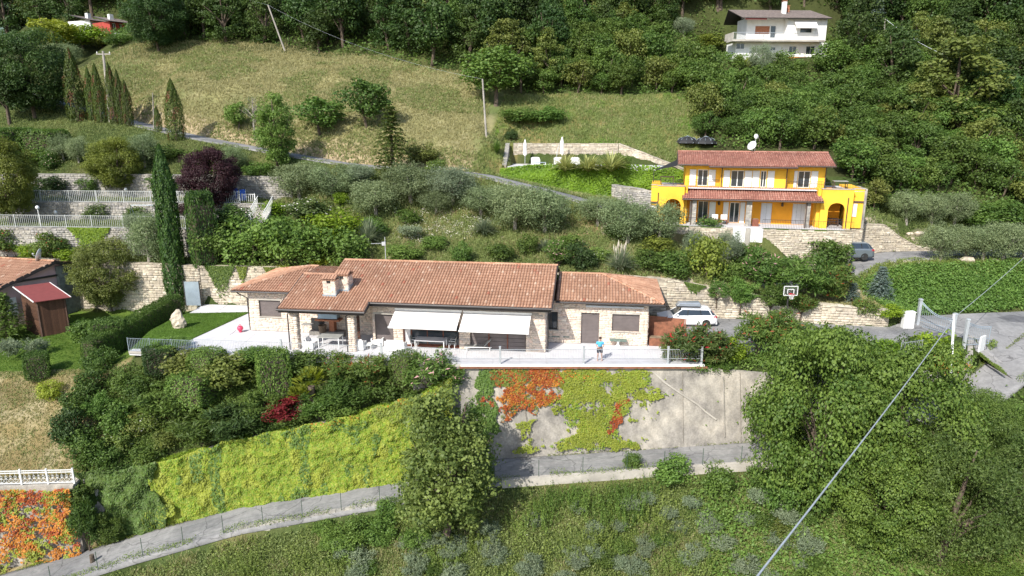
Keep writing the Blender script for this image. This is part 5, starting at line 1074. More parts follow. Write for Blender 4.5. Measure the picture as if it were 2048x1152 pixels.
# --- things on the terrace
def at_px(u, v, z=0.0):
    p = PZ(u, v, z); return np.array([p[0], p[1], z])
def table(label, p, rz, L_, W_, h, topm, legm, name='table', leg=.06, group=None, cat='table', th=.05):
    t_ = thing(name, label, cat, p, rz, group); MB().box(-L_/2, L_/2, -W_/2, W_/2, h-th, h).build('tabletop', topm, t_)
    lm = MB().box(-leg/2, leg/2, -leg/2, leg/2, 0, h-th-.002).mesh('leg', legm)
    for sx in (-1, 1):
        for sy in (-1, 1): link('leg', lm, t_, loc=(sx*(L_/2-leg), sy*(W_/2-leg), 0))
    return t_
def armchair(label, p, rz, w_=.85, name='armchair', seats=1, group=None):
    t_ = thing(name, label, 'sofa' if seats > 1 else 'armchair', p, rz, group); W_ = w_*seats*.9 if seats > 1 else w_
    MB().box(-W_/2, W_/2, -.4, .4, .05, .3).build('base', M['white'], t_); MB().box(-W_/2, W_/2, .3, .42, .303, .78).build('backrest', M['white'], t_)
    for s in (-1, 1): MB().box(min(s*W_/2, s*(W_/2-.1)), max(s*W_/2, s*(W_/2-.1)), -.4, .297, .303, .6).build('armrest', M['white'], t_)
    cw = (W_-.24)/seats
    for k in range(seats):
        x = -W_/2+.12+k*cw; MB().box(x+.01, x+cw-.01, -.38, .28, .31, .45).build('seat_cushion', M['cushion'], t_); MB().hexa([(x+.02, .12, .455), (x+cw-.02, .12, .455), (x+cw-.02, .26, .455), (x+.02, .26, .455)], [(x+.02, .2, .85), (x+cw-.02, .2, .85), (x+cw-.02, .292, .85), (x+.02, .292, .85)]).build('back_cushion', M['cushion'], t_)
    return t_
A0 = HF.a
table('white-framed grey table under the porch', at_px(662, 693), A0, 1.7, .95, .86, M['table_grey'], M['white'])
armchair('white cube armchair left of the porch table', at_px(621, 695), A0+PI/2, .95)
armchair('white armchair nearest the porch pier, its back to the railing', at_px(718, 698), A0+PI, .95)
armchair('white armchair facing out in front of the brown shutter', at_px(757, 689), A0, .95)
armchair('long white sofa with its back to the garden', at_px(792, 700), A0+PI, .85, 'sofa', 2)
table('low white side table between the white armchairs', at_px(738, 697), A0, .6, .6, .4, M['white'], M['white'], 'side_table')
table('long pale dining table under the left awning', at_px(862, 697), A0, 2.3, 1.0, .76, M['deck'], M['white'], 'dining_table')
def chair(label, p, rz, m=None, group=None):
    t_ = thing('chair', label, 'chair', p, rz, group); m = m or M['white']; MB().box(-.25, .25, -.24, .24, .43, .47).build('seat', M['table_grey'], t_)
    MB().hexa([(-.25, .22, .47), (.25, .22, .47), (.25, .25, .47), (-.25, .25, .47)], [(-.25, .3, .9), (.25, .3, .9), (.25, .33, .9), (-.25, .33, .9)]).build('backrest', M['table_grey'], t_)
    lm = MB().box(-.02, .02, -.02, .02, 0, .43).mesh('leg', m)
    for sx in (-.23, .23):
        for sy in (-.21, .21): link('leg', lm, t_, loc=(sx, sy, 0))
        MB().bar((sx, -.22, .65), (sx, .25, .65), .03, .03).build('armrest', m, t_)
chair('grey-backed chair behind the left half of the dining table', at_px(858, 684), A0, None); chair('grey-backed chair behind the right half of the dining table', at_px(884, 686), A0, None)
chair('white-framed chair at the right end of the dining table', at_px(905, 697), A0-PI/2, None); chair('white-framed chair at the left end of the dining table', at_px(830, 694), A0+PI/2, None)
def hf(u, v, y): return np.array([HF.at(u, v, y)[0], y, 0])
k0 = HF.w(HF.at(636, 640, -.9)[0], -.9, 0); gk = thing('outdoor_fireplace', 'outdoor grill with pale blue hood and rusty brick body against the porch wall', 'grill', k0, A0)
MB().hexa([(-.1, .1, 1.45), (1.5, .1, 1.45), (1.5, .85, 1.45), (-.1, .85, 1.45)], [(.05, .45, 2.25), (1.4, .45, 2.25), (1.4, .85, 2.25), (.05, .85, 2.25)]).build('hood', M['hoodblue'], gk)
MB().box(-.3, 1.7, .05, .85, 1.25, 1.37).build('shelf', M['brick'], gk); MB().box(.75, 1.15, .3, .85, .35, 1.245).build('brick_pier', M['brick'], gk); MB().box(-.9, 2.0, .2, .85, 0, .35).build('hearth', M['stained'], gk); MB().box(-.9, .1, .7, .86, .36, 1.25).build('firebox', M['rubber'], gk)
lb = thing('log_basket', 'brown wicker log basket under the grill hood', 'basket', HF.w(HF.at(645, 662, -.9)[0], -.85, .352), A0); MB().lathe([(.24, 0), (.3, .3), (.33, .58), (.29, .58), (.25, .1)], n=14).build('basket', M['basket'], lb)
st = thing('bar_stool', 'tall white-framed bar table left of the grill', 'table', HF.w(HF.at(613, 665, -1.2)[0], -1.2, 0), A0); MB().box(-.3, .6, -.25, .25, 1.05, 1.1).build('tabletop', M['table_grey'], st)
for x in (-.25, .1): MB().tube([(x-.03, -.2, 0), (x, -.15, 1.05)], .02, 6).build('leg', M['white'], st)
lat = thing('lattice_screen', 'narrow dark lattice screen between the porch pier and the shutter', 'screen', HF.w(HF.at(714, 690, -2.6)[0], -2.6, 0), A0)
MB().box(-.28, .28, .06, .1, 0, 2.9).build('panel', M['wood'], lat)
for k in range(8): MB().bar((-.28, .03, .1+k*.35), (.28, .03, .4+k*.35), .03, .03).build('slat', M['redwood'], lat)
sl0 = thing('sun_lounger', 'white sun lounger with raised grey backrest before the dark screens', 'sun lounger', at_px(957, 699), A0+math.radians(8))
MB().box(-1.0, .35, -.33, .33, .3, .34).build('bed', M['table_grey'], sl0)
MB().hexa([(.36, -.33, .3), (.36, .33, .3), (.4, .33, .27), (.4, -.33, .27)], [(.92, -.33, .88), (.92, .33, .88), (.96, .33, .85), (.96, -.33, .85)]).build('backrest', M['table_grey'], sl0)
for s in (-1, 1):
    MB().bar((-1.02, s*.36, .28), (1.0, s*.36, .28), .04, .05).build('frame', M['white'], sl0)
    for x in (-.85, .85): MB().box(x-.03, x+.03, s*.34-.02, s*.34+.02, 0, .26).build('leg', M['white'], sl0)
def bench(label, u, v, L_, n):
    b_ = thing('stone_bench', label, 'bench', at_px(u, v), A0, ); MB().box(-L_/2, L_/2, -.24, .24, .44, .52).build('seat', M['green_stone'], b_)
    for k in range(n):
        x = -L_/2+.25+(L_-.5)*k/(n-1) if n > 1 else 0; MB().lathe([(.2, 0), (.17, .06), (.1, .1), (.09, .3), (.15, .38), (.18, .438)], (x, 0, 0), 8).build('leg', M['plaster'], b_)
bench('long green marble bench on three white pedestals below the small window', 1112, 683, 2.1, 3)
bench('single green marble bench right of the standing man', 1236, 692, 1.25, 1)
rk = MB(); random.seed(3)
for k in range(9):
    z = k/8; w_ = .55*math.sin(PI*min(1, .25+z*.72))+.08
    rk.v += [(math.cos(2*PI*i/12)*w_*random.uniform(.7, 1.1)+.08*math.sin(k), math.sin(2*PI*i/12)*w_*.55*random.uniform(.7, 1.15), z*1.65) for i in range(12)]
for k in range(8): rk.f += [(k*12+i, k*12+(i+1) % 12, k*12+12+(i+1) % 12, k*12+12+i) for i in range(12)]
rk.f += [tuple(range(12))[::-1], tuple(range(96, 108))]; rk.t = [.5]*len(rk.f)
o = rk.build('boulder', M['rock'], None, loc=at_px(358, 656)-[0, 0, .05]); setp(o, 'tall upright pale limestone boulder standing on the small lawn', 'rock')
hp = thing('toy_hopper', 'pink-red bouncy toy ball with handle on the pale terrace', 'toy', at_px(481, 664), .4); MB().lathe([(.02, 0), (.17, .04), (.25, .2), (.2, .36), (.04, .43)], (0, 0, .1), 14).build('ball', M['pinkplastic'], hp, smooth=True); MB().tube([(-.1, 0, .5), (-.05, 0, .62), (.05, 0, .62), (.1, 0, .5)], .025, 6).tube([(0, 0, 0), (0, 0, .12)], .12, 8).build('handle', M['pinkplastic'], hp)
gd = thing('garden_gate', 'grey steel gate in the shaded wall left of the small lawn', 'gate', at_px(386, 612), A0+.1); MB().box(-.6, .75, 0, .05, 0.05, 2.3).build('gate_panel', M['steelblue'], gd); MB().box(-.68, -.6, -.02, .08, 0, 2.4).box(.75, .83, -.02, .08, 0, 2.4).build('gate_frame', M['dark_metal'], gd)
cp = HF.w(31.95, 1.2, 0); cg = thing('rusted_steel_gate', 'rust-brown steel gate panels beside the right end of the stone house', 'gate', cp, A0-.15)
for k in range(2): MB().box(k*1.35+.02, k*1.35+1.32, 0, .04, .25, 2.05-.05*k).build('panel', M['rust'], cg)
for x in (0, 1.34): MB().box(x-.03, x+.02, -.02, .06, 0, 2.1).build('post', M['rust'], cg)
MB().box(2.7, 2.78, -.02, .06, 0, 2.0).build('post', M['rust'], cg)
for k in range(5): MB().lathe([(.05, 0), (.05, .01)], (.5+.14*(k % 3), 0, 0), 8) 
pl = thing('steel_planter', 'low rusted steel planter in front of the steel gate', 'planter', HF.w(31.95, .1, 0), A0); MB().box(0, 2.6, 0, .7, 0, .6).build('box', M['rust'], pl); MB().box(.05, 2.55, .05, .65, .603, .62).build('soil', M['dirt'], pl)
p = HF.w(HF.at(770, 520, 3.2)[0], 3.4, 5.0); an = thing('tv_aerial', 'pale television aerial on a thin mast above the main ridge', 'aerial', p)
zt = P(771, 474, p[1])[2]-5.0; MB().tube([(0, 0, 0), (0, 0, zt)], .03, 6).build('mast', M['galv'], an); MB().bar((-1.15, 0, zt-.55), (.1, 0, zt-.5), .03, .03).build('boom', M['galv'], an)
for k in range(6): MB().bar((-1.1+k*.2, -.22, zt-.55), (-1.1+k*.2, .22, zt-.55), .015, .015).build('rod', M['galv'], an)
MB().box(-.25, .05, -.1, .05, zt-.7, zt-.4).build('panel', M['galv'], an)

# --- the man
def skin(name, joints, edges, root, m, parent, sub=1, **kw):
    me = bpy.data.meshes.new(name); me.from_pydata([j[:3] for j in joints], edges, []); o = link(name, me, parent, m, **kw)
    md = o.modifiers.new('skin', 'SKIN'); md.use_smooth_shade = True
    for k, j in enumerate(joints):
        r_ = j[3] if isinstance(j[3], tuple) else (j[3], j[3]); me.skin_vertices[0].data[k].radius = r_
    me.skin_vertices[0].data[root].use_root = True
    if sub: s_ = o.modifiers.new('sub', 'SUBSURF'); s_.levels = sub; s_.render_levels = sub
    return o
mp_ = at_px(1199, 721.5); man = thing('person', 'man in light blue t-shirt and dark shorts looking down at his hands by the railing', 'person', mp_, 0)
J = [(0,0,.95,(.14,.1)),(0,0,1.18,(.135,.095)),(0,-.01,1.38,(.15,.1)),(0,-.01,1.48,(.07,.06)),(0,-.04,1.56,(.055,.055)),(0,-.06,1.64,(.085,.1)),(0,-.07,1.72,(.07,.085)),
     (-.19,0,1.4,.062),(.19,0,1.4,.062),(-.27,-.04,1.13,.045),(.27,-.04,1.13,.045),(-.13,-.27,1.1,.034),(.13,-.27,1.1,.034),(-.06,-.34,1.12,.03),(.06,-.34,1.12,.03),
     (-.1,0,.86,.095),(.1,0,.86,.095),(-.12,-.01,.48,.06),(.13,-.01,.48,.06),(-.13,.02,.28,.055),(.15,.02,.28,.055),(-.14,.03,.08,.038),(.16,.03,.08,.038),(-.15,-.12,.035,.035),(.17,-.12,.035,.035)]
E = [(0,1),(1,2),(2,3),(3,4),(4,5),(5,6),(2,7),(2,8),(7,9),(8,10),(9,11),(10,12),(11,13),(12,14),(0,15),(0,16),(15,17),(16,18),(17,19),(18,20),(19,21),(20,22),(21,23),(22,24)]
skin('body', J, E, 0, M['skin'], man)
for s in (-1, 1):
    for k in range(4): MB().tube([(s*.055, -.33-.01*k, 1.14-.012*k), (s*.02, -.37, 1.15-.014*k), (s*.004, -.36, 1.16-.014*k)], .009, 5).build('finger', M['skin'], man)
    MB().tube([(s*.06, -.32, 1.15), (s*.035, -.35, 1.18)], .011, 5).build('thumb', M['skin'], man)
skin('t_shirt', [(0,0,.9,(.165,.125)),(0,0,1.18,(.16,.12)),(0,-.01,1.38,(.175,.125)),(0,-.01,1.45,(.09,.08)),(-.19,0,1.4,.085),(.19,0,1.4,.085),(-.245,-.02,1.22,.075),(.245,-.02,1.22,.075)], [(0,1),(1,2),(2,3),(2,4),(2,5),(4,6),(5,7)], 0, M['shirt'], man)
skin('shorts', [(0,0,.93,(.165,.125)),(-.1,0,.84,.115),(.1,0,.84,.115),(-.12,0,.56,.1),(.125,0,.56,.1)], [(0,1),(0,2),(1,3),(2,4)], 0, M['shorts'], man)
MB().lathe([(.03, -.02), (.09, .0), (.105, .06), (.09, .12), (.05, .155), (.001, .165)], (0, -.045, 1.655), 12).build('hair', M['hair'], man, smooth=True)
for s in (-1, 1): MB().lathe([(.008, -.02), (.02, 0), (.008, .03)], (s*.092, -.06, 1.65), 6).build('ear', M['skin'], man)
MB().box(-.012, .012, -.17, -.15, 1.62, 1.66).build('nose', M['skin'], man)
rc = thing('remote_controller', 'small dark remote held in the hands of the man', 'remote', mp_+[0, -.36, 1.13]); MB().box(-.09, .09, -.03, .05, 0, .035).build('case', M['rubber'], rc); MB().tube([(-.06, .05, .02), (-.06, .12, .06)], .006, 4).tube([(.06, .05, .02), (.06, .12, .06)], .006, 4).build('antenna', M['rubber'], rc)

# --- cars
def car(label, p, rz, paint, L_=4.6, W_=1.84, H_=1.5, suv=False, dark=False):
    c_ = thing('parked_car', label, 'car', p, rz); h = W_/2; cl = .2 if suv else .16
    st_ = [(-L_/2, .62, .42, .62), (-L_/2+.12, .82, .3, .74), (-L_/2+.75, .96, cl, .88), (-L_/2+1.25, 1, cl, .95), (0, 1, cl, .98), (L_/2-1.0, 1, cl, 1.02), (L_/2-.2, .96, .28, 1.02), (L_/2, .82, .36, .9)]
    mb = MB(); rings = []
    for x, w_, zb, zt in st_:
        zt *= H_/1.5 if suv else 1; hh = h*w_; rings.append([(x, -hh*.9, zb), (x, hh*.9, zb), (x, hh, zb+.12), (x, hh, zt-.14), (x, hh*.93, zt), (x, -hh*.93, zt), (x, -hh, zt-.14), (x, -hh, zb+.12)])
    mb.v = [q_ for r_ in rings for q_ in r_]; n = 8
    for i in range(len(rings)-1): mb.f += [(i*n+k, i*n+(k+1) % n, (i+1)*n+(k+1) % n, (i+1)*n+k) for k in range(n)]
    mb.f += [tuple(range(n))[::-1], tuple((len(rings)-1)*n+k for k in range(n))]; mb.t = [.5]*len(mb.f)
    body = mb.build('body', paint, c_)
    bv_ = body.modifiers.new('bevel', 'BEVEL'); bv_.width = .03; bv_.segments = 2
    zb_ = .96*(H_/1.5 if suv else 1)
    def loft(prof, name, m, grow=0.0):
        mb = MB(); R = [[(x, -h*wb, z0), (x, h*wb, z0), (x2, h*wt, z1), (x2, -h*wt, z1)] for x, x2, wb, wt, z0, z1 in prof]
        for a_, b_ in zip(R[:-1], R[1:]): mb.add(a_+b_, [(0, 1, 5, 4), (1, 2, 6, 5), (2, 3, 7, 6), (3, 0, 4, 7)])
        mb.add(R[0], [(3, 2, 1, 0)]); mb.add(R[-1], [(0, 1, 2, 3)]); return mb.build(name, m, c_)
    xf, xr = -L_/2+1.15, L_/2-.12
    loft([(xf, xf+.75, .9, .72, zb_, H_-.05), (xr, xr-.42, .9, .7, zb_+.03, H_-.07)], 'window_glass', M['carglass'])
    rf = MB(); rf.hexa([(xf+.7, -h*.73, H_-.06), (xf+.7, h*.73, H_-.06), (xr-.38, h*.71, H_-.08), (xr-.38, -h*.71, H_-.08)], [(xf+.85, -h*.66, H_), (xf+.85, h*.66, H_), (xr-.5, h*.64, H_-.02), (xr-.5, -h*.64, H_-.02)]); rf.build('roof', paint, c_)
    for s in (-1, 1):
        pil = [((xf, .91, zb_-.02), (xf+.72, .735, H_-.05)), ((-.05, .91, zb_), (.0, .735, H_-.05)), ((1.05, .91, zb_), (.98, .73, H_-.06)), ((xr-.3, .91, zb_), (xr-.55, .72, H_-.07))]
        for k, (a_, b_) in enumerate(pil): MB().bar((a_[0], s*h*a_[1], a_[2]), (b_[0], s*h*b_[1], b_[2]), .05, .06 if k else .07).build('pillar', paint if k in (0, 3) else M['rubber'], c_)
        MB().bar((xf+.9, s*h*.62, H_+.05), (xr-.65, s*h*.6, H_+.04), .03, .03).build('roof_rail', M['galv'], c_)
        MB().hexa([(L_/2-.02, s*h*.5, .8*H_/1.5), (L_/2-.02, s*h*.86, .8*H_/1.5), (L_/2-.28, s*h*.985, .82*H_/1.5), (L_/2-.3, s*h*.9, .82*H_/1.5)][::s], [(L_/2-.03, s*h*.5, .95*H_/1.5), (L_/2-.03, s*h*.86, .95*H_/1.5), (L_/2-.3, s*h*.99, .99*H_/1.5), (L_/2-.32, s*h*.9, .99*H_/1.5)][::s]).build('tail_light', M['tail'], c_)
        MB().box(-L_/2+.02, -L_/2+.2, min(s*h*.5, s*h*.8), max(s*h*.5, s*h*.8), .62, .74).build('headlight', M['globe'], c_)
        MB().box(xf+.25, xf+.42, min(s*h*.95, s*h*1.12), max(s*h*.95, s*h*1.12), zb_+.0, zb_+.14).build('wing_mirror', paint, c_)
        for x in (-L_/2+.88, L_/2-.9):
            wl_ = MB(); wl_.lathe([(.2, -.1), (.33, -.11), (.345, -.06), (.345, .06), (.33, .11), (.2, .1)], n=20); wo = wl_.build('wheel', M['rubber'], c_, loc=(x, s*(h-.1), .345)); wo.rotation_euler = (PI/2, 0, 0)
            rm = MB(); rm.lathe([(.02, -.118), (.06, -.118), (.06, .118), (.02, .118)], n=10)
            for k in range(5): a_ = 2*PI*k/5; rm.bar((.05*math.cos(a_), .05*math.sin(a_), 0), (.22*math.cos(a_), .22*math.sin(a_), 0), .2, .06)
            rm.build('rim', M['rubber'] if dark else M['galv'], wo)
            MB().lathe([(.36, -.02), (.41, -.02), (.41, .02), (.36, .02)], n=20)
    MB().box(L_/2-.04, L_/2+.015, -.26, .26, .62, .73).build('number_plate', M['white'], c_)
    MB().box(L_/2-.1, L_/2+.02, -h*.8, h*.8, cl+.08, .48).build('rear_bumper', M['rubber'] if suv else paint, c_)
    return c_
p = at_px(1373, 662, .0); p[1] = 9.6; p[0] = PZ(1371, 650, .0)[0]+.1
wc = car('white estate car parked by the pale stone wall behind the oleander', p, math.radians(-4), M['carwhite'], 4.75, 1.85, 1.48)
rb_ = thing('roof_box', 'grey roof box on top of the white estate car', 'roof box', p+[.15, .1, 1.52], math.radians(-4))
MB().hexa([(-1.05, -.38, .05), (.95, -.38, .05), (.95, .38, .05), (-1.05, .38, .05)], [(-.8, -.36, .36), (.9, -.36, .4), (.9, .36, .4), (-.8, .36, .36)]).build('lid', M['grey_metal'], rb_).modifiers.new('b', 'BEVEL').width = .06
MB().box(-1.02, .92, -.36, .36, 0, .048).build('base', M['rubber'], rb_)
p = YF.w(1.0, -.9, 0); p[2] = 3.42; p[0] = P(1697, 500, 20.4)[0]; p[1] = 20.6
car('grey sport utility car with dark wheels half hidden behind the stone wall end', p, math.radians(-8), M['cargrey'], 4.45, 1.85, 1.64, True, True)
bt = thing('plastic_bag', 'crumpled bright blue plastic sack on the drive beside the grey car', 'bag', at_px(1705, 516, 3.2)); MB().lathe([(.05, 0), (.28, .05), (.3, .2), (.16, .38), (.05, .42)], n=9).build('sack', M['blue'], bt)

# --- basketball hoop, gates, poles, wires
p = at_px(1570, 655, 0); h_ = thing('basketball_hoop', 'basketball hoop with clear framed backboard on a dark pole by the drive', 'basketball hoop', p)
MB().tube([(0, 0, 0), (0, 0, 2.75), (0, -.25, 3.0)], .06, 8).build('pole', M['dark_metal'], h_); bx = MB()
for a_, b_ in (((-.55, 2.85), (.55, 2.85)), ((-.55, 3.6), (.55, 3.6)), ((-.55, 2.85), (-.55, 3.6)), ((.55, 2.85), (.55, 3.6)), ((-.25, 3.0), (-.25, 3.35)), ((.25, 3.0), (.25, 3.35)), ((-.25, 3.35), (.25, 3.35))): bx.bar((a_[0], -.4, a_[1]), (b_[0], -.4, b_[1]), .05, .05)
gl = bpy.data.materials.new('clear_acrylic'); gl.use_nodes = True; gb_ = gl.node_tree.nodes['Principled BSDF']; gb_.inputs['Transmission Weight'].default_value = .95; gb_.inputs['Roughness'].default_value = .05; gb_.inputs['IOR'].default_value = 1.1
bd = MB().box(-.53, .53, -.405, -.39, 2.87, 3.58).build('backboard', gl, h_); bx.build('board_frame', M['white'], bd)
n_ = 12; rg = MB(); rg.tube([(.23*math.cos(2*PI*k/n_), -.66+.23*math.sin(2*PI*k/n_), 3.0) for k in range(n_+1)], .02, 5, cap=False).box(-.06, .06, -.46, -.41, 2.95, 3.03); rg.build('rim', M['tail'], h_)
nt_ = MB()
for k in range(n_):
    a_, b_ = 2*PI*k/n_, 2*PI*(k+1)/n_; nt_.tube([(.22*math.cos(a_), -.66+.22*math.sin(a_), 2.99), (.12*math.cos(b_), -.66+.12*math.sin(b_), 2.6)], .008, 3, cap=False).tube([(.22*math.cos(b_), -.66+.22*math.sin(b_), 2.99), (.12*math.cos(a_), -.66+.12*math.sin(a_), 2.6)], .008, 3, cap=False)
nt_.build('net', M['white'], h_)
def gpost(u, v0, v1, root, o0, z=.0, r_=.11):
    p = at_px(u, v0, z); hh = 16.8 - math.hypot(p[1]+45.3, 0)*math.tan(PITCH+math.atan((v1-576)/FPX)) - z
    MB().box(p[0]-r_-o0[0], p[0]+r_-o0[0], p[1]-r_-o0[1], p[1]+r_-o0[1], z-.3-o0[2], z+hh-o0[2]).box(p[0]-r_*1.3-o0[0], p[0]+r_*1.3-o0[0], p[1]-r_*1.3-o0[1], p[1]+r_*1.3-o0[1], z+hh-.12-o0[2], z+hh-.05-o0[2]).build('post', M['galv'], root)
    return p, hh
o0 = at_px(1834, 652, 0); gt = thing('entrance_gate', 'tall grey steel driveway gate with curved top wires between two posts', 'gate', o0)
pa, ha = gpost(1834, 652, 597, gt, o0); pb, hb = gpost(1904, 672, 626, gt, o0, -.05)
def leaf(root, pa, pb, z0, h0, h1, n, o0, m, dip):
    for k in range(n+1):
        f = k/n; h = h0+(h1-h0)*f-dip*math.sin(PI*f); q_ = pa+(pb-pa)*f-o0; q_[2] = z0
        MB().tube([(q_[0], q_[1], z0+.1), (q_[0], q_[1], z0+h)], .012 if k not in (0, n) else .03, 4).build('bar', m, root)
    for hh0, hh1, dp in ((h0, h1, dip), (h0-.12, h1-.12, dip), (.55, .55, 0), (.1, .1, 0)):
        MB().tube([(*(pa+(pb-pa)*k/8-o0)[:2], z0+hh0+(hh1-hh0)*k/8-dp*math.sin(PI*k/8)) for k in range(9)], .025, 5).build('rail', m, root)
leaf(gt, pa+[.15, 0, 0], pb-[.15, 0, 0], -.03, 2.1, 1.4, 16, o0, M['steelblue'], .35)
o1 = at_px(1928, 690, -.1); gs = thing('side_gate', 'small grey wire gate right of the tall lamp post with drooping top rail', 'gate', o1)
pc_, hc = gpost(1928, 690, 637, gs, o1, -.1, .1); pd, hd = at_px(1975, 700, -.2), 1
leaf(gs, pc_+[.1, 0, 0], PZ(1976, 690, -.2), -.1, 1.9, 1.5, 12, o1, M['steelblue'], .15)
wp = thing('gate_pillar', 'white rendered gate pillar at the right end of the low stone wall', 'pillar', at_px(1814, 656, 0)); MB().box(-.42, .42, -.2, .25, -.1, 1.35).box(-.46, .46, -.24, .29, 1.353, 1.42).build('pillar', M['plaster'], wp)
wn = thing('letter_box', 'pale flat letter box set on the curved drive wall', 'letter box', P(1968, 682, 2.2)); MB().hexa([(-.35, -.2, -.8), (.3, .25, -.8), (.25, .35, -.8), (-.4, -.1, -.8)], [(-.35, -.2, .35), (.3, .25, .35), (.25, .35, .35), (-.4, -.1, .35)]).build('box', M['plaster'], wn)
fence('drive_railing', 'short pale railing at the drive edge behind the big maple', [tuple(at_px(1800, 712, -.1)), tuple(at_px(1842, 706, -.1))], 1.0, M['galv'], 1.8, .16, .02, .012, .02, cat='railing')
def pole(name, label, top, base, r0, r1, m, cat='pole'):
    t_ = thing(name, label, cat, base); d = np.array(top)-np.array(base); MB().tube([(0, 0, -.3), tuple(d)], [r0, r1], 8).build('shaft', m, t_); return t_, d
bp = P(1888, 900, -1.5); bp[2] = ground(bp[0], bp[1]); tp = P(1908, 628, .6)
t_, d = pole('utility_pole', 'tall white steel utility pole beside the curved drive wall', tp, bp, .1, .075, M['white'])
MB().bar(d+[-.25, 0, -.5], d+[.25, 0, -.45], .05, .05).build('bracket', M['galv'], t_); MB().box(d[0]-.1, d[0]+.1, d[1]-.16, d[1]-.1, d[2]-.9, d[2]-.3).build('clamp', M['galv'], t_)
ends = [P(1497, 1175, -32.5), P(2075, 490, 20)]
def cable(label, a_, b_, sag, r_, group=None, m=None):
    o_ = thing('power_cable', label, 'cable', a_, 0, group); pts_ = [np.zeros(3)+(np.array(b_)-np.array(a_))*k/16-[0, 0, sag*4*(k/16)*(1-k/16)] for k in range(17)]; MB().tube(pts_, r_, 5).build('strand', m or M['galv'], o_)
cable('thick overhead cable running from the white pole towards the lower right foreground', tp-[0, 0, .4], ends[0], .15, .028); cable('overhead cable running from the white pole to the upper right edge', tp-[0, 0, .3], ends[1], .15, .02)
def ground_pole(name, label, ub, vb, ut, vt, m, r0=.14, r1=.1, dy=0, yo=None):
    b_ = hit(ub, vb) if yo is None else P(ub, vb, yo); t_p = P(ut, vt, b_[1]+dy); return pole(name, label, t_p, b_, r0, r1, m)
lt, dl_ = ground_pole('utility_pole', 'grey concrete utility pole with a crossarm at the left among the thuja columns', 221, 245, 206, 102, M['pole'], .2, .13)
MB().bar(dl_+[-.85, 0, -.35], dl_+[.85, 0, -.35], .12, .12).build('crossarm', M['pole'], lt)
for x in (-.75, 0, .75): MB().lathe([(.05, 0), (.08, .08), (.04, .16), (.07, .24)], tuple(dl_+[x, 0, -.28]), 6).build('insulator', M['dish'], lt)
p1, d1_ = ground_pole('timber_pole', 'leaning grey timber pole at the upper wood edge', 571, 102, 536, 10, M['pole'], .13, .1)
p2, d2_ = ground_pole('timber_pole', 'slender grey timber pole at the right border of the dry meadow', 973, 275, 965, 158, M['pole'], .12, .09)
p3, d3_ = ground_pole('timber_pole', 'short pale timber pole right of the white house', 1764, 96, 1771, 38, M['pole'], .12, .09, yo=56)
p1p, p2p = np.array(p1.location)+d1_, np.array(p2.location)+d2_
cable('thin wire from the leaning timber pole down to the pole by the meadow border', p1p, p2p, 1.2, .007); cable('thin wire running up out of the picture from the leaning timber pole', p1p, p1p+[-25, 12, 9], .5, .007)
cable('thin wire dropping right from the short timber pole', np.array(p3.location)+d3_, np.array(p3.location)+d3_+[6, -6, -5.5], .4, .02)
for u, vb, vt, lb in ((308, 258, 185, 'bare dead trunk standing beside the lane left of the short thuja'),):
    ground_pole('dead_trunk', lb, u, vb, u-3, vt, M['pale_bark'], .1, .04)
sp_ = PZ(187, 1136, OE[3][2]+.0); t_ = thing('wooden_post', 'short thick weathered wooden post beside the lower road at the left', 'post', sp_); MB().tube([(0, 0, -.3), (.02, 0, 1.0)], [.16, .14], 9).build('post', M['bark'], t_)
wfp = [p for p in line([(q_[0], q_[1]-.12, q_[2]) for q_ in OE], .5, False) if -32 < p[0] < 27]
wf = thing('wire_fence', 'thin green wire fence with slim posts along the outer edge of the lower road', 'fence', wfp[0]); pm = MB().tube([(0, 0, -.2), (0, 0, 1.35)], .022, 5).mesh('post', M['green_post']); acc = 2.6
for a_, b_ in zip(wfp[:-1], wfp[1:]):
    acc += np.linalg.norm(b_-a_)
    if acc > 2.55: acc = 0; link('post', pm, wf, loc=a_-wfp[0])
for z in (.3, .75, 1.2): MB().tube([tuple(np.array(p)-wfp[0]+[0, 0, z]) for p in wfp[::3]], .005, 3, cap=False).build('wire', M['green_post'], wf)
def patch(name, poly, m, up):
    c = np.array(poly); n = len(c); z = np.array([float(max(ground(x+a, y+b_) for a in (-.3, 0, .3) for b_ in (-.3, 0, .3))) for x, y in c])+up
    mb = MB(); mb.hexa([(*p, q_-.03) for p, q_ in zip(c, z)], [(*p, q_) for p, q_ in zip(c, z)], .5); mb.build(name, m, kind='structure')
for pl_ in ([(1995,636),(2020,632),(2070,638),(2070,646),(2020,643)],[(1860,668),(1880,664),(1896,672),(1870,678)]): patch('asphalt_patch', [tuple(PZ(u, v, -.25 if v > 690 else 0)[:2]) for u, v in pl_], M['tar'], .065)
for ln_ in ([(1935,655),(1960,665),(1985,690),(1992,710)],[(1880,650),(1925,655),(1975,650)],[(1560,660),(1640,666),(1700,662)]):
    q_ = [PZ(u, v, 0) for u, v in ln_]; mb = MB()
    for a_, b_ in zip(q_[:-1], q_[1:]):
        for p_ in (a_, b_): p_[2] = (float(ground(p_[0], p_[1]))+.075) if p_[0] > 31 else .006
        mb.bar(a_, b_, .05, .01)
    mb.build('road_crack', M['tar'], kind='structure')
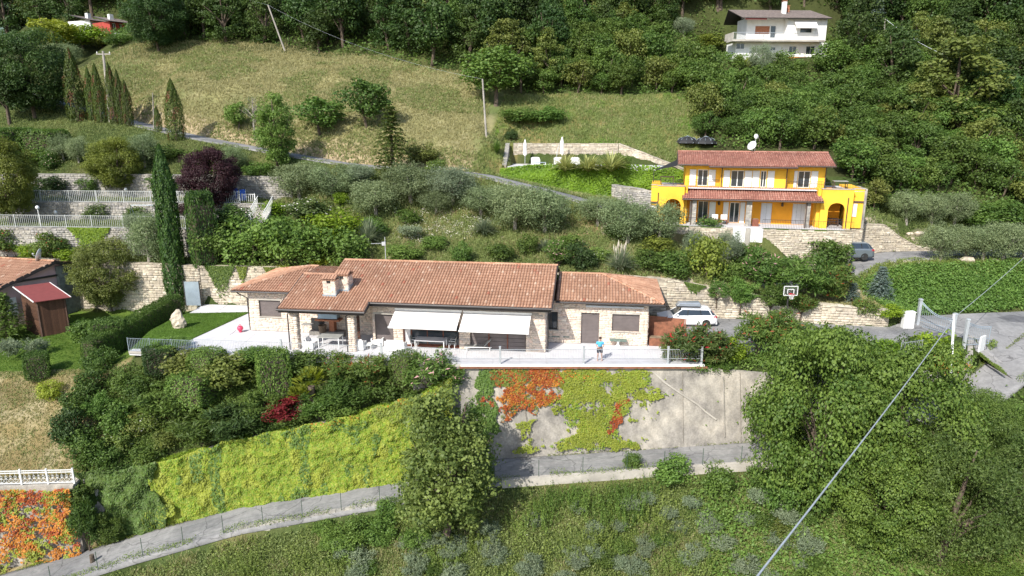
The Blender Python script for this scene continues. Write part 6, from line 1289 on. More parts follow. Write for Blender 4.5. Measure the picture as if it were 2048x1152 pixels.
# --- left terraces
def gfence(name, label, pts, h, m, **kw): return fence(name, label, pts, h, m, **kw)
gfence('white_fence', 'long white picket railing on the lowest stone terrace at the left', [(p[0], p[1]+.12, p[2]+.08) for p in T1[:-1]]+[(-30.0, 19.0, 6.55)], 1.15, M['fencewhite'], post=2.8, bal=.19, pr=.035, br=.014, rail=.028)
gfence('white_fence', 'white picket railing on the upper stone terrace at the left', [(p[0], p[1]+.12, p[2]+.08) for p in T2[:3]]+[(-27.5, 23.8, 8.42)], 1.15, M['fencewhite'], post=2.8, bal=.19, pr=.035, br=.02, rail=.035)
for u0, v0, u1, v1, lb in ((497, 412, 510, 412, 'short white railing beside the blue chairs at the stair head'),):
    gfence('white_fence', lb, [(P(486, 410, 24.4)), (P(511, 410, 24.4))], 1.1, M['white'], post=1.5, bal=.19, pr=.05, br=.02, rail=.035)
gfence('white_fence', 'short white railing at the foot of the garden stair', [(P(482, 450, 19.3)), (P(503, 452, 19.3))], 1.1, M['white'], post=1.2, bal=.19, pr=.05, br=.02, rail=.035)
stair = thing('garden_stair', 'small pale stone stair between white railings left of the shrubs', 'stair', P(512, 448, 19.6)); s1_ = P(532, 412, 24.0)-P(512, 448, 19.6)
for k in range(10): MB().box(s1_[0]*k/10-.7, s1_[0]*k/10+.7, s1_[1]*k/10, s1_[1]*(k+1)/10, s1_[2]*k/10-.6, s1_[2]*(k+1)/10).build('step', M['concrete'], stair)
for s in (-.75, .75):
    MB().bar((s, 0, 1.0), (s1_[0]+s, s1_[1], s1_[2]+1.0), .05, .06).build('handrail', M['white'], stair)
    for k in range(12): MB().box(s1_[0]*k/12+s-.02, s1_[0]*k/12+s+.02, s1_[1]*k/12, s1_[1]*k/12+.04, s1_[2]*k/12, s1_[2]*k/12+1.0).build('baluster', M['white'], stair)
def lamp(u, vb, vt, label):
    b_ = hit(u, vb) if True else None; hh = P(u, vt, b_[1])[2]-b_[2]; hh = min(max(hh, .8), 3); t_ = thing('globe_lamp', label, 'lamp', b_); MB().tube([(0, 0, 0), (0, 0, hh-.15)], .035, 6).build('lamp_post', M['white'], t_)
    MB().lathe([(.03, -.2), (.13, -.14), (.19, 0), (.13, .14), (.02, .2)], (0, 0, hh), 12).build('globe', M['globe'], t_, smooth=True)
lamp(81, 452, 415, 'white globe lamp at the lowest fence, leftmost of its terrace'); lamp(114, 440, 429, 'low white globe lamp on the grass behind the lowest fence'); lamp(254, 398, 379, 'white globe lamp before the wall of the upper terrace'); lamp(311, 438, 419, 'white globe lamp left of the tall cypress'); lamp(470, 401, 385, 'white globe lamp among the foliage at the purple plum tree'); lamp(486, 440, 419, 'white globe lamp beside the garden stair')
for u, v, lb in ((471, 402, 'blue and white deck chair standing by the terrace wall'), (486, 404, 'second blue deck chair, right of the upright one')):
    b_ = P(u, v, 25.5); t_ = thing('deck_chair', lb, 'deck chair', b_, .3); MB().hexa([(-.28, 0, .25), (.28, 0, .25), (.28, .05, .22), (-.28, .05, .22)], [(-.28, .55, 1.25), (.28, .55, 1.25), (.28, .6, 1.22), (-.28, .6, 1.22)]).box(-.28, .28, -.8, 0, .25, .29).build('canvas', M['blue'], t_)
    for s in (-.31, .31): MB().bar((s, -.8, .26), (s, 0, .26), .04, .04).bar((s, 0, .26), (s, .58, 1.27), .04, .04).bar((s, -.6, 0), (s, -.6, .26), .04, .04).bar((s, .1, 0), (s, .1, .26), .04, .04).build('frame', M['white'], t_)
b_ = P(262, 412, 21.5); sw_ = thing('garden_swing', 'thin metal swing frame in front of the wall on the lower lawn', 'swing', (b_[0], b_[1], 6.6)); 
for x in (0, 2.2): MB().tube([(x-.4, 0, 0), (x, 0, 1.9), (x+.4, 0, 0)], .03, 5).build('leg', M['steelblue'], sw_)
MB().tube([(0, 0, 1.9), (2.2, 0, 1.9)], .03, 5).build('crossbar', M['steelblue'], sw_)
b_ = P(165, 325, 33); pn = thing('windbreak_net', 'blue-green mesh windbreak between the olives on the top left terrace', 'windbreak', b_, 0); MB().box(-2.0, 3.4, 0, .04, -.9, .25).build('net', M['lime_net'], pn)
for x in (-2, .7, 3.4): MB().box(x-.03, x+.03, -.05, 0, -1.2, .4).build('post', M['green_post'], pn)
gp = [(p[0], p[1]+.15, p[2]+.03) for p in LWTOP]
of = thing('ornamental_fence', 'white ornamental railing with curled balusters on the corner wall at the lower left', 'fence', gp[-1]); og = np.array(gp[-1])
curl = MB().tube([(0, 0, .1), (0, 0, .95)], .016, 4).tube([(.13*math.cos(2*PI*k/10), 0, .3+.13*math.sin(2*PI*k/10)) for k in range(11)], .014, 4, cap=False).tube([(.09*math.cos(2*PI*k/8), 0, .55+.09*math.sin(2*PI*k/8)) for k in range(9)], .012, 4, cap=False).mesh('baluster', M['white'])
pmm = MB().box(-.05, .05, -.05, .05, 0, 1.12).mesh('post', M['white'])
for a_, b_ in zip(gp[:-1], gp[1:]):
    a_, b_ = np.array(a_)-og, np.array(b_)-og; L_ = np.linalg.norm(b_-a_); an_ = math.atan2((b_-a_)[1], (b_-a_)[0]); n = int(L_/.28)
    for k in range(n): link('baluster', curl, of, loc=a_+(b_-a_)*(k+.5)/n, rz=an_)
    for k in range(int(L_/2.2)+2): link('post', pmm, of, loc=a_+(b_-a_)*k/(int(L_/2.2)+1), rz=an_)
    for z in (1.0, .85, .1): MB().bar(a_+[0, 0, z], b_+[0, 0, z], .05, .05).build('rail', M['white'], of)
q0_, q1_ = P(140, 938, -3.2), P(176, 951, -2.9)
br_ = thing('broken_railing', 'partly hidden white railing sinking into the ivy right of the ornamental fence', 'railing', P(172, 975, -2.9)); d_ = P(262, 946, -2.6)-P(172, 975, -2.9)+[0, 0, 0]
MB().bar((0, 0, .35), d_+[0, 0, .35], .06, .06).build('rail', M['white'], br_)
for k in range(14): MB().bar(d_*k/14+[0, 0, -.3], d_*k/14+[0, 0, .35], .03, .03).build('baluster', M['white'], br_)
# --- pool court furniture
def closed_parasol(label, x, y, h, lean=0):
    t_ = thing('closed_parasol', label, 'parasol', PF.w(x, y, 0)); MB().tube([(0, 0, 0), (0, 0, h*.35)], .03, 6).build('pole', M['galv'], t_); MB().lathe([(.08, h*.33), (.22, h*.4), (.18, h*.65), (.2, h*.8), (.09, h*.93), (.02, h)], n=9).build('canopy', M['fabric'], t_); MB().box(-.3, .3, -.3, .3, 0, .08).build('base', M['concrete'], t_); return t_
closed_parasol('folded white parasol at the left end of the pool court', PF.at(1050, 300, 3.6)[0], 3.6, 2.9); cpz = closed_parasol('taller folded cream parasol with a side mast in the middle of the pool court', PF.at(1124, 300, 3.6)[0], 3.6, 3.2)
MB().tube([(-.7, 0, 0), (-.55, 0, 1.6), (-.05, 0, 3.1)], .035, 6).build('side_mast', M['galv'], cpz)
for u, lb in ((1071, 'white box chair left in the pool court'), (1117, 'white armchair just left of the taller folded parasol'), (1151, 'white armchair right of the taller folded parasol')): armchair(lb, PF.w(PF.at(u, 320, 3.0)[0], 3.4, 0), PF.a+.1, 1.0)
table('low blue-grey pool lounger table in the pool court', PF.w(PF.at(1078, 325, 2)[0], 2.2, 0), PF.a, 1.6, .7, .35, M['steelblue'], M['white'], 'low_table')
for u, lb in ((1374, 'black dome-shaped garden parasol, left of the two on the meadow'), (1411, 'black dome-shaped garden parasol, right of the two on the meadow')):
    b_ = hit(u, 290); t_ = thing('black_parasol', lb, 'parasol', b_); r_ = 1.35; mb = MB(); mb.lathe([(r_, .15), (r_*.93, .4), (r_*.7, .68), (r_*.4, .86), (.03, .98)], n=10); mb.build('canopy', M['black'], t_)
    MB().tube([(0, 0, -.4), (0, 0, 1.05)], .035, 6).build('pole', M['galv'], t_)
    for k in range(10): a_ = 2*PI*k/10; MB().tube([(r_*1.01*math.cos(a_), r_*1.01*math.sin(a_), .17), (r_*.72*math.cos(a_), r_*.72*math.sin(a_), .7), (0, 0, 1.0)], .018, 4).build('rib', M['steelblue'], t_)
for u, lb in ((1429, 'pale wooden chair between the open doors of the yellow house porch'), (1447, 'second pale wooden chair on the yellow house porch')):
    t_ = thing('porch_chair', lb, 'chair', YF.w(YX(u, 450, .6), .6, 0), YF.a); MB().box(-.3, .3, -.28, .28, .4, .46).build('seat', M['redwood'], t_); MB().box(-.3, .3, .25, .29, .463, .95).build('backrest', M['fabric'], t_)
    for sx in (-.27, .27):
        for sy in (-.25, .25): MB().box(sx-.025, sx+.025, sy-.025, sy+.025, 0, .398).build('leg', M['redwood'], t_)
pt = thing('wooden_planter', 'reddish wooden planter beside the middle pier of the yellow house porch', 'planter', YF.w(YX(1503, 450, -.1)+.35, .1, 0), YF.a); MB().box(-.3, .3, -.3, .3, 0, .7).build('box', M['redwood'], pt); MB().box(-.26, .26, -.26, .26, .703, .73).build('soil', M['dirt'], pt)
table('dark table with chairs inside the right arch of the yellow house', YF.w(-1.1, 1.8, 0), YF.a, 1.2, .8, .75, M['wood'], M['wood'])
table('dark roof terrace table above the left arch', YF.w(-17.2, 2.6, 3.56), YF.a, 1.4, .8, .95, M['wood'], M['wood']); table('small dark roof terrace table above the right arch', YF.w(-.6, 2.2, 3.56), YF.a, 1.3, .8, .85, M['table_grey'], M['wood'])
table('small white table on the balcony of the white house', WF.w(WX(1524, 76, 0), 0.1, zb), WF.a, .8, .6, .75, M['white'], M['white'])
BL = ['leftmost loose boulder at the kink of the upper drive', 'small boulder just right of the leftmost one by the drive', 'broad pale boulder in the middle of the drive edge row', 'medium boulder right of the broad one at the drive edge', 'smallest boulder at the right of the drive edge row', 'biggest pale boulder under the roadside olives', 'boulder under the right-hand roadside olives', 'left rockery boulder above the red-brown bush', 'right rockery boulder beside the blue spruce', 'lowest rockery boulder above the red-brown bush', 'left boulder on the slope above the drive stone wall', 'big pale boulder on the slope above the drive stone wall', 'small boulder below the big one above the drive stone wall']
for k, (u, v, s_) in enumerate(((1782,529,.5),(1790,531,.35),(1812,529,.7),(1836,528,.45),(1850,526,.35),(1935,525,.9),(1990,524,.5),(1716,585,.4),(1738,590,.45),(1722,600,.3),(1820,470,.45),(1838,471,.7),(1826,480,.35))):
    b_ = hit(u, v); mb = MB()
    for z, w_ in ((0, .8), (.35, 1), (.6, .55)): mb.v += [(math.cos(2*PI*i/7)*w_*s_*random.uniform(.7, 1), math.sin(2*PI*i/7)*w_*s_*random.uniform(.5, .8), z*s_) for i in range(7)]
    for r_i in range(2): mb.f += [(r_i*7+i, r_i*7+(i+1) % 7, r_i*7+7+(i+1) % 7, r_i*7+7+i) for i in range(7)]
    mb.f += [tuple(range(14, 21))]; mb.t = [.5]*len(mb.f); o = mb.build('boulder', M['rock'], None, loc=b_-[0, 0, .05]); setp(o, BL[k], 'rock', 'loose boulders by the upper drive' if u > 1770 and v > 500 else 'boulders of the rockery')
# --- planting
def unit(a): return a/np.maximum(np.linalg.norm(a, axis=1, keepdims=True), 1e-9)
def rdir(n, g): return unit(g.normal(size=(n, 3)))
def leafquads(Pp, Nn, S, asp, g, tang=None):
    n = len(Pp); t_ = tang if tang is not None else rdir(n, g); b_ = unit(t_-Nn*np.sum(t_*Nn, 1, keepdims=True)); a_ = np.cross(Nn, b_)
    S = np.broadcast_to(S, (n,))[:, None]
    V_ = np.stack([Pp-b_*S*.5, Pp+a_*S*asp*.5, Pp+b_*S*.5, Pp-a_*S*asp*.5], 1).reshape(-1, 3)
    return V_, np.arange(4*n).reshape(n, 4)
def clumps(g, C, R, per, size, asp, m, up=.35, flat=.8, jit=.5, tintc=.55, inner=.12, name='crown'):
    C = np.asarray(C); R = np.broadcast_to(np.asarray(R, float), (len(C),)); k = np.repeat(np.arange(len(C)), per); n = len(k)
    d = rdir(n, g); d[:, 2] = d[:, 2]*.9+.18; d = unit(d); rr = np.where(g.random(n) < inner, g.random(n)*.8, .78+.28*g.random(n))
    lump = 1+.18*np.sin(d[:, 0]*5+k)+.14*np.sin(d[:, 1]*6+k*1.7)+.12*np.sin(d[:, 2]*7+k*.6)
    Pp = C[k]+d*(R[k]*rr*lump)[:, None]*np.array([1, 1, flat])
    Nn = unit(d*.8+np.array([0, 0, up])+g.normal(size=(n, 3))*jit)
    ct = g.random(len(C)); tint = np.clip(ct[k]*tintc+g.random(n)*(1-tintc), 0, .92); fl = g.random(n)
    tint = np.where(fl > .97, .93+fl*.07, tint*.9)
    V_, F_ = leafquads(Pp, Nn, size*(.7+.6*g.random(n)), asp, g); return V_, F_, tint
def mk(parts, m, name='crown'):
    V_, F_, T_2 = [], [], []; b_ = 0
    for v, f, t_ in parts: V_.append(v); F_.append(f+b_); T_2.append(t_); b_ += len(v)
    return mesh_np(name, np.concatenate(V_), np.concatenate(F_), m, tint=np.concatenate(T_2))
def dome(g, n, rx, ry, z0, z1, fill=.62):
    d = rdir(n, g); r_ = (fill+(1-fill)*g.random(n)); zc, hz = (z0+z1)/2, (z1-z0)/2
    return np.stack([d[:, 0]*rx*r_, d[:, 1]*ry*r_, zc+d[:, 2]*hz*r_], 1)
def trunk_mesh(g, h, r_, crown0, spread, m, limbs=5, lean=.1, name='trunk'):
    mb = MB(); lx, ly = g.normal(size=2)*lean; top = (lx*h, ly*h, h*.92)
    mb.tube([(0, 0, -.4), (0, 0, .05), (lx*h*.4, ly*h*.4, h*.45), top], [r_*1.4, r_*1.1, r_*.75, r_*.15], 7)
    for k in range(limbs):
        a_ = 2*PI*k/limbs+g.random(); z = crown0*(.7+.6*g.random()); p0 = (lx*z, ly*z, z); s_ = spread*(.6+.35*g.random())
        mb.tube([p0, (p0[0]+math.cos(a_)*s_*.5, p0[1]+math.sin(a_)*s_*.5, z+(h-z)*.3), (p0[0]+math.cos(a_)*s_, p0[1]+math.sin(a_)*s_, z+(h-z)*(.4+.3*g.random()))], [r_*.5, r_*.3, r_*.08], 5)
    return mb.mesh(name, m)
PROTO = {}
def proto(key):
    if key in PROTO: return PROTO[key]
    kind, v = key.rsplit('_', 1); g = np.random.default_rng(abs(hash_(key))); tr = None; bark = M['bark']
    if kind == 'broad':
        C = dome(g, 34, 2.6, 2.6, 2.6, 8.4); cr = mk([clumps(g, C, g.uniform(.9, 1.5, 34), 150, .34, .75, None, jit=.45)], L['forest']); tr = trunk_mesh(g, 8, .22, 2.6, 3, bark); w_, h_ = 7.4, 9.3
    elif kind == 'deep':
        C = []; 
        for z in np.linspace(1.2, 8.3, 9):
            r0 = 3.1*math.sin(PI*min(.97, (z+1.2)/10.4)); n = 7
            a_ = g.random(n)*2*PI; C += [(math.cos(a)*r0*(.6+.35*g.random()), math.sin(a)*r0*(.6+.35*g.random()), z+g.normal()*.3) for a in a_]
        C = np.array(C); cr = mk([clumps(g, C, g.uniform(.7, 1.25, len(C)), 95, .33, .6, None, flat=.5, up=.5)], L['forest']); tr = trunk_mesh(g, 8, .25, 2.2, 3, bark); w_, h_ = 7.4, 9.2
    elif kind == 'small':
        C = dome(g, 22, 1.25, 1.25, .9, 3.0); cr = mk([clumps(g, C, g.uniform(.4, .7, 22), 150, .17, .7, None)], L['mid']); tr = trunk_mesh(g, 2.8, .08, .9, 1.2, bark); w_, h_ = 3.4, 3.5
    elif kind == 'bush':
        C = dome(g, 26, .85, .85, .1, 1.6, .5); C[:, 2] = np.maximum(C[:, 2], .25); cr = mk([clumps(g, C, g.uniform(.28, .5, 26), 120, .12, .65, None, jit=.55)], L['mid']); tr = trunk_mesh(g, 1.3, .05, .2, .6, bark, 4, name='stem'); w_, h_ = 2.4, 2.0
    elif kind == 'long':
        C = dome(g, 40, .95, .95, .2, 1.9, .45); C[:, 2] = np.maximum(C[:, 2], .25); n = 40*90; k = np.repeat(np.arange(40), 90); d = rdir(n, g); d[:, 2] = np.abs(d[:, 2])+.2; d = unit(d)
        Pp = C[k]+d*(.16+.28*g.random(n))[:, None]; tint = np.clip(g.random(40)[k]*.4+g.random(n)*.5, 0, .88); fl = g.random(n); tint = np.where((fl > .965), .98, tint)
        V_, F_ = leafquads(Pp, unit(d*.3+g.normal(size=(n, 3))*.6+[0, 0, .5]), .2*(.7+.6*g.random(n)), .24, g, tang=unit(d+g.normal(size=(n, 3))*.35)); cr = mk([(V_, F_, tint)], L['mid']); tr = trunk_mesh(g, 1.5, .05, .2, .6, bark, 6, name='stem'); w_, h_ = 2.6, 2.3
    elif kind == 'olive':
        C = dome(g, 60, 1.75, 1.75, .5, 3.5, .5); cr = mk([clumps(g, C, g.uniform(.45, .8, 60), 190, .15, .36, None, up=.3, jit=.75, inner=.25)], L['olive']); tr = trunk_mesh(g, 3.2, .14, .8, 1.5, M['pale_bark'], 5); w_, h_ = 4.6, 4.1
    elif kind == 'clip':
        n = 5200; f = g.integers(0, 5, n); p = g.uniform(-.8, .8, (n, 3)); ax = np.array([0, 0, 1, 1, 2])[f]; sg = np.array([-1, 1, -1, 1, 1])[f]; p[np.arange(n), ax] = sg*(.8-.1*g.random(n)); p *= 1-.12*(np.abs(p).sum(1, keepdims=True) > 1.9); Nn = np.zeros((n, 3)); Nn[np.arange(n), ax] = sg
        p += g.normal(size=(n, 3))*.025; p[:, 2] += .8; V_, F_ = leafquads(p, unit(Nn+g.normal(size=(n, 3))*.5+[0, 0, .2]), .085, .7, g); cr = mk([(V_, F_, g.random(n)*.9)], L['mid']); tr = MB().box(-.6, .6, -.6, .6, .1, 1.3).mesh('stem', M['bark']); w_, h_ = 1.7, 1.68
    elif kind in ('cypress', 'thuja'):
        H_, R_, n, ls = (10., .72, 15000, .17) if kind == 'cypress' else (6., .85, 6000, .16)
        z = g.random(n)**.9; a_ = g.random(n)*2*PI; prof = np.minimum(1, (1-z)*(4.5 if kind == 'cypress' else 2.2))**.7*np.minimum(1, .78+z*1.3)*(1-.2*z)
        rr = R_*prof*(.82+.07*np.sin(a_*3+z*5)+.06*np.sin(a_*7-z*19)+.06*np.sin(a_*11+z*41)+.14*g.random(n)+.22*(g.random(n) > .95)*g.random(n)); Pp = np.stack([np.cos(a_)*rr, np.sin(a_)*rr, z*H_+.05], 1)
        o_ = np.stack([np.cos(a_), np.sin(a_), np.zeros(n)], 1); V_, F_ = leafquads(Pp, unit(o_+g.normal(size=(n, 3))*.4+[0, 0, .15]), ls*(.7+.6*g.random(n)), .4, g, tang=unit(np.array([0, 0, 1.])+o_*.3+g.normal(size=(n, 3))*.25))
        patch = (np.sin(a_*2+z*7+int(v))+np.sin(a_*3-z*13)) > 1.1
        cr = mk([(V_, F_, np.where(patch & (g.random(n) < (.6 if kind == 'thuja' else 0)), .95, g.random(n)*.8))], L[kind]); tr = MB().tube([(0, 0, -.4), (0, 0, H_*.5), (0, 0, H_*.93)], [.16, .1, .02], 7).mesh('trunk', bark); w_, h_ = R_*2.05, H_
    elif kind == 'spruce':
        Ps = []; Ds = []
        for z in np.linspace(.3, 5.7, 17):
            r0 = 1.5*(1-z/6.2)**.85+.08; nb_ = 11
            for k in range(nb_):
                a_ = 2*PI*k/nb_+z*1.3+g.normal()*.15; rb_ = r0*(.75+.35*g.random()); ks = 26; s_ = g.random(ks)**.7
                Ps.append(np.stack([np.cos(a_)*rb_*s_, np.sin(a_)*rb_*s_, z-.28*rb_*s_**2+.1*s_], 1)+g.normal(size=(ks, 3))*.07); Ds.append(np.tile([math.cos(a_), math.sin(a_), -.15], (ks, 1)))
        Pp = np.concatenate(Ps); D = np.concatenate(Ds); n = len(Pp); V_, F_ = leafquads(Pp, unit(g.normal(size=(n, 3))*.5+[0, 0, .8]+D*.3), .2*(.7+.6*g.random(n)), .4, g, tang=unit(D+g.normal(size=(n, 3))*.4)); cr = mk([(V_, F_, g.random(n)*.9)], L['dark']); tr = MB().tube([(0, 0, -.3), (0, 0, 5.8)], [.14, .02], 7).mesh('trunk', bark); w_, h_ = 3.0, 6.1
    elif kind == 'blades':
        mv_, mf_, tt_ = [], [], []; n = 260
        for k in range(n):
            a_ = g.random()*2*PI; e = g.uniform(.15, 1.25); l_ = g.uniform(.9, 1.45); wd = .035; pr = None
            for s in range(5):
                t_ = s/4; r_ = l_*t_*math.sin(e*(.6+.55*t_)); zz = l_*t_*math.cos(e*(.6+.55*t_))*1.0+.05; w__ = wd*(1-t_**2)+.004
                mv_ += [(math.cos(a_)*r_-math.sin(a_)*w__, math.sin(a_)*r_+math.cos(a_)*w__, zz), (math.cos(a_)*r_+math.sin(a_)*w__, math.sin(a_)*r_-math.cos(a_)*w__, zz)]
            b_ = k*10; mf_ += [(b_+2*i, b_+2*i+1, b_+2*i+3, b_+2*i+2) for i in range(4)]; tt_ += [g.random()*.9]*4
        cr = mesh_np('foliage', mv_, mf_, L['blade'], tint=tt_); w_, h_ = 2.3, 1.45
    elif kind == 'bare':
        mb = MB(); mb.tube([(0, 0, -.3), (0, 0, 1.6), (.1, 0, 3.2), (.15, .1, 4.2)], [.1, .08, .05, .015], 6)
        for k in range(26):
            z = g.uniform(1.6, 3.9); a_ = g.random()*2*PI; l_ = (4.6-z)*.55; p1 = (math.cos(a_)*l_*.5, math.sin(a_)*l_*.5, z+l_*.45); mb.tube([(.05, 0, z), p1, (math.cos(a_)*l_, math.sin(a_)*l_, z+l_*.8)], [.03, .018, .006], 4)
            for q_ in range(2): mb.tube([p1, (p1[0]+g.normal()*.35, p1[1]+g.normal()*.35, p1[2]+.5)], [.01, .004], 3)
        cr = mb.mesh('branches', M['pale_bark']); w_, h_ = 2.2, 4.4
    elif kind == 'fan':
        Ps = []; mv_, mf_, tt_ = [], [], []
        for k in range(26):
            a_ = 2*PI*k/26*2.4+g.random()*.3; e = g.uniform(.1, 1.25); c = np.array([math.cos(a_)*math.sin(e), math.sin(a_)*math.sin(e), math.cos(e)]); p0 = c*.55+[0, 0, .7]; side = unit(np.cross(c, [0, 0, 1])[None])[0]; tone = g.random()*.5
            for q_ in range(13):
                f = (q_-6)/6*1.15; dr = c*math.cos(f)+side*math.sin(f); e1_ = p0+dr*.5; e1_[2] -= .1; s2 = np.cross(dr, [0, 0, 1.])*.018; b_ = len(mv_); mv_ += [p0-s2, p0+s2, p0+dr*.3+s2, p0+dr*.3-s2, e1_]; mf_ += [(b_, b_+1, b_+2, b_+3), (b_+3, b_+2, b_+4, b_+4)]; tt_ += [tone+g.random()*.4]*2
        mf_ = [f for f in mf_ if len(set(f)) == 4] ; tt_ = tt_[::2]; cr = mesh_np('fronds', np.array(mv_), mf_, L['yellowgreen'], tint=tt_[:len(mf_)]); tr = MB().tube([(0, 0, -.3), (0, 0, .8)], [.16, .13], 8).mesh('trunk', bark); w_, h_ = 2.1, 1.7
    elif kind == 'weed':
        n = 60; Ps = []; 
        sx, sy = g.normal(size=(2, n))*.38; hh = g.uniform(.5, 1.1, n); k = np.repeat(np.arange(n), 26); m_ = len(k); z = g.random(m_); a_ = g.random(m_)*2*PI
        Pp = np.stack([sx[k]+np.cos(a_)*.06*(1.2-z)+z*sx[k]*.3, sy[k]+np.sin(a_)*.06*(1.2-z)+z*sy[k]*.3, z*hh[k]+.03], 1); V_, F_ = leafquads(Pp, unit(g.normal(size=(m_, 3))*.6+[0, 0, .6]), .1, .35, g); cr = mk([(V_, F_, np.clip(g.random(n)[k]*.5+g.random(m_)*.5, 0, .99))], L['weeds']); w_, h_ = 1.6, 1.1
    elif kind == 'wisp':
        C = dome(g, 26, .75, .75, .1, .9, .4); C[:, 2] = np.maximum(C[:, 2], .12); n = 26*75; k = np.repeat(np.arange(26), 75); d = rdir(n, g); d[:, 2] = np.abs(d[:, 2])+.35; d = unit(d); Pp = C[k]+d*(.05+.33*g.random(n))[:, None]
        V_, F_ = leafquads(Pp, unit(g.normal(size=(n, 3))*.6+[0, 0, .6]), .15, .26, g, tang=unit(d+g.normal(size=(n, 3))*.3)); cr = mk([(V_, F_, np.clip(g.random(26)[k]*.5+g.random(n)*.5, 0, .9))], L['silver']); w_, h_ = 2.1, 1.2
    elif kind == 'maplebig':
        C = dome(g, 160, 4.6, 4.6, .8, 9.0, .66); cr = mk([clumps(g, C, g.uniform(.75, 1.35, 160), 360, .165, .8, None, flat=.55, up=.55, jit=.42, tintc=.45)], L['maple']); tr = trunk_mesh(g, 8.5, .2, 2.5, 3.6, bark, 8); w_, h_ = 11.2, 9.9
    elif kind == 'cherrybig':
        C = dome(g, 110, 4.2, 4.2, 1.0, 8.2, .55); cr = mk([clumps(g, C, g.uniform(.65, 1.2, 110), 300, .16, .42, None, flat=.7, up=.25, jit=.65, tintc=.5)], L['cherry']); tr = trunk_mesh(g, 8, .25, 2, 4, bark, 9); w_, h_ = 10.3, 9.2
    elif kind == 'vinetree':
        C = dome(g, 95, 2.2, 2.2, .4, 8.3, .5); C[:, :2] *= (1.1-.35*np.abs(C[:, 2:3]-3)/6); cr = mk([clumps(g, C, g.uniform(.4, .95, 95), 220, .17, .75, None, up=.3, jit=.6, tintc=.6)], L['ochre']); tr = trunk_mesh(g, 8.2, .2, 1.4, 2.4, bark, 8); w_, h_ = 5.6, 8.9
    PROTO[key] = (tr, cr, w_, h_); return PROTO[key]
def hash_(s):
    h = 7
    for c in s: h = (h*131+ord(c)) % 1000003
    return h
NVAR = dict(broad=5, deep=4, small=3, bush=4, long=3, olive=3, clip=2, cypress=1, thuja=3, spruce=2, blades=2, bare=1, fan=1, weed=3, wisp=3, maplebig=1, cherrybig=2, vinetree=1)
def plant(name, kind, label, base, w_, h_, cat, m=None, group=None, rz=None, var=None, dy=None, crown='crown'):
    v = var if var is not None else random.randrange(NVAR[kind]); tr, cr, pw, ph_ = proto(f'{kind}_{v}')
    t_ = thing(name, label, cat, base, random.random()*2*PI if rz is None else rz, group); s_ = (w_/pw, (dy or w_)/pw, h_/ph_); mm_ = L[m] if m else None
    o = link(crown, cr, t_, sc=s_)
    if mm_: o.material_slots[0].link = 'OBJECT'; o.material_slots[0].material = mm_
    if tr: link('trunk' if tr.name.startswith('trunk') else 'stem', tr, t_, sc=s_)
    return t_
def ppx(name, kind, m, u, vb, vt, wpx, label, cat='shrub', group=None, y=None, dy=None, rz=None, var=None, crown='foliage', z=None):
    b_ = (P(u, vb, y) if z is None else np.array([*P(u, vb, y)[:2], z])) if y is not None else hit(u, vb)
    if y is not None: b_ = np.array([b_[0], b_[1], ground(b_[0], b_[1]) if z is None else z])
    f_ = 1.2 if kind == 'olive' else (1.22 if kind in ('bush', 'long', 'small', 'spruce') else 1.05); wpx = wpx*f_; vt = vt-(vb-vt)*(.16 if kind == 'olive' else .06)
    _, _, dep = proj(b_); k = FPX/dep; ht = P(u, vt, b_[1])[2]-b_[2]; w_ = wpx/k
    return plant(name, kind, label, b_-[0, 0, .05], w_, max(ht, .3), cat, m, group, rz, var, dy, crown if cat != 'tree' else 'crown')
T = 'tree'
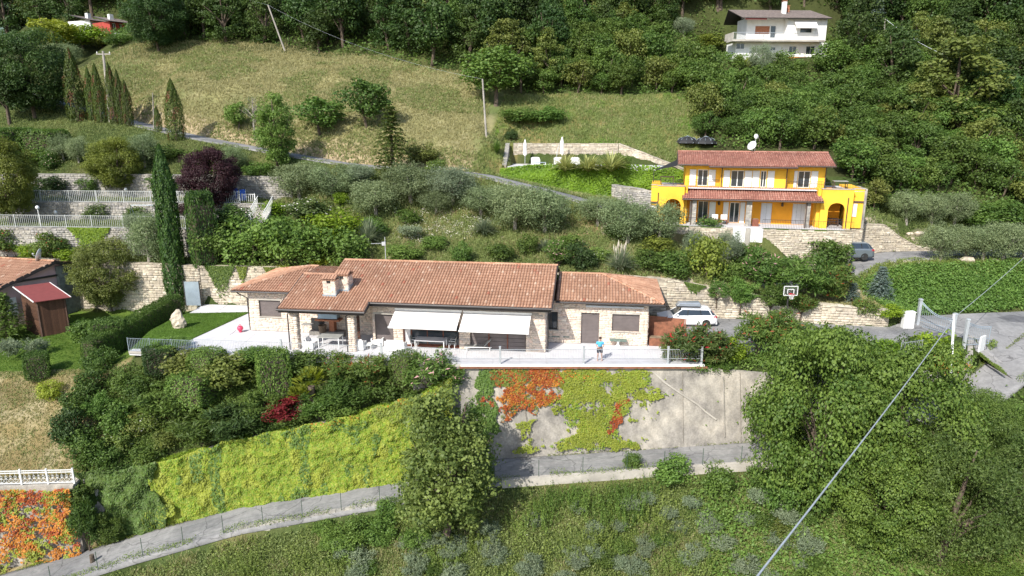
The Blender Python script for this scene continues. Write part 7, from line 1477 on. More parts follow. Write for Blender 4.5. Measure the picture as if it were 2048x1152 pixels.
table_ = [
 ('oak_tree','maplebig','wood',70,236,45,185,'large dark round tree at the left edge above the lane',T),
 ('dark_tree','broad','dark',20,250,110,110,'dark lower tree at the far left edge beneath the large round one',T),
 ('bamboo','small','yellowgreen',118,100,35,90,'bright yellow-green bamboo clump left of the red house','bamboo'),
 ('small_tree','small','lime',165,98,45,80,'fresh green bushy tree between the bamboo and the red house',T),
 ('olive_tree','olive','olive',125,140,85,75,'silvery olive above the left end of the dry meadow',T),
 ('shrub','bush','ochre',205,95,68,70,'brownish shrub below the red house','shrub'), ('shrub','bush','forest',240,90,66,60,'dark green shrub at the foot of the red house','shrub'),
 ('oak_tree','maplebig','wood',318,104,-45,125,'round oak with a visible trunk at the top left corner of the meadow',T),
 ('thuja','thuja','thuja',158,244,105,40,'tallest thuja column with a brown left side, leftmost by the pole',T),
 ('thuja','thuja','thuja',188,240,140,24,'slim thuja just left of the concrete pole',T), ('thuja','thuja','thuja',204,246,133,26,'thuja column directly behind the concrete pole',T),
 ('thuja','thuja','thuja',231,246,132,27,'reddish-brown thuja just right of the concrete pole',T), ('thuja','thuja','thuja',246,248,145,22,'dark narrow thuja in the middle of the right-hand group',T), ('thuja','thuja','thuja',259,252,165,22,'short thuja at the right end of the group by the pole',T),
 ('thuja','thuja','thuja',318,264,215,16,'very small dark thuja next to the bare trunk at the lane',T), ('thuja','thuja','thuja',354,280,164,38,'solitary conical thuja with brown patch beside the lane',T),
 ('small_tree','small','mid',477,262,200,48,'small round tree on the bank above the lane, left of the bare one',T), ('bare_tree','bare',None,510,280,195,40,'leafless grey young tree on the bank above the lane',T),
 ('columnar_tree','vinetree','mid',556,336,184,84,'broad bright green columnar tree standing in front of the lane',T),
 ('fig_tree','small','mid',640,272,188,98,'round large-leaved fig bush on the meadow bank',T), ('orchard_tree','small','forest',733,256,152,96,'fruit tree with a visible pale trunk on the meadow',T),
 ('spruce','spruce','thuja',786,352,214,84,'dark pointed conifer before the meadow in the middle',T), ('shrub','bush','ochre',845,326,282,70,'scrubby bush on the meadow slope right of the conifer','shrub'), ('shrub','bush','weeds',875,345,315,50,'low rough bush above the light lane wall','shrub'),
 ('walnut_tree','broad','mid',992,212,95,145,'round light green tree at the meadow corner by the timber pole',T),
 ('hedge_shrub','bush','forest',1040,246,212,90,'long bright green bush right of the timber pole','shrub'), ('hedge_shrub','bush','mid',1090,246,205,80,'bushy green shrub continuing the row right of the timber pole','shrub'),
 ('small_conifer','bush','dark',1022,282,252,26,'small dark bush on the green patch above the pool court','shrub'), ('small_palm','blades','mid',993,308,276,30,'little palm with a bare trunk on the green patch','palm'),
 ('round_shrub','bush','mid',1245,346,304,36,'clipped round bush at the right end of the pool court','shrub'),
 ('flax_plant','blades','blade',1130,350,306,76,'yellow-striped flax tuft, left of three by the pool','flax plant'), ('flax_plant','blades','blade',1176,352,306,84,'yellow-striped flax tuft, middle of three by the pool','flax plant'), ('flax_plant','blades','blade',1222,354,300,90,'yellow-striped flax tuft, right of three by the pool','flax plant'),
 ('olive_tree','olive','olive',128,322,268,50,'small pale olive, left one of the pair by the blue net',T), ('olive_tree','olive','olive',158,326,270,52,'small pale olive, right one of the pair by the blue net',T),
 ('hedge_shrub','clip','forest',30,304,255,75,'dense dark hedge block at the left edge below the lane','hedge'), ('hedge_shrub','clip','forest',95,306,258,70,'dense hedge block right of the left-edge one','hedge'),
 ('magnolia_tree','maplebig','gold',238,388,268,118,'magnolia with golden-brown leaf tips on the upper left terrace',T), ('olive_tree','olive','olive',290,335,262,70,'grey olive behind the magnolia',T),
 ('magnolia_tree','maplebig','gold',22,448,262,125,'tall tree with yellow leaf tips at the left edge',T), ('shrub','bush','rose',100,340,298,40,'rose bush beside the blue net','shrub'),
 ('shrub','bush','dark',115,388,345,70,'dark spreading conifer bush above the upper left wall','shrub'), ('shrub','bush','mid',180,386,348,48,'round green bush at the foot of the magnolia','shrub'),
 ('rose_bush','bush','whiteflower',201,438,402,58,'round dark bush dotted with white blooms on the lower lawn','shrub'),
 ('plum_tree','maplebig','purple',428,425,286,125,'purple-leaved plum tree left of the blue deck chairs',T), ('plum_shrub','bush','purple',376,432,390,40,'low purple-leaved branch mass between the two cypresses','shrub'), ('olive_tree','olive','olive',468,345,290,48,'small grey olive behind the purple plum tree',T),
 ('shrub','bush','mid',520,352,320,60,'green scrub above the blue deck chairs','shrub'),
 ('cypress','cypress','cypress',357,612,308,46,'very tall slender Italian cypress at the end of the hedge',T), ('cypress','clip','cypress',412,532,384,46,'shorter flat-topped cypress right of the tall one',T),
 ('sumac_tree','maplebig','ochre',226,622,470,140,'broad ochre-tinged tree beside the pink house',T), ('olive_tree','olive','olive',300,545,425,80,'grey-green olive behind the ochre tree, left of the tall cypress',T), ('olive_tree','olive','silver',280,470,425,60,'greyish olive crown leaning over the lowest white fence',T),
 ('shrub','bush','redtips',15,510,448,70,'dark shrub with reddish tips at the left edge below the lowest fence','shrub'), ('shrub','bush','redtips',105,520,455,64,'round dark shrub with red tips above the pink house dish','shrub'), ('shrub','bush','lime',68,520,482,50,'yellow-green low shrub behind the pink house','shrub'), ('shrub','bush','mid',45,512,480,40,'small olive-green shrub behind the pink house roof','shrub'), ('shrub','bush','lime',150,528,492,70,'light green shrub below the ivy curtain of the lowest terrace','shrub'), ('shrub','bush','forest',130,500,472,40,'small green shrub beside the ivy curtain','shrub'),
 ('fir_bush','spruce','mid',18,680,588,85,'young fir with layered green branches left of the timber shed',T),
 ('shrub','bush','forest',455,500,420,80,'dark green bush between the short cypress and the big laurels','shrub'), ('small_tree','small','forest',430,530,440,80,'loose dark tree with a reddish heart left of the big laurels',T),
 ('laurel','bush','mid',505,528,425,120,'large dense laurel, leftmost of the row on the back wall','shrub'), ('laurel','bush','mid',565,526,412,130,'large dense laurel below the white-flowering bush','shrub'), ('laurel','bush','mid',625,528,440,120,'dense green laurel in the middle of the row on the back wall','shrub'), ('laurel','bush','mid',690,528,450,100,'dense green laurel, rightmost of the row on the back wall','shrub'),
 ('viburnum','bush','lime',672,480,412,120,'yellow-green rounded shrub above the laurels','shrub'), ('viburnum','bush','lime',545,440,400,70,'yellow-green shrub left of the white-flowering bush','shrub'), ('flowering_shrub','bush','whiteflower',618,438,386,92,'shrub covered with whitish flower heads','shrub'), ('shrub','bush','lime',682,412,378,38,'small lime-green shrub between olives','shrub'),
 ('yellow_creeper','bush','yellowgreen',578,542,527,45,'low yellow-green clump on the back wall at the left wing roof','shrub'), ('yellow_creeper','bush','yellowgreen',640,528,512,60,'low yellow-green clump on the wall top behind the chimney','shrub'),
 ('olive_tree','olive','olive',600,400,322,115,'broad olive at the upper left of the grove',T), ('olive_tree','olive','olive',668,396,328,100,'olive next to the upper left one, beneath the lane',T), ('olive_tree','olive','silver',722,372,325,70,'pale small olive left of the dark conifer foot',T), ('olive_tree','olive','olive',752,432,358,105,'olive below the dark conifer, left part of the grove',T), ('olive_tree','olive','olive',822,404,325,110,'olive right of the dark conifer',T), ('olive_tree','olive','silver',906,406,330,100,'blue-grey olive at the end of the meadow lane',T), ('olive_tree','olive','olive',872,428,378,78,'small low olive in the middle of the grove',T),
 ('olive_tree','olive','olive',962,430,370,95,'round olive above the white flower patch',T), ('olive_tree','olive','olive',1030,462,365,105,'wide olive, left one of the big pair in the middle',T), ('olive_tree','olive','olive',1090,466,370,115,'wide olive, right one of the big pair in the middle',T), ('olive_tree','olive','olive',1195,450,392,95,'olive under the ivy hedge of the pool court',T), ('olive_tree','olive','olive',1255,486,395,105,'olive right of the gap in the grove',T), ('olive_tree','olive','olive',1318,480,404,95,'olive in front of the left arch of the yellow house',T), ('olive_tree','olive','silver',1395,520,462,60,'small greyish olive below the yellow house terrace',T), ('olive_tree','olive','silver',1455,525,460,55,'thin greyish olive right of the golden bush',T),
 ('grass_tuft','blades','pampas',738,492,432,70,'big soft grey-green grass tuft on the slope above the chimney','ornamental grass'), ('shrub','bush','mid',808,522,482,74,'small green shrub by the television aerial','shrub'), ('shrub','bush','forest',815,445,415,56,'rough mound of herbs in the middle of the slope','shrub'), ('silver_bush','wisp','silver',822,480,448,70,'greyish lavender mound on the slope','shrub'), ('shrub','bush','mid',922,528,474,44,'narrow bright green shrub right above the main ridge','shrub'), ('shrub','bush','forest',1057,510,462,46,'dark green shrub in the middle of the bare slope','shrub'), ('grass_tuft','blades','pampas',1088,505,475,44,'small bluish grass tuft beside the dark green shrub','ornamental grass'), ('grass_tuft','blades','pampas',968,470,432,66,'soft grass tuft beneath the big pair of olives','ornamental grass'),
 ('rose_bush','long','oleander_pink',1118,534,475,66,'bush with pale pink flowers left of the dark round one','shrub'), ('shrub','bush','dark',1155,538,482,76,'dark round bush beside the pale pink flowering one','shrub'),
 ('shrub','bush','gold',1320,510,470,80,'small golden-green tree right of the pampas grass','shrub'), ('shrub','bush','forest',1300,540,492,80,'low dark shrub on the wall right of the pampas grass','shrub'), ('shrub','bush','forest',1355,552,495,85,'dark green shrub left of the golden bush','shrub'), ('golden_bush','bush','gold',1412,556,456,88,'rounded golden-bronze bush above the pale stone wall','shrub'), ('shrub','bush','mid',1460,565,520,60,'low green shrub right under the golden bush','shrub'),
 ('oleander','long','oleander_pink',1490,560,478,90,'pink flowering oleander right of the golden bush','shrub'), ('oleander','long','oleander_pink',1535,585,490,110,'large pink flowering oleander in the middle of the mass','shrub'), ('oleander','long','mid',1600,604,500,120,'large dark oleander hanging over the pale stone wall','shrub'), ('shrub','small','forest',1650,560,472,90,'leafy tree-like shrub against the yellow house wall','shrub'), ('oleander','long','redtips',1660,604,520,90,'reddish-tipped oleander at the right end of the mass','shrub'),
 ('blue_spruce','spruce','bluespruce',1757,606,534,56,'blue spruce beside the upper drive',T), ('blue_spruce','spruce','bluespruce',1703,606,562,36,'small blue-grey juniper left of the blue spruce','shrub'), ('barberry','bush','redtips',1727,632,590,48,'rounded red-brown bush at the end of the stone wall','shrub'), ('lime_bush','bush','lime',1774,634,604,62,'low vivid lime-green mound beside the red-brown bush','shrub'),
 ('olive_tree','olive','olive',1812,448,380,72,'olive with a visible trunk right of the yellow house',T), ('olive_tree','olive','olive',1862,452,384,70,'second olive right of the yellow house, at the wood edge',T), ('olive_tree','olive','olive',1908,450,382,72,'third olive right of the yellow house, at the wood edge',T),
 ('olive_tree','olive','olive',1882,522,446,84,'olive shading the drive, leftmost of the roadside row',T), ('olive_tree','olive','olive',1930,518,450,76,'olive in the roadside row, second from the left',T), ('olive_tree','olive','olive',1965,520,448,80,'olive in the roadside row, third from the left',T), ('olive_tree','olive','olive',2005,522,442,84,'olive in the roadside row, fourth from the left',T), ('olive_tree','olive','olive',2045,520,450,70,'olive in the roadside row at the right picture edge',T),
 ('laurel_tree','broad','mid',1660,158,82,78,'glossy broad tree right of the white house',T), ('laurel_tree','broad','mid',1720,150,92,80,'glossy leafy tree under the small shelter',T), ('silver_bush','olive','silver',1520,150,86,48,'silvery round bush in front of the white house','shrub'), ('shrub','bush','mid',1478,140,104,34,'bright green bush at the left end of the white house','shrub'), ('yellow_bush','bush','yellowgreen',1497,134,110,18,'small yellow flowering bush in front of the white house','shrub'), ('shrub','bush','forest',1560,150,96,44,'dark green bush below the white house balcony','shrub'), ('shrub','bush','mid',1596,156,112,40,'rounded green bush below the white house doors','shrub'), ('shrub','bush','redtips',1655,100,66,36,'russet flowering bush at the right corner of the white house balcony','shrub'), ('conifer_tree','spruce','bluespruce',1745,95,2,56,'tall grey-green conifer right of the white house',T), ('round_shrub','olive','silver',1368,72,32,44,'pale round bush left of the white house','shrub'), ('shrub','bush','gold',1415,100,60,60,'mixed light shrub left of the white house','shrub'), ('broad_tree','deep','ochre',1905,250,78,190,'large bronze-green tree in the right-hand wood',T),
]
for r_ in table_:
    if r_[0] == 'flax_plant': ppx(r_[0], r_[1], r_[2], *r_[3:7], r_[7], r_[8], y=31.0-(r_[3]-1130)*.004, z=11.0)
    else: ppx(r_[0], r_[1], r_[2], *r_[3:7], r_[7], r_[8])
for r_ in [('shrub','bush','dark',45,395,350,80,'dark shrub mass against the upper terrace wall at the left'),('shrub','bush','forest',330,385,340,70,'dark shrub before the upper terrace wall, left of the plum tree'),('shrub','bush','forest',275,445,408,50,'dark shrub on the lower lawn left of the tall cypress'),('shrub','bush','mid',345,440,405,50,'green shrub behind the tall cypress'),('shrub','small','forest',470,470,405,70,'dark loose tree below the blue deck chairs'),('shrub','bush','mid',70,325,290,80,'green mound under the left-edge hedge'),('shrub','bush','forest',330,320,285,70,'dark shrub below the lane, right of the magnolia'),('shrub','bush','mid',400,330,295,70,'green shrub below the lane above the plum tree'),('shrub','bush','mid',1960,450,400,90,'green shrub at the wood edge above the roadside olives'),('shrub','bush','forest',2020,450,395,90,'dark shrub at the wood edge at the right'),('shrub','bush','forest',450,345,300,60,'green shrub beside the small grey olive')]: ppx(*r_[:7], r_[7], 'shrub')
bank_ = [
 ('clipped_shrub','clip','forest',220,700,640,62,'clipped bush at the top of the corner hedge, below the small lawn'), ('clipped_shrub','bush','forest',178,690,628,70,'bushy end of the long hedge by the neighbour\'s lawn'),
 ('hedge','bush','forest',205,745,690,66,'hedge bush right of the dry slope, third from the top'), ('hedge','bush','forest',185,790,728,70,'hedge bush beside the yellow shrub'), ('hedge','bush','forest',160,835,768,72,'hedge bush halfway down the dry slope'), ('hedge','bush','dark',140,885,808,70,'dark hedge bush low on the dry slope'), ('hedge','bush','forest',165,925,855,80,'lowest hedge bush just above the broken railing'),
 ('oleander','long','mid',195,850,780,60,'oleander with a few pale blooms inside the hedge line'),
 ('box_shrub','clip','dark',322,748,694,58,'dark box-shaped shrub below the lawn railing'), ('shrub','bush','forest',290,800,745,70,'low mixed shrub beside the rocky path'), ('oleander','long','forest',330,838,765,120,'broad oleander above the rocky path'), ('clipped_shrub','clip','mid',398,806,742,84,'light green clipped shrub in the middle of the bank'), ('oleander','long','mid',345,700,672,80,'leafy top of shrubs at the terrace corner'), ('shrub','bush','ochre',385,745,690,110,'ochre-tinged shrub under the terrace edge'), ('pittosporum','bush','ochre',465,775,690,120,'large grey-green pittosporum in front of the terrace'), ('clipped_shrub','clip','mid',420,760,700,60,'rounded green shrub directly below the left terrace edge'),
 ('oleander','long','forest',405,900,812,120,'dark oleander above the yellow creeper, left'), ('oleander','long','dark',480,895,800,130,'dark oleander above the yellow creeper, centre'), ('oleander','long','forest',530,850,770,90,'dark oleander left of the red maple'),
 ('clipped_shrub','clip','mid',552,800,702,62,'tall fresh green clipped shrub below the porch'), ('red_maple','small','crimson',578,852,792,88,'low crimson Japanese maple among the green bank shrubs'), ('fan_palm','fan','yellowgreen',626,818,728,104,'bright fan palm above the crimson maple'), ('fan_palm','fan','yellowgreen',604,835,765,84,'smaller yellowish palm just above the crimson maple'),
 ('oleander','long','forest',640,860,782,84,'oleander right of the crimson maple'), ('shrub','bush','forest',620,745,694,90,'green shrub in front of the porch piers'), ('oleander','long','redtips',690,770,700,90,'reddish-tipped oleander in front of the armchairs'), ('oleander','long','forest',695,830,750,100,'dark oleander right of the fan palm'), ('oleander','long','redtips',745,775,702,80,'reddish-tipped oleander in front of the sofa'), ('shrub','bush','forest',770,820,745,90,'deep green shrub above the golden creeper'), ('box_shrub','clip','forest',812,765,704,50,'clipped bush left of the flowering oleander'), ('oleander','long','oleander_pink',858,790,690,110,'tall oleander with pink flowers at the dining table'), ('oleander','long','oleander_pink',905,800,715,90,'oleander with pale flowers at the left end of the big wall'), ('shrub','bush','forest',850,835,770,110,'shaded green shrub below the flowering oleander'), ('oleander','long','mid',505,735,690,90,'leafy shrub top just under the terrace left of the piers'), ('shrub','bush','mid',575,735,700,80,'leafy green shrub left of the porch piers'), ('shrub','bush','mid',245,830,790,40,'small sage-green shrub among the path stones'), ('shrub','bush','weeds',300,860,820,60,'small loose shrub under the rocky path'), ('shrub','bush','ochre',340,900,850,70,'small ochre shrub left of the dark oleanders'), ('shrub','bush','weeds',250,900,850,70,'pale leafy herbs above the broken railing'), ('shrub','bush','forest',300,930,880,80,'dark low shrub at the top of the ivy wall'), ('shrub','bush','forest',240,955,905,80,'dark low shrub beside the broken railing'),
]
for r_ in bank_:
    ppx(*r_[:7], r_[7], 'hedge' if r_[0] in ('hedge', 'clipped_shrub') else ('palm' if 'palm' in r_[0] else 'shrub'))
for r_ in [('lavender_bush','wisp','silver',28,722,676,70,'silvery lavender hedge, left half, on the neighbour\'s lawn'), ('lavender_bush','wisp','silver',72,712,672,64,'silvery lavender hedge, right half, on the neighbour\'s lawn'), ('round_shrub','clip','forest',78,756,706,44,'dark clipped bush below the lavender hedge'), ('yellow_shrub','bush','yellowgreen',104,796,756,50,'loose yellow shrub on the dry slope')]: ppx(*r_[:7], r_[7], 'shrub')
hp0, hp1 = PZ(182, 700, -.6), PZ(352, 628, -.2); nH = 9
for k in range(nH):
    q_ = hp0+(hp1-hp0)*(k+.5)/nH; plant('hedge', 'clip', ['hedge block at the sunlit corner of the neighbour\'s lawn', 'hedge block, second from the corner', 'hedge block, third from the corner', 'hedge block, fourth from the corner', 'hedge block in the middle of the long hedge', 'hedge block level with the boulder', 'hedge block just beyond the boulder', 'hedge block, last but one before the cypress', 'hedge block at the foot of the tall cypress'][k], (q_[0], q_[1], float(ground(q_[0], q_[1]))-.3), 1.9, 2.5, 'hedge', 'forest', 'long clipped hedge', rz=math.atan2(hp1[1]-hp0[1], hp1[0]-hp0[0]), dy=1.5)
PL = lambda *a, **k: ppx(*a, **k)
for r_ in [
 ('red_oleander','long','oleander_red',1372,752,640,100,'red flowering oleander in front of the white car','shrub',.8), ('red_oleander','long','oleander_red',1418,750,650,90,'red flowering oleander, right half, before the drive','shrub',.8), ('lime_shrub','bush','lime',1462,745,662,62,'vivid lime-green bush between the oleanders','shrub',1.4), ('oleander','long','redtips',1510,745,612,95,'tall reddish oleander right of the lime-green bush','shrub',2.0), ('oleander','long','redtips',1560,745,635,80,'reddish oleander half hidden by the big maple','shrub',1.8), ('trailing_bush','bush','mid',1395,768,715,60,'green bush spilling over the top of the concrete wall','shrub',.6), ('trailing_bush','bush','forest',1440,765,720,60,'low bush on the wall top below the lime-green one','shrub',.6),
 ('laurel_shrub','bush','lime',1865,745,652,90,'bright laurel bush left of the white pole','shrub',3.2), ('laurel_shrub','bush','forest',1825,745,658,80,'dark green bush behind the big maple near the gate','shrub',3.4), ('lime_shrub','bush','lime',1768,740,672,50,'lime-green shoots above the big maple crown','shrub',3.0),
]: ppx(*r_[:7], r_[7], r_[8], y=r_[9])
plant('maple_tree', 'maplebig', 'huge leafy maple in front of the drive wall', (19.9, -4.7, -9.0), 10.0, 15.0, T, 'maple', rz=.6)
plant('maple_tree', 'maplebig', 'second maple crown just left of the white pole', (25.8, -4.6, -8.6), 9.8, 13.0, T, 'maple', rz=2.4)
plant('maple_tree', 'maplebig', 'lower leafy maple in the right foreground beside the parapet end', (23.4, -7.6, -10.2), 7.2, 8.8, T, 'maple', rz=3.9)
plant('cherry_tree', 'cherrybig', 'big cherry tree with drooping leaves around the white pole foot', (26.2, -8.6, -10.4), 9.6, 10.6, T, 'cherry', rz=.2, var=0)
plant('cherry_tree', 'cherrybig', 'cherry tree low in the right foreground', (31.2, -7.6, -9.4), 9.0, 8.8, T, 'cherry', rz=1.9, var=1)
plant('broad_tree', 'cherrybig', 'olive-green tree at the right edge below the street', (35.0, -8.4, -9.0), 9, 7.6, T, 'cherry', rz=3.1, var=0)
plant('broad_tree', 'maplebig', 'bright green round bush-like tree at the street edge', (32.4, -2.2, -5.2), 4.6, 4.4, T, 'mid', rz=4.1)
plant('broad_tree', 'maplebig', 'dark green tree corner at the right edge', (37.6, -3.4, -5.0), 5.6, 4.6, T, 'forest', rz=5.0)
plant('broad_tree', 'cherrybig', 'tangled low tree in the lower right corner', (28.5, -11.5, -12.2), 8.0, 4.4, T, 'maple', rz=1.0, var=1)
plant('broad_tree', 'cherrybig', 'low spreading tree at the right end of the bottom edge', (35.0, -12.0, -12.2), 7.5, 4.2, T, 'cherry', rz=2.0, var=0)
for k, (x, y, z, w_, h_, m_, lb) in enumerate(((16.4, -3.9, -7.4, 2.2, 1.7, 'mid', 'bramble heap on the road edge at the left foot of the huge maple'), (18.2, -9.9, -10.9, 3.4, 2.4, 'forest', 'rounded thicket under the lower leafy maple'), (23.0, -11.0, -11.5, 3.6, 2.2, 'mid', 'green thicket left of the lower right corner'), (17.0, -6.6, -9.3, 2.4, 1.6, 'ochre', 'vine-covered thicket below the shaded end of the parapet'))): plant('thicket', 'bush', lb, (x, y, z), w_, h_, 'shrub', m_)
vt_ = ppx('vine_tree', 'vinetree', 'vine', 893, 1095, 782, 215, 'tall ragged tree hung with climbers in the lower middle, before the road', T, y=-6.3)
ppx('small_tree', 'vinetree', 'mid', 945, 1000, 800, 100, 'slimmer leafy tree right behind the climber-hung one', T, y=-3.9)
for r_ in [('oleander','long','redtips',1345,748,668,60,'reddish oleander shoots beside the rusted gate',1.0),('shrub','bush','forest',1620,760,690,90,'dark shrub on the wall top behind the huge maple, left',1.6),('shrub','bush','mid',1690,760,690,90,'green shrub on the wall top behind the huge maple, middle',2.0),('shrub','bush','lime',1745,755,690,80,'light green shrub on the wall top behind the huge maple, right',2.4)]: ppx(*r_[:7], r_[7], 'shrub', y=r_[8])
for r_ in [('shrub','bush','forest',260,790,735,60,'small green shrub beside the path at the corner hedge'),('shrub','bush','mid',235,870,800,80,'green shrub between hedge line and dark oleanders'),('shrub','bush','forest',215,930,870,70,'dense shrub just above the broken railing, left'),('shrub','bush','ochre',280,870,820,60,'bronze low shrub in the middle of the rocky path'),('ivy_bush','bush','forest',165,1010,960,70,'ivy mound at the top of the shaded wall gap'),('ivy_bush','long','forest',168,1100,965,70,'tall ivy mound filling the gap beside the corner wall'),('shrub','bush','mid',450,880,830,70,'green shrub leaning over the top of the yellow creeper, left'),('shrub','bush','forest',590,870,815,80,'green shrub leaning over the top of the yellow creeper under the crimson maple'),('shrub','bush','mid',690,850,790,90,'green shrub leaning over the top of the yellow creeper, right'),('shrub','bush','forest',540,875,830,70,'small dark shrub over the creeper edge left of the crimson maple'),
 ('shrub','bush','mid',760,560,520,60,'small green bush behind the main ridge, right of the chimney'),('shrub','bush','forest',1000,520,480,60,'low shrub on the slope above the middle of the main ridge'),('shrub','bush','mid',870,500,465,60,'low green mound on the slope above the aerial'),('shrub','bush','weeds',1190,520,490,60,'pale herb mound between the dark bush and the pampas grass'),('shrub','bush','forest',560,470,430,90,'green shrub filling the gap above the large laurels'),('shrub','bush','mid',745,470,430,60,'green shrub under the small middle olive'),('shrub','bush','mid',1140,500,465,60,'green shrub beneath the olives, left of the pampas grass'),('shrub','bush','forest',1240,475,440,70,'dark shrub at the foot of the olives above the pampas grass'),('shrub','bush','mid',1420,470,430,70,'leafy shrub at the left end of the yellow house wall')]: ppx(*r_[:7], r_[7], 'shrub')
for x, y, z, w_, h_, lb in ((-28.7, -4.6, -12.0, 2.6, 5.2, 'tall dark bush covering the corner beside the orange creeper wall'), (-27.3, -4.1, -11.8, 2.2, 3.2, 'dark bush at the foot of the ivy wall')): plant('ivy_bush', 'long', lb, (x, y, z), w_, h_, 'shrub', 'forest')
for r_ in [('oleander','long','redtips',1545,735,615,100,'tall reddish oleander leaning over the drive, left of the huge maple',3.0),('oleander','long','mid',1600,730,640,90,'green oleander between the drive and the huge maple',3.2),('shrub','bush','lime',1660,720,650,80,'bright young shoots on the drive edge above the huge maple',3.6)]: ppx(*r_[:7], r_[7], 'shrub', y=r_[8])
for x, w_, h_, m_, lb in ((17.6, 2.6, 2.4, 'oleander_pink', 'pink oleander branch mass leaning over the pale wall, left end'), (19.6, 3.2, 3.0, 'mid', 'oleander branch mass leaning over the pale wall behind the hoop'), (22.0, 3.4, 2.8, 'forest', 'dark oleander branches leaning over the pale wall right of the hoop'), (24.4, 3.2, 2.4, 'redtips', 'reddish oleander branches leaning over the low end of the pale wall')):
    rx_ = [p[0] for p in RW]; plant('oleander', 'long', lb, (x, float(np.interp(x, rx_, [p[1] for p in RW]))-.1, float(np.interp(x, rx_, [p[2] for p in RW]))-1.2), w_, h_, 'shrub', m_)
pg = ppx('pampas_grass', 'blades', 'pampas', 1240, 545, 492, 74, 'pampas grass with upright cream plumes', 'ornamental grass'); mb = MB()
for k in range(13):
    a_ = 2*PI*k/13; r_ = random.uniform(.1, .75); x, y = math.cos(a_)*r_, math.sin(a_)*r_; h = random.uniform(2.3, 2.9); mb.tube([(x*.4, y*.4, 0), (x, y, h-.7), (x*1.1, y*1.1, h-.35), (x*1.15, y*1.15, h)], [.01, .012, .07, .01], 5)
mb.build('plumes', L['plume'], pg, kind='stuff')

# --- woods
MARKS = [('the leaning timber pole', 560, 60), ('the top left oak', 318, 60), ('the red house', 240, 55), ('the top left corner of the view', 40, 20), ('the walnut tree by the meadow pole', 992, 130), ('the white house roof', 1565, 25), ('the pale round bush left of the white house', 1368, 50), ('the short pale timber pole', 1768, 60), ('the middle of the upper picture edge', 800, 10),
         ('the top right corner of the view', 2020, 30), ('the tall grey-green conifer', 1745, 80), ('the large bronze-green tree', 1905, 160), ('the dishes of the yellow house', 1508, 270), ('the black garden parasols', 1392, 260), ('the right corner of the yellow house', 1740, 370), ('the roadside olives', 1950, 440), ('the right picture edge above the olives', 2040, 250), ('the green patch above the pool', 1200, 170), ('the clearing below the white house', 1600, 170),
         ('the vine-covered tree', 893, 1050), ('the pale parapet', 1250, 975), ('the bottom picture edge', 1150, 1140), ('the huge maple foot', 1600, 1000), ('the lower left end of the road', 420, 1130)]
ORD = 'nearest,second nearest,third nearest,fourth nearest,fifth nearest,sixth nearest,seventh nearest,eighth nearest,ninth nearest,tenth nearest,eleventh nearest,twelfth nearest,thirteenth nearest,fourteenth nearest,fifteenth nearest,sixteenth nearest,seventeenth nearest,eighteenth nearest,nineteenth nearest,twentieth nearest,twenty-first nearest,twenty-second nearest,twenty-third nearest,twenty-fourth nearest'.split(',')
def name_by_marks(objs):
    bins = {}
    for o, desc in objs:
        u, v, _ = proj(np.array(o.location)+[0, 0, 1.5]); k = min(range(len(MARKS)), key=lambda i: (MARKS[i][1]-u)**2+(2.2*(MARKS[i][2]-v))**2); bins.setdefault((desc, k), []).append(((MARKS[k][1]-u)**2+(MARKS[k][2]-v)**2, o))
    for (desc, k), li in bins.items():
        li.sort(key=lambda q_: q_[0])
        for i, (_, o) in enumerate(li): o['label'] = f'{desc}, {ORD[min(i, 23)]} to {MARKS[k][0]}'
MARKED = []
def scatter_trees(poly, n, mind, picks, ymin, ymax, size, name, excl=(), xr=(-125, 85), seed=1, sh=None):
    g = np.random.default_rng(seed); got = []; tries = 0
    cand = np.stack([g.uniform(xr[0], xr[1], 9000), g.uniform(ymin, ymax, 9000)], 1); z = ground(cand[:, 0], cand[:, 1]); u, v, dep = proj(np.column_stack([cand, z]))
    ok = inpoly(poly, u, v) & (dep > 5)
    for e in excl: ok &= ~inpoly(e, u, v)
    for (x, y), zz, k in zip(cand, z, ok):
        if not k: continue
        md = mind*(1+max(0, y-70)*.012)
        if all((x-a)**2+(y-b_)**2 > md*md for a, b_, _ in got): got.append((x, y, zz))
        if len(got) >= n: break
    for x, y, zz in got:
        kind, m_, lb, gp_, w8 = picks[int(g.choice(len(picks), p=[p[4] for p in picks]))]; s_ = size*g.uniform(.75, 1.3)*(1+max(0, y-70)*.006)
        MARKED.append((plant(name, kind, lb, (x, y, zz-.2), s_, s_*g.uniform(*(sh or (1.05, 1.4))), T, m_, gp_), lb))
    return len(got)
WHX = [(1440, 20), (1700, 20), (1700, 175), (1440, 175)]
FP = [('deep', 'wood', 'dark layered wood tree', 'tall trees of the upper wood', .45), ('broad', 'wood', 'round-crowned wood tree', 'tall trees of the upper wood', .35), ('broad', 'forest', 'lighter green wood tree', 'lighter trees of the upper wood', .1), ('deep', 'ochre', 'yellowish wood tree', 'lighter trees of the upper wood', .1)]
W1 = [(45, 60), (262, 84), (420, 82), (575, 92), (645, 110), (765, 116), (825, 136), (940, 146), (1015, 182), (1100, 180), (1100, 125), (1200, 80), (1440, 30), (1440, -20), (-200, -20), (-200, 30)]
n1_ = scatter_trees(W1, 170, 3.3, FP, 48, 130, 6.4, 'wood_tree', seed=5, excl=[[(90, 45), (300, 45), (300, 100), (90, 100)]])
W1b = [(1440, -20), (1440, 18), (1700, 18), (1700, 60), (1860, 110), (2150, 130), (2150, -20)]
n2_ = scatter_trees(W1b, 70, 3.4, FP, 60, 130, 7.0, 'wood_tree', seed=6)
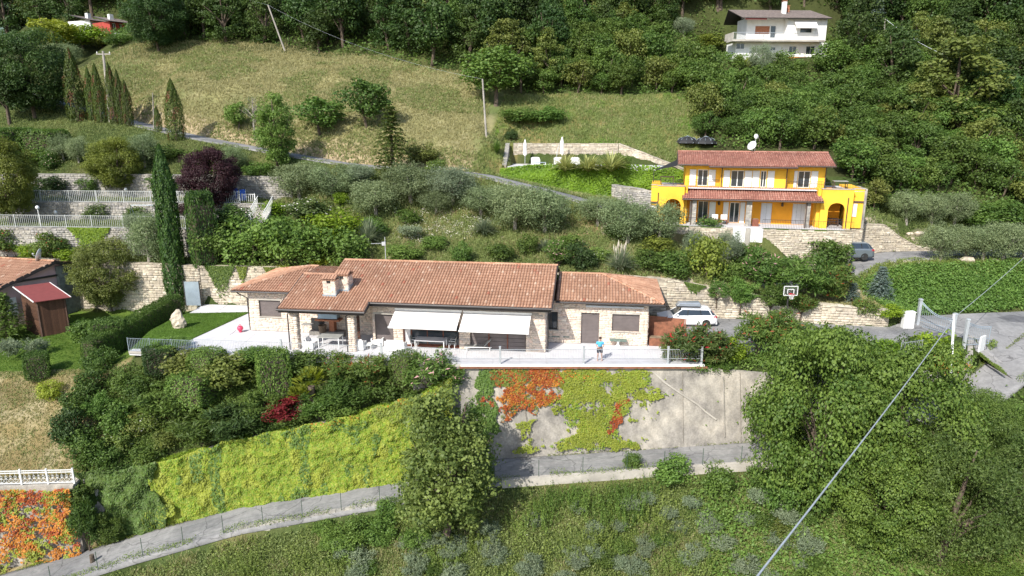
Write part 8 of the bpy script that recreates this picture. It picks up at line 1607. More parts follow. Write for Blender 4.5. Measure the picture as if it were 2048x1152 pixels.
EP = [('small', 'forest', 'bushy young tree', 'young trees of the overgrown slope', .45), ('broad', 'forest', 'rounded mid-green tree', 'young trees of the overgrown slope', .25), ('small', 'ochre', 'olive-bronze young tree', 'bronze trees of the overgrown slope', .15), ('small', 'mid', 'bright green young tree', 'bright trees of the overgrown slope', .15)]
W2 = [(1010, 188), (1110, 190), (1390, 192), (1405, 232), (1395, 268), (1430, 300), (1690, 300), (1700, 360), (1745, 430), (1770, 408), (2150, 420), (2150, 120), (1800, 95), (1690, 110), (1640, 160), (1480, 160), (1440, 60), (1300, 45), (1150, 90), (1050, 120)]
n3_ = scatter_trees(W2, 240, 2.3, EP, 24, 78, 4.5, 'slope_tree', excl=[[(1430, 20), (1650, 20), (1650, 200), (1430, 185)], [(1320, 50), (1440, 50), (1440, 150), (1320, 140)], [(1650, 110), (1700, 110), (1700, 180), (1650, 180)]], seed=7, sh=(.85, 1.15), xr=(-5, 75))
n4_ = scatter_trees([(1690, 110), (1900, 60), (2150, 60), (2150, 360), (1850, 330), (1750, 200)], 26, 4.5, FP, 38, 75, 6.0, 'wood_tree', seed=8, xr=(20, 85))
n5_ = scatter_trees([(-100, -25), (110, -25), (110, 60), (60, 62), (-100, 110)], 30, 5, FP, 70, 150, 7.5, 'wood_tree', seed=9, xr=(-150, -60))
# --- creepers, grass and ground cover
def ivy(name, label, region, n, size, m, g, plane_y, out=.05, cat='climbing plant', asp=.85, kind=None, tintf=None, down=.5):
    """region(x, z) -> keep; leaves on an upright wall whose face runs y = plane_y(x, z)"""
    x, z = region(n, g); y = plane_y(x, z)-out-np.abs(g.normal(size=len(x)))*.05; Pp = np.stack([x, y, z], 1); k = len(x)
    Nn = unit(np.stack([np.zeros(k), -np.ones(k), np.full(k, .55)], 1)+g.normal(size=(k, 3))*.35)
    V_, F_ = leafquads(Pp, Nn, size*(.7+.6*g.random(k)), asp, g, tang=unit(np.array([0, -.2, -1.])+g.normal(size=(k, 3))*.35))
    t_ = np.clip(g.random(k)*.6+.4*vnoise(x+50, z+50, .6, 21), 0, .9); return V_, F_, t_
def wallmask(poly, yp, n, g, edge=.0, hole=0.0, nz=.8, seed=31, stretch=1.0):
    """points inside a pixel-outlined patch of the wall at y = yp, with ragged edges"""
    us = [p[0] for p in poly]; vs = [p[1] for p in poly]; c = [P(a, b_, yp) for a, b_ in ((min(us), min(vs)), (max(us), max(vs)))]
    x = g.uniform(c[0][0]-.2, c[1][0]+.2, n); z = g.uniform(c[1][2], c[0][2], n)
    jx = (vnoise(x*1.0+40, z*stretch+40, .5, seed)-.5)*edge+(vnoise(x+40, z+40, .22, seed+1)-.5)*edge*.6
    u, v, _ = proj(np.stack([x+jx, np.full(n, yp), z+jx*.6], 1)); ok = inpoly(poly, u, v)
    if hole: ok &= (vnoise(x+70, z*1.4+70, nz, seed+2)*.42+vnoise(x+70, z+70, nz*.3, seed+3)*.3+vnoise(x*1.0+70, z*1.8+70, .11, seed+4)*.28) > hole+.02
    return x[ok], z[ok]
g = np.random.default_rng(77)
def face_big(x, z): return .02-(-.35-z)/7.8*.3
def creeper(name, label, layers, face, yp, size, stem_uv=None, seed=3):
    t_ = thing(name, label, 'climbing plant', (0, 0, 0)); org = None
    for (poly, n, m_, hole, edge, nm) in layers:
        x, z = wallmask(poly, yp, n, g, edge, hole, seed=seed); seed += 7
        k = len(x); y = face(x, z)-.04-np.abs(g.normal(size=k))*.05; Pp = np.stack([x, y, z], 1)
        if org is None: org = Pp.mean(0); t_.location = org
        Nn = unit(np.array([0, -1, .5])+g.normal(size=(k, 3))*.32); V_, F_ = leafquads(Pp-org, Nn, size*(.65+.7*g.random(k)), .85, g, tang=unit(np.array([0, -.2, -1.])+g.normal(size=(k, 3))*.4))
        link(nm, mesh_np(nm, V_, F_, L[m_], tint=np.clip(g.random(k)*.55+.45*vnoise(x+50, z+50, .5, seed), 0, .9)), t_, kind='stuff')
    if stem_uv:
        mb = MB()
        for pl_ in stem_uv:
            mb.tube([tuple(np.array([p[0], float(face(p[0], p[2]))-.05, p[2]])-org) for p in [P(a, b_, yp) for a, b_ in pl_]], [.03]+[.012]*(len(pl_)-1), 4)
        mb.build('stems', M['bark'], t_)
    return t_
RED = [(985,738),(1137,736),(1138,765),(1110,768),(1118,800),(1070,815),(1075,830),(1050,812),(1005,845),(1010,815),(1000,800),(1015,770),(985,760)]
LIME = [(1100,736),(1225,734),(1232,748),(1285,742),(1290,775),(1258,782),(1335,786),(1330,795),(1270,800),(1250,830),(1215,838),(1218,860),(1282,884),(1282,893),(1110,900),(1105,885),(1150,868),(1135,838),(1100,815),(1115,792),(1120,765)]
TH = [(1205,745),(1300,738),(1290,760),(1355,785),(1300,800),(1310,838),(1250,842),(1245,800),(1215,790)]
RIBB = [(1262,800),(1238,812),(1244,840),(1222,868),(1214,862),(1222,830),(1232,802),(1258,796)]
LOW = [(1030,845),(1065,838),(1060,870),(1110,882),(1060,905),(1030,905),(1040,880)]
creeper('red_creeper', 'red and orange Virginia creeper spreading over the upper left of the big concrete wall', [(RED, 15000, 'red', .43, 1.0, 'red_leaves'), (RED, 8000, 'orangeleaf', .43, 1.1, 'orange_leaves'), (RED, 3500, 'gold', .48, .9, 'gold_leaves'), ([(985,738),(1060,738),(1050,770),(1000,772)], 3600, 'gold', .3, .6, 'gold_leaves'), ([(1000,800),(1080,812),(1012,842)], 2500, 'red', .5, .8, 'red_leaves')], face_big, -.1, .1, [[(1060, 880), (1050, 820), (1045, 790), (1010, 760)], [(1050, 820), (1080, 790), (1110, 760), (1130, 742)]])
creeper('lime_creeper', 'lime-green creeper covering the middle of the big concrete wall', [(LIME, 40000, 'yellowgreen', .4, 1.1, 'leaves'), (LIME, 12000, 'lime', .5, 1.1, 'green_leaves'), (TH, 16000, 'yellowgreen', .54, 1.4, 'leaves'), (RIBB, 2600, 'red', .3, .3, 'red_leaves'), (LOW, 4500, 'yellowgreen', .5, .8, 'leaves'), ([(1130,735),(1225,735),(1200,760),(1130,765)], 2500, 'orangeleaf', .58, .8, 'orange_leaves')], face_big, -.1, .1, [[(1212, 890), (1215, 850), (1200, 800), (1190, 760)], [(1215, 850), (1240, 810), (1290, 770), (1330, 785)]], seed=60)
creeper('green_creeper', 'dark green creeper hanging at the left end of the big concrete wall', [([(955,740),(1010,738),(985,775),(990,830),(1005,860),(985,880),(950,870)], 6000, 'mid', .4, .8, 'leaves'), ([(960,790),(1000,800),(1000,850),(960,850)], 1200, 'red', .62, .8, 'red_leaves')], face_big, -.1, .14, None, 90)
WT = np.array(WTOP); 
def gface(x, z): return np.interp(x, WT[:, 0], WT[:, 1])-.12
def curtain(name, label, x0, x1, m_list, n, size, top=lambda x: 0, bot=lambda x: 0, hole=.0, seed=5, thick=.18):
    t_ = thing(name, label, 'climbing plant', ((x0+x1)/2, float(gface(np.array((x0+x1)/2), 0)), -6))
    o_ = np.array(t_.location)
    for (m_, share, cond, nm) in m_list:
        k = int(n*share); x = g.uniform(x0, x1, k); zt = np.interp(x, WT[:, 0], WT[:, 2])+top(x); zb = np.interp(x, IEx[:, 0], IEx[:, 2])+bot(x); z = zb+(zt-zb)*g.random(k); u, v, _ = proj(np.stack([x, gface(x, z), z], 1))
        ok = cond(u, v, x, z)
        if hole: ok &= (vnoise(x+90, z+90, 1.1, seed)*.6+vnoise(x+90, z+90, .35, seed+1)*.4) > hole
        x, z = x[ok], z[ok]; k = len(x); lump = vnoise(x+30, z*1.2+30, .9, seed+2); y = gface(x, z)-.04-lump*thick*1.4-(vnoise(x+30, z+30, .28, seed+4)+vnoise(x+30, z+30, .6, seed+5))*.16-g.random(k)*.1-(.06 if nm[:4] in ('dark', 'gold') else 0)
        Nn = unit(np.array([0, -1, .6])+g.normal(size=(k, 3))*.33); V_, F_ = leafquads(np.stack([x, y, z], 1)-o_, Nn, size*(.7+.6*g.random(k)), .9, g, tang=unit(np.array([0, -.2, -1.])+g.normal(size=(k, 3))*.4))
        link(nm, mesh_np(nm, V_, F_, L[m_], tint=np.clip(g.random(k)*.45+.25*lump+.3*vnoise(x+30, z+30, .28, seed+4), 0, .9)), t_, kind='stuff')
nf = lambda x, z, s: vnoise(x+20, z+20, 1.6, s)
curtain('yellow_creeper', 'thick curtain of yellow-green creeper on the long wall above the lower road', -24.7, -4.2, [
  ('yellowgreen', .8, lambda u, v, x, z: x > -25+1.3*nf(x*0, z*2, 5), 'leaves'), ('lime', .7, lambda u, v, x, z: nf(x, z, 47)*.5+vnoise(x+9, z*.5+9, .5, 48)*.5 < .6, 'green_leaves'), ('mid', .22, lambda u, v, x, z: (nf(x, z, 49)*.5+vnoise(x+9, z*.5+9, .6, 48)*.5 < .27) | (np.abs(u-438-(v-900)*.1+14*nf(x*2, z, 9)) < 11) | ((np.abs(u-622+16*nf(x*2, z, 9)) < 10) & (v < 960)), 'dark_leaves'),
  ('gold', .35, lambda u, v, x, z: (u > 640) & (v < 880-(u-640)*.28) & (nf(x, z, 41) > .35), 'golden_leaves'), ('orangeleaf', .2, lambda u, v, x, z: (u > 560) & (v < 880-(u-560)*.3) & (nf(x, z, 42)*.6+vnoise(x+3, z+3, .4, 11)*.4 > .5), 'orange_leaves')], 60000, .155, top=lambda x: .12+.25*vnoise(x+5, x*0+5, .7, 66), seed=12)
curtain('dark_ivy', 'dark green ivy hanging between the corner wall and the yellow creeper', -29.4, -23.2, [
  ('forest', .7, lambda u, v, x, z: x < -24.9+1.5*nf(x*0, z*2, 5), 'leaves'), ('mid', .4, lambda u, v, x, z: (nf(x, z, 43) > .4) & (x < -24.9+1.5*nf(x*0, z*2, 5)), 'green_leaves'), ('yellowgreen', .22, lambda u, v, x, z: (v > 1000) & (nf(x, z, 44) > .55), 'yellow_leaves'), ('orangeleaf', .1, lambda u, v, x, z: (v > 1000) & (u < 205) & (nf(x, z, 45) > .5), 'orange_leaves')], 22000, .19, top=lambda x: .35, seed=22, thick=.5)
WT_keep = WT; WT = np.array(LWTOP)
curtain('corner_creeper', 'orange and red creeper on the corner wall at the lower left', -45, -29.2, [
  ('orangeleaf', .6, lambda u, v, x, z: (vnoise(x+9, z+9, .7, 50)*.55+vnoise(x+9, z*1.6+9, .25, 51)*.45 > .5) & (v < 1120), 'orange_leaves'), ('red', .5, lambda u, v, x, z: (vnoise(x+19, z+19, .6, 52)*.5+vnoise(x+9, z*1.6+9, .25, 53)*.5 > .56) & (v < 1090), 'red_leaves'),
  ('yellowgreen', .7, lambda u, v, x, z: (vnoise(x+29, z+29, .8, 54)*.6+vnoise(x+9, z*1.6+9, .25, 55)*.4 > .52), 'yellow_leaves')], 26000, .14, top=lambda x: -.05, seed=33, thick=.05)
WT = WT_keep
pc0 = P(1895, 715, .2); t_ = thing('orange_creeper', 'small bright orange creeper on the curved drive wall left of the white pole', 'climbing plant', pc0); k = 900
xx_ = g.normal(size=k)*.6; zz_ = -np.abs(g.normal(size=k))*.4-xx_*.3; V_, F_ = leafquads(np.stack([xx_, -.2-.1*g.random(k)+xx_*.1, zz_], 1), unit(np.array([0, -1, .6])+g.normal(size=(k, 3))*.3), .14, .85, g); link('leaves', mesh_np('leaves', V_, F_, L['orangeleaf'], tint=g.random(k)*.9), t_, kind='stuff')
t_ = thing('pool_hedge', 'deep green ivy hedge hanging below the pool court and flax plants', 'hedge', PF.w(8, -.5, 0)); n = 34000; s = g.random(n); x = -1.2+21.5*g.random(n); d_ = g.random(n)**.8; lump = vnoise(x+10, d_*6+10, 1.2, 61)
top_ = np.interp(x, [-1.2, 2, 4, 12, 16, 20.3], [-.2, .25, .35, .4, .2, -.4]); H2 = np.interp(x, [-1.2, 2, 8, 14, 17, 20.3], [2.6, 3.4, 5.2, 6.2, 6.6, 4.0]); Pw = np.array([PF.w(a, -.35-1.1*dd_-.5*l_-.25*b_, t2-h2*dd_) for a, dd_, l_, t2, h2, b_ in zip(x, d_, lump, top_, H2, g.random(n))]); o_ = np.array(t_.location)
gz_ = ground(Pw[:, 0], Pw[:, 1]); Pw[:, 2] = np.maximum(Pw[:, 2], gz_+.05); V_, F_ = leafquads(Pw-o_, unit(np.array([0, -1, .7])+g.normal(size=(n, 3))*.4), .2*(.7+.6*g.random(n)), .8, g)
link('leaves', mesh_np('leaves', V_, F_, L['lime'], tint=np.clip(g.random(n)*.4+lump*.4, 0, .9)), t_, kind='stuff')
def on_ground_wall(name, label, pts, n, m_, size, zr, seed):
    t_ = thing(name, label, 'climbing plant', pts[0]); o_ = np.array(pts[0]); s = g.random(n); xs = [p[0] for p in pts]; x = xs[0]+(xs[-1]-xs[0])*s; y = np.interp(x, xs, [p[1] for p in pts]); zt = np.interp(x, xs, [p[2] for p in pts]); L_ = (.25+.45*vnoise(x+11, x*0+11, 1.3, seed)+.3*vnoise(x+11, x*0+11, .33, seed+1))*zr*np.sin(PI*s)**.6
    L_ = L_*(.15+.85*np.sin(PI*s)**.6)
    z = zt-(np.abs(g.normal(size=n))*.5)*L_*1.2+.1; V_, F_ = leafquads(np.stack([x, y-.1-.08*g.random(n), z], 1)-o_, unit(np.array([0, -1, .5])+g.normal(size=(n, 3))*.4), size, .8, g); link('leaves', mesh_np('leaves', V_, F_, L[m_], tint=g.random(n)*.9), t_, kind='stuff')
def rwp(x): return (x, float(np.interp(x, [p[0] for p in RW], [p[1] for p in RW])), float(np.interp(x, [p[0] for p in RW], [p[2] for p in RW])))
on_ground_wall('wall_creeper', 'yellowing creeper on the back wall, left of two beside the left wing', [rwp(-25.2), rwp(-24.2)], 900, 'gold', .16, 1.6, 3); on_ground_wall('wall_creeper', 'yellowing creeper on the back wall, right of two beside the left wing', [rwp(-22.6), rwp(-21.2)], 1000, 'gold', .16, 2.0, 4)
on_ground_wall('ivy_curtain', 'dark ivy hanging over the back wall under the short cypress', [rwp(-28.2), rwp(-25.4)], 2600, 'forest', .17, 2.6, 6); on_ground_wall('ivy_curtain', 'green ivy curtain on the stone wall of the lowest terrace', [(-42.3, 19.2, 6.55), (-38.2, 19.05, 6.55)], 2400, 'lime', .18, 2.2, 8)
for k, (a, b_, m_, lb) in enumerate(((2.5, 9.9, 'mid', 'bright green trailing plants on the back wall beside the right wing roof'), (14.8, 16.6, 'forest', 'green creeper spilling over the middle of the pale wall'), (18, 21, 'oleander_pink', 'leafy overhang below the oleanders on the pale wall'), (21, 24.5, 'forest', 'dark leafy overhang at the right end of the pale wall'))): on_ground_wall('trailing_plant', lb, [rwp(a), rwp(b_)], 1800, m_, .17, .8, 11+k)

def cover(name, label, n, box_, cond, m_, h=(.2, .45), w_=.03, per=4, leafy=0.0, lsize=.16, cat='grass', seed=1, lift=0.0, clump=None, lean=.35, normal_up=.8):
    g = np.random.default_rng(seed); x = g.uniform(box_[0], box_[1], n); y = g.uniform(box_[2], box_[3], n); z = ground(x, y); u, v, _ = proj(np.stack([x, y, z], 1)); ok = cond(x, y, u, v)
    if clump: ok &= (vnoise(x+60, y+60, clump[0], seed+5)*.6+vnoise(x+60, y+60, clump[0]*.3, seed+6)*.4) > clump[1]
    dl_, _ = dist_line(MIDL, x, y); du_, _ = dist_line(LANE, x, y); dd_, _ = dist_line(UPD, x, y); ok &= (dl_ > 1.62) & (du_ > 1.4) & (dd_ > 2.0); x, y, z = x[ok], y[ok], z[ok]; k0 = len(x)
    tone = np.clip(.5*vnoise(x+80, y+80, 1.5, seed+7)+.5*vnoise(x+80, y+80, .5, seed+8), 0, 1); V_, F_, T_3 = [], [], []; b0 = 0; m_kind = 3
    if leafy < 1:
        k = np.repeat(np.arange(k0), per); n_ = len(k); a_ = g.random(n_)*2*PI; r_ = g.random(n_)*.12; hh = g.uniform(*h, n_)*(.6+.8*tone[k]); bx, by = x[k]+np.cos(a_)*r_, y[k]+np.sin(a_)*r_
        le = g.normal(size=(n_, 2))*lean*hh[:, None]; c_, s_ = np.cos(a_+1.5)*w_, np.sin(a_+1.5)*w_
        V_.append(np.stack([np.stack([bx-c_, by-s_, z[k]-.03], 1), np.stack([bx+c_, by+s_, z[k]-.03], 1), np.stack([bx+le[:, 0]+c_*.3, by+le[:, 1]+s_*.3, z[k]+hh], 1), np.stack([bx+le[:, 0]-c_*.3, by+le[:, 1]-s_*.3, z[k]+hh], 1)], 1).reshape(-1, 3)); F_.append(np.arange(4*n_).reshape(-1, 4)); T_3.append(np.clip(tone[k]*.5+g.random(n_)*.5, 0, .99)); b0 = 4*n_
    if leafy > 0:
        k = np.repeat(np.arange(k0), max(1, int(per*leafy))); n_ = len(k); p = np.stack([x[k]+g.normal(size=n_)*.22, y[k]+g.normal(size=n_)*.22, z[k]+g.random(n_)*h[1]*(.4+tone[k])+lift], 1)
        v_, f_ = leafquads(p, unit(np.array([0, -.25, normal_up])+g.normal(size=(n_, 3))*.5), lsize*(.6+.8*g.random(n_)), .6, g); V_.append(v_); F_.append(f_+b0); T_3.append(np.clip(tone[k]*.5+g.random(n_)*.5, 0, .995))
    if k0 == 0: return
    o = link(name, mesh_np(name, np.concatenate(V_), np.concatenate(F_), L[m_], tint=np.concatenate(T_3))); setp(o, label, cat, None, 'stuff')
mz = lambda x, y, u, v: inpoly(MEADOW, u, v) & (y > 28)
cover('meadow_grass', 'dry straw-coloured grass covering the sloping meadow', 52000, (-66, -3, 28, 64), mz, 'drygrass', (.1, .3), .04, 4, seed=2, lean=.5)
cover('meadow_grass', 'greener tufts and herbs scattered through the dry meadow', 40000, (-66, -3, 28, 64), mz, 'grass', (.1, .28), .04, 4, .5, .18, seed=3, clump=(7, .47))
cover('meadow_grass', 'dry brown grass on the meadow bank beside the lane', 9000, (-66, -3, 29, 46), lambda x, y, u, v: (dist_line(LANE, x, y)[0] < 4.5) & (y > np.interp(x, [p[0] for p in LANE], [p[1] for p in LANE])), 'drygrass', (.1, .25), .04, 3, seed=4)
gq_ = lambda x, y, u, v: inpoly(GRN, u, v) & (y > 27)
cover('green_grass', 'rough green grass of the patch above the pool court', 24000, (-6, 26, 27, 60), gq_, 'grass', (.12, .35), .035, 4, .3, .16, seed=5)
cover('green_grass', 'dry tan tufts in the green patch above the pool court', 12000, (-6, 26, 27, 60), gq_, 'drygrass', (.12, .35), .035, 4, seed=6, clump=(2.5, .52))
sl_c = lambda x, y, u, v: (y > np.interp(x, [p[0] for p in RW], [p[1] for p in RW])+.5) & (y < 30) & (x > -25) & ~inpoly([tuple(YF.w(*q)[:2]) for q in ((-20.2, -2.2), (2, -2.2), (2, 7), (-20.2, 7))], x, y) & (x < 24)
cover('slope_herbs', 'rough grass and herbs on the slope behind the stone house', 34000, (-25, 24, 12, 30), sl_c, 'grass', (.1, .35), .03, 4, .6, .13, cat='herbs', seed=7)
cover('slope_herbs', 'dry grass patches on the slope behind the stone house', 16000, (-25, 24, 12, 30), sl_c, 'drygrass', (.1, .35), .03, 4, seed=8, clump=(2.6, .5), cat='herbs')
cover('white_flowers', 'drift of small white flowers below the olive grove', 5000, (-12, 8, 15, 28), lambda x, y, u, v: inpoly([(790,425),(900,412),(985,445),(960,470),(860,490),(780,480)], u, v), 'plume', (.2, .5), .02, 1, 3, .11, cat='flowers', seed=9, clump=(1.4, .5))
lt_c = lambda x, y, u, v: (x < -24) & (y > 17) & (y < 44) & ~mz(x, y, u, v)
cover('garden_grass', 'grass of the terraced gardens at the upper left', 42000, (-66, -24, 17, 48), lt_c, 'grass', (.06, .22), .03, 3, .35, .14, seed=10)
nb_c = lambda x, y, u, v: (x < -26.5) & (y > -5.5) & (y < 3.6) & inpoly([(-200, 700), (175, 700), (150, 950), (-200, 990)], u, v)
cover('slope_grass', 'dry mown grass on the neighbour\'s slope at the left', 26000, (-60, -26, -6, 4), nb_c, 'drygrass', (.03, .12), .03, 4, seed=11)
cover('slope_grass', 'green flecks in the neighbour\'s dry slope', 9000, (-60, -26, -6, 4), nb_c, 'grass', (.03, .12), .03, 4, .2, .08, seed=12, clump=(1.8, .5))
cover('lawn_grass', 'short green blades of the neighbour\'s lawn', 30000, (-60, -30, 3, 16), lambda x, y, u, v: (x < -30.5), 'lawnblade', (.02, .07), .02, 4, seed=13, lean=.6)
LP_ = [tuple(q[:2]) for q in LAWN]
def flatblades(name, label, poly, z0, n, seed):
    g = np.random.default_rng(seed); xs = [p[0] for p in poly]; ys = [p[1] for p in poly]; x = g.uniform(min(xs), max(xs), n); y = g.uniform(min(ys), max(ys), n); ok = inpoly(poly, x, y); x, y = x[ok], y[ok]; k = len(x); a_ = g.random(k)*PI; h = g.uniform(.02, .06, k)
    V_ = np.stack([np.stack([x-np.cos(a_)*.02, y-np.sin(a_)*.02, np.full(k, z0)], 1), np.stack([x+np.cos(a_)*.02, y+np.sin(a_)*.02, np.full(k, z0)], 1), np.stack([x+g.normal(size=k)*.03, y+g.normal(size=k)*.03, z0+h], 1)], 1).reshape(-1, 3)
    setp(link(name, mesh_np(name, V_, np.arange(3*k).reshape(-1, 3), L['lawnblade'], tint=g.random(k)*.9)), label, 'grass', None, 'stuff')
flatblades('lawn_grass', 'short blades of the small lawn by the boulder', LP_, .028, 26000, 14)
fg = lambda x, y, u, v: (v > 890) & (y < np.interp(x, [p[0] for p in OE], [p[1] for p in OE])-.5)
cover('rough_grass', 'rough mixed grass on the slope below the lower road', 80000, (-30, 44, -13.5, 2), fg, 'grass', (.12, .38), .022, 4, .9, .11, seed=15)
cover('rough_grass', 'dry straw grass on the slope below the lower road', 38000, (-30, 44, -13.5, 2), fg, 'drygrass', (.2, .5), .02, 4, .3, .1, seed=16, clump=(2.5, .47))
cover('herb_cover', 'leafy green weeds on the slope below the lower road', 30000, (-30, 44, -13.5, 2), fg, 'weeds', (.2, .6), .02, 4, 1.0, .14, cat='herbs', seed=17, clump=(1.8, .45))
bk = lambda x, y, u, v: (y < np.interp(x, [-30, -28, -20, -11, -3.3], [2.6, 2.6, 1.9, .9, -.1])) & (y > np.interp(x, [-30, *WT[:, 0]], [-3.6, *WT[:, 1]])+.15) & (x > -29.8) & (x < -3.6)
cover('bank_cover', 'dense mixed ground cover between the shrubs of the bank', 42000, (-30, -3.6, -4, 3), bk, 'forest', (.1, .45), .02, 4, 1.0, .13, cat='ground cover', seed=18, clump=(1.2, .36))
cover('bank_cover', 'reddish heather between the path stones of the bank', 5000, (-28.5, -15, -4, 3), bk, 'redtips', (.1, .3), .02, 4, 1.0, .1, cat='ground cover', seed=19, clump=(1.0, .5))
wd = lambda x, y, u, v: ((inpoly(W2, u, v) & (y > 24)) | (inpoly(W1, u, v) & (y > 47)) | inpoly(W1b, u, v) | ((u > 1690) & (v < 420) & (y > 27))) & (v > -250)
cover('undergrowth', 'tangled green undergrowth between the trees of the wooded slope', 60000, (-80, 85, 24, 110), wd, 'forest', (.2, 1.3), .03, 3, 1.0, .38, cat='undergrowth', seed=20)
cover('undergrowth', 'lighter brambles on the overgrown slope around the white house', 26000, (-5, 75, 24, 75), lambda x, y, u, v: inpoly(W2+[(1050, 120)], u, v) | ((u > 1300) & (u < 1720) & (v > 40) & (v < 180)), 'mid', (.2, 1.1), .03, 3, 1.0, .28, cat='undergrowth', seed=21, clump=(3, .46))
ib = lambda x, y, u, v: (x > 31.5) & (y > np.interp(x, [31, 33, 36, 45, 74], [9, 10.2, 12.2, 13.0, 13.8])) & (y < np.interp(x, [31, 33, 36, 45, 74], [15.0, 15.6, 16.6, 17.4, 18.2]))
cover('ivy_bank', 'thick green ivy covering the bank between the street and the upper drive', 52000, (31, 74, 8.5, 18.5), ib, 'mid', (.1, .6), .02, 3, 1.35, .2, cat='ground cover', seed=22, normal_up=.5)
cover('ivy_bank', 'rough mixed green edge along the top of the ivy bank', 9000, (27, 74, 13, 18.5), lambda x, y, u, v: (y > np.interp(x, [27, 31, 36, 45, 74], [13, 14.2, 15.4, 16.3, 17.2])), 'weeds', (.15, .5), .025, 4, .7, .16, cat='ground cover', seed=23)
cover('rockery_cover', 'dry herbs on the rockery slope beside the upper drive', 7000, (20, 34, 9, 16), lambda x, y, u, v: y > np.interp(x, [20, 26, 31.2, 34], [11.8, 10.3, 9.4, 9.6]), 'drygrass', (.08, .25), .025, 4, .4, .12, cat='herbs', seed=24)
cover('strip_cover', 'leafy ground cover on the strip between drive and concrete wall', 9000, (13.6, 34, .2, 5), lambda x, y, u, v: y < np.interp(x, [13, 31.4, 34], [1.6, 4.6, 5]), 'mid', (.1, .5), .02, 3, 1.2, .16, cat='ground cover', seed=25)
rg = random.Random(5)
def sprinkle(name, kind, m_, label, grp, n, poly, size, hs, seed, cat='shrub'):
    g = np.random.default_rng(seed); c = 0; us = [p[0] for p in poly]; vs = [p[1] for p in poly]; pts_ = []
    while c < n:
        u, v = g.uniform(min(us), max(us)), g.uniform(min(vs), max(vs))
        if not inpoly(poly, np.array([u]), np.array([v]))[0]: continue
        b_ = hit(u, v); s_ = size*g.uniform(.7, 1.35); MARKED.append((plant(name, kind, label, b_-[0, 0, .05], s_, s_*hs*g.uniform(.8, 1.2), cat, m_, grp), label)); c += 1
FGP = [(640, 1075), (1000, 990), (1600, 975), (1640, 1140), (1640, 1220), (300, 1220), (420, 1130)]
sprinkle('silver_bush', 'wisp', 'silver', 'feathery silver-green bush', 'silver bushes below the road', 70, [(1000, 1060), (1250, 1010), (1620, 985), (1640, 1190), (700, 1190), (640, 1120)], 1.9, .5, 41)
sprinkle('weed_clump', 'weed', 'weeds', 'upright green weed clump', 'weed clumps below the road', 44, FGP, 1.7, .6, 42, 'weeds')
sprinkle('tall_weeds', 'weed', 'mid', 'tall dark green weed spikes', 'tall weeds under the parapet', 16, [(1080, 1000), (1300, 985), (1300, 1040), (1080, 1060)], 1.7, .95, 43, 'weeds')
sprinkle('bramble', 'bush', 'forest', 'low bramble mound', 'brambles below the road', 22, FGP, 1.8, .5, 44)
sprinkle('bramble', 'bush', 'mid', 'spreading green bramble', 'brambles by the climber-hung tree', 10, [(560, 1080), (820, 1020), (840, 1100), (600, 1130)], 2.2, .6, 45)
for u, vb, vt, w_, lb in ((1345, 945, 905, 84, 'bramble arching over the parapet onto the road'), (1440, 958, 922, 70, 'leafy bramble on the parapet right of the arching one'), (1560, 965, 925, 70, 'bramble at the shaded end of the parapet'), (1265, 938, 900, 40, 'thin weedy bush on the road edge')): ppx('bramble', 'bush', 'mid', u, vb, vt, w_, lb, y=PZ(u, vb-8, float(np.interp(PZ(u, vb, -7)[0], IEx[:, 0], IEx[:, 2])))[1]-.3)

name_by_marks(MARKED)

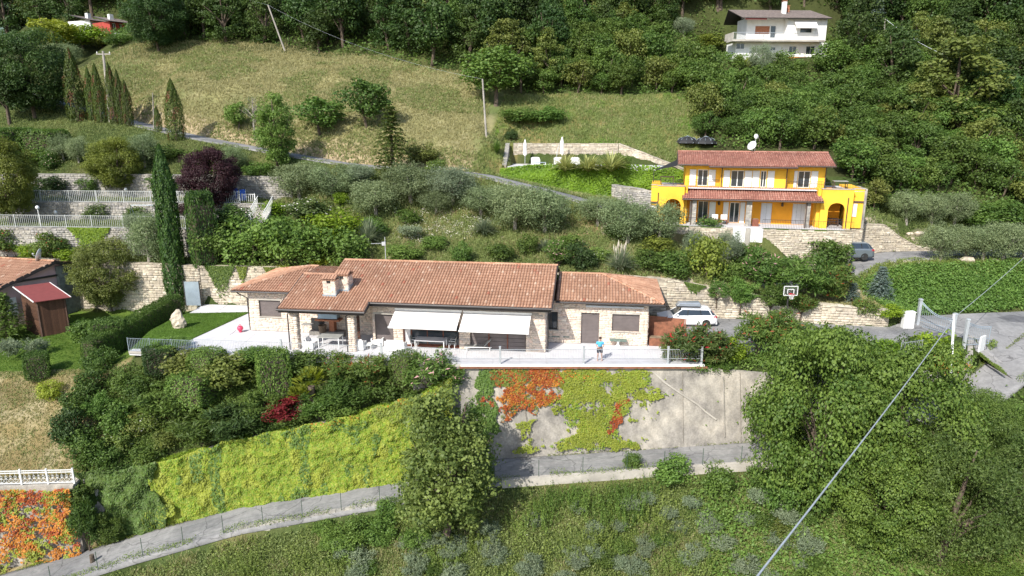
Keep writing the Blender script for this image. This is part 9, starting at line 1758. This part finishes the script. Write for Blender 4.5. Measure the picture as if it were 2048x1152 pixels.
cover('herb_cover', 'leafy ground cover around the trees of the right foreground', 26000, (12, 48, -14, 0), lambda x, y, u, v: y < np.interp(x, [12, 18, 30, 34, 48], [-4.3, -3.6, -1.6, -.5, -3]), 'mid', (.2, .8), .02, 3, 1.3, .2, cat='herbs', seed=51)
cover('verge_weeds', 'weeds and fallen leaves along the foot of the big walls', 5200, (-33, 34, -7, 2), lambda x, y, u, v: (dist_line(IE, x, y)[0] < .28), 'gold', (.05, .25), .02, 3, 1.0, .1, cat='weeds', seed=52)
def verge(name, label, ln, d0, d1, n, m_, hs, ls, zoff, seed):
    g = np.random.default_rng(seed); P3 = np.array(ln); d = np.r_[0, np.cumsum(np.linalg.norm(np.diff(P3[:, :2], axis=0), axis=1))]; s = g.random(n)*d[-1]; keep = vnoise(s+5, s*0+5, 1.4, seed) > .38; s = s[keep]; q_ = np.stack([np.interp(s, d, P3[:, k]) for k in range(3)], 1); k = len(s)
    q_[:, 1] += g.uniform(d0, d1, k); q_[:, 2] += zoff+g.random(k)*hs*vnoise(s+9, s*0+9, .8, seed+1); v_, f_ = leafquads(q_, unit(np.array([0, -.3, .8])+g.normal(size=(k, 3))*.6), ls, .45, g); setp(link(name, mesh_np(name, v_, f_, L[m_], tint=g.random(k)*.9)), label, 'weeds', None, 'stuff')
verge('verge_weeds', 'green weeds creeping over the outer edge of the lower road', OE, -.35, .35, 9000, 'weeds', .5, .11, .03, 61)
verge('verge_weeds', 'thin weeds and leaf litter along the wall side of the lower road', IE, -.3, .05, 7000, 'gold', .25, .1, .03, 62)
verge('wall_top_leaves', 'yellow-green leaves spilling over the top of the long creeper wall', [(p[0], p[1]+.1, p[2]) for p in WTOP], -.3, .35, 9000, 'lime', .3, .16, .0, 81)
verge('wall_top_leaves', 'dark shrub shoots hanging over the top of the long creeper wall', [(p[0], p[1]+.05, p[2]) for p in WTOP], -.45, .3, 7000, 'mid', .5, .15, -.25, 82)
verge('verge_weeds', 'grass strip between the drive wall end and the street', [tuple(PZ(1925, 735, -1.6)), tuple(PZ(1960, 705, -1.1)), tuple(PZ(1990, 690, -.6))], -.35, .35, 1800, 'weeds', .5, .14, .0, 65)
verge('verge_weeds', 'weeds along the seam where lane and street meet', [tuple(PZ(1945, 702, -1.0)), tuple(PZ(1980, 728, -1.3)), tuple(PZ(2015, 755, -1.7))], -.2, .2, 1200, 'weeds', .35, .13, .05, 66)
verge('verge_weeds', 'grass tufts along both sides of the upper lane', LANE_R, -.3, .3, 5000, 'grass', .3, .16, .03, 63)
verge('verge_weeds', 'grass tufts along the edge of the upper driveway', offset_line(UPD, 1.9), -.3, .3, 3000, 'weeds', .3, .14, .03, 64)

cover('street_verge', 'green verge between the street and the lower road bend', 9000, (34, 60, -6, 4), lambda x, y, u, v: y < np.interp(x, [33.5,34,36.0,37.2,38.5,42,74], [5,5,4.2,.4,-2.4,-4,-7.5]), 'mid', (.1, .5), .02, 3, 1.2, .18, cat='ground cover', seed=71)
cover('edge_cover', 'grass and herbs between the wood edge and the roadside olives', 9000, (36, 75, 23.5, 33), lambda x, y, u, v: (v > 400), 'grass', (.1, .4), .03, 4, .6, .16, cat='herbs', seed=72)
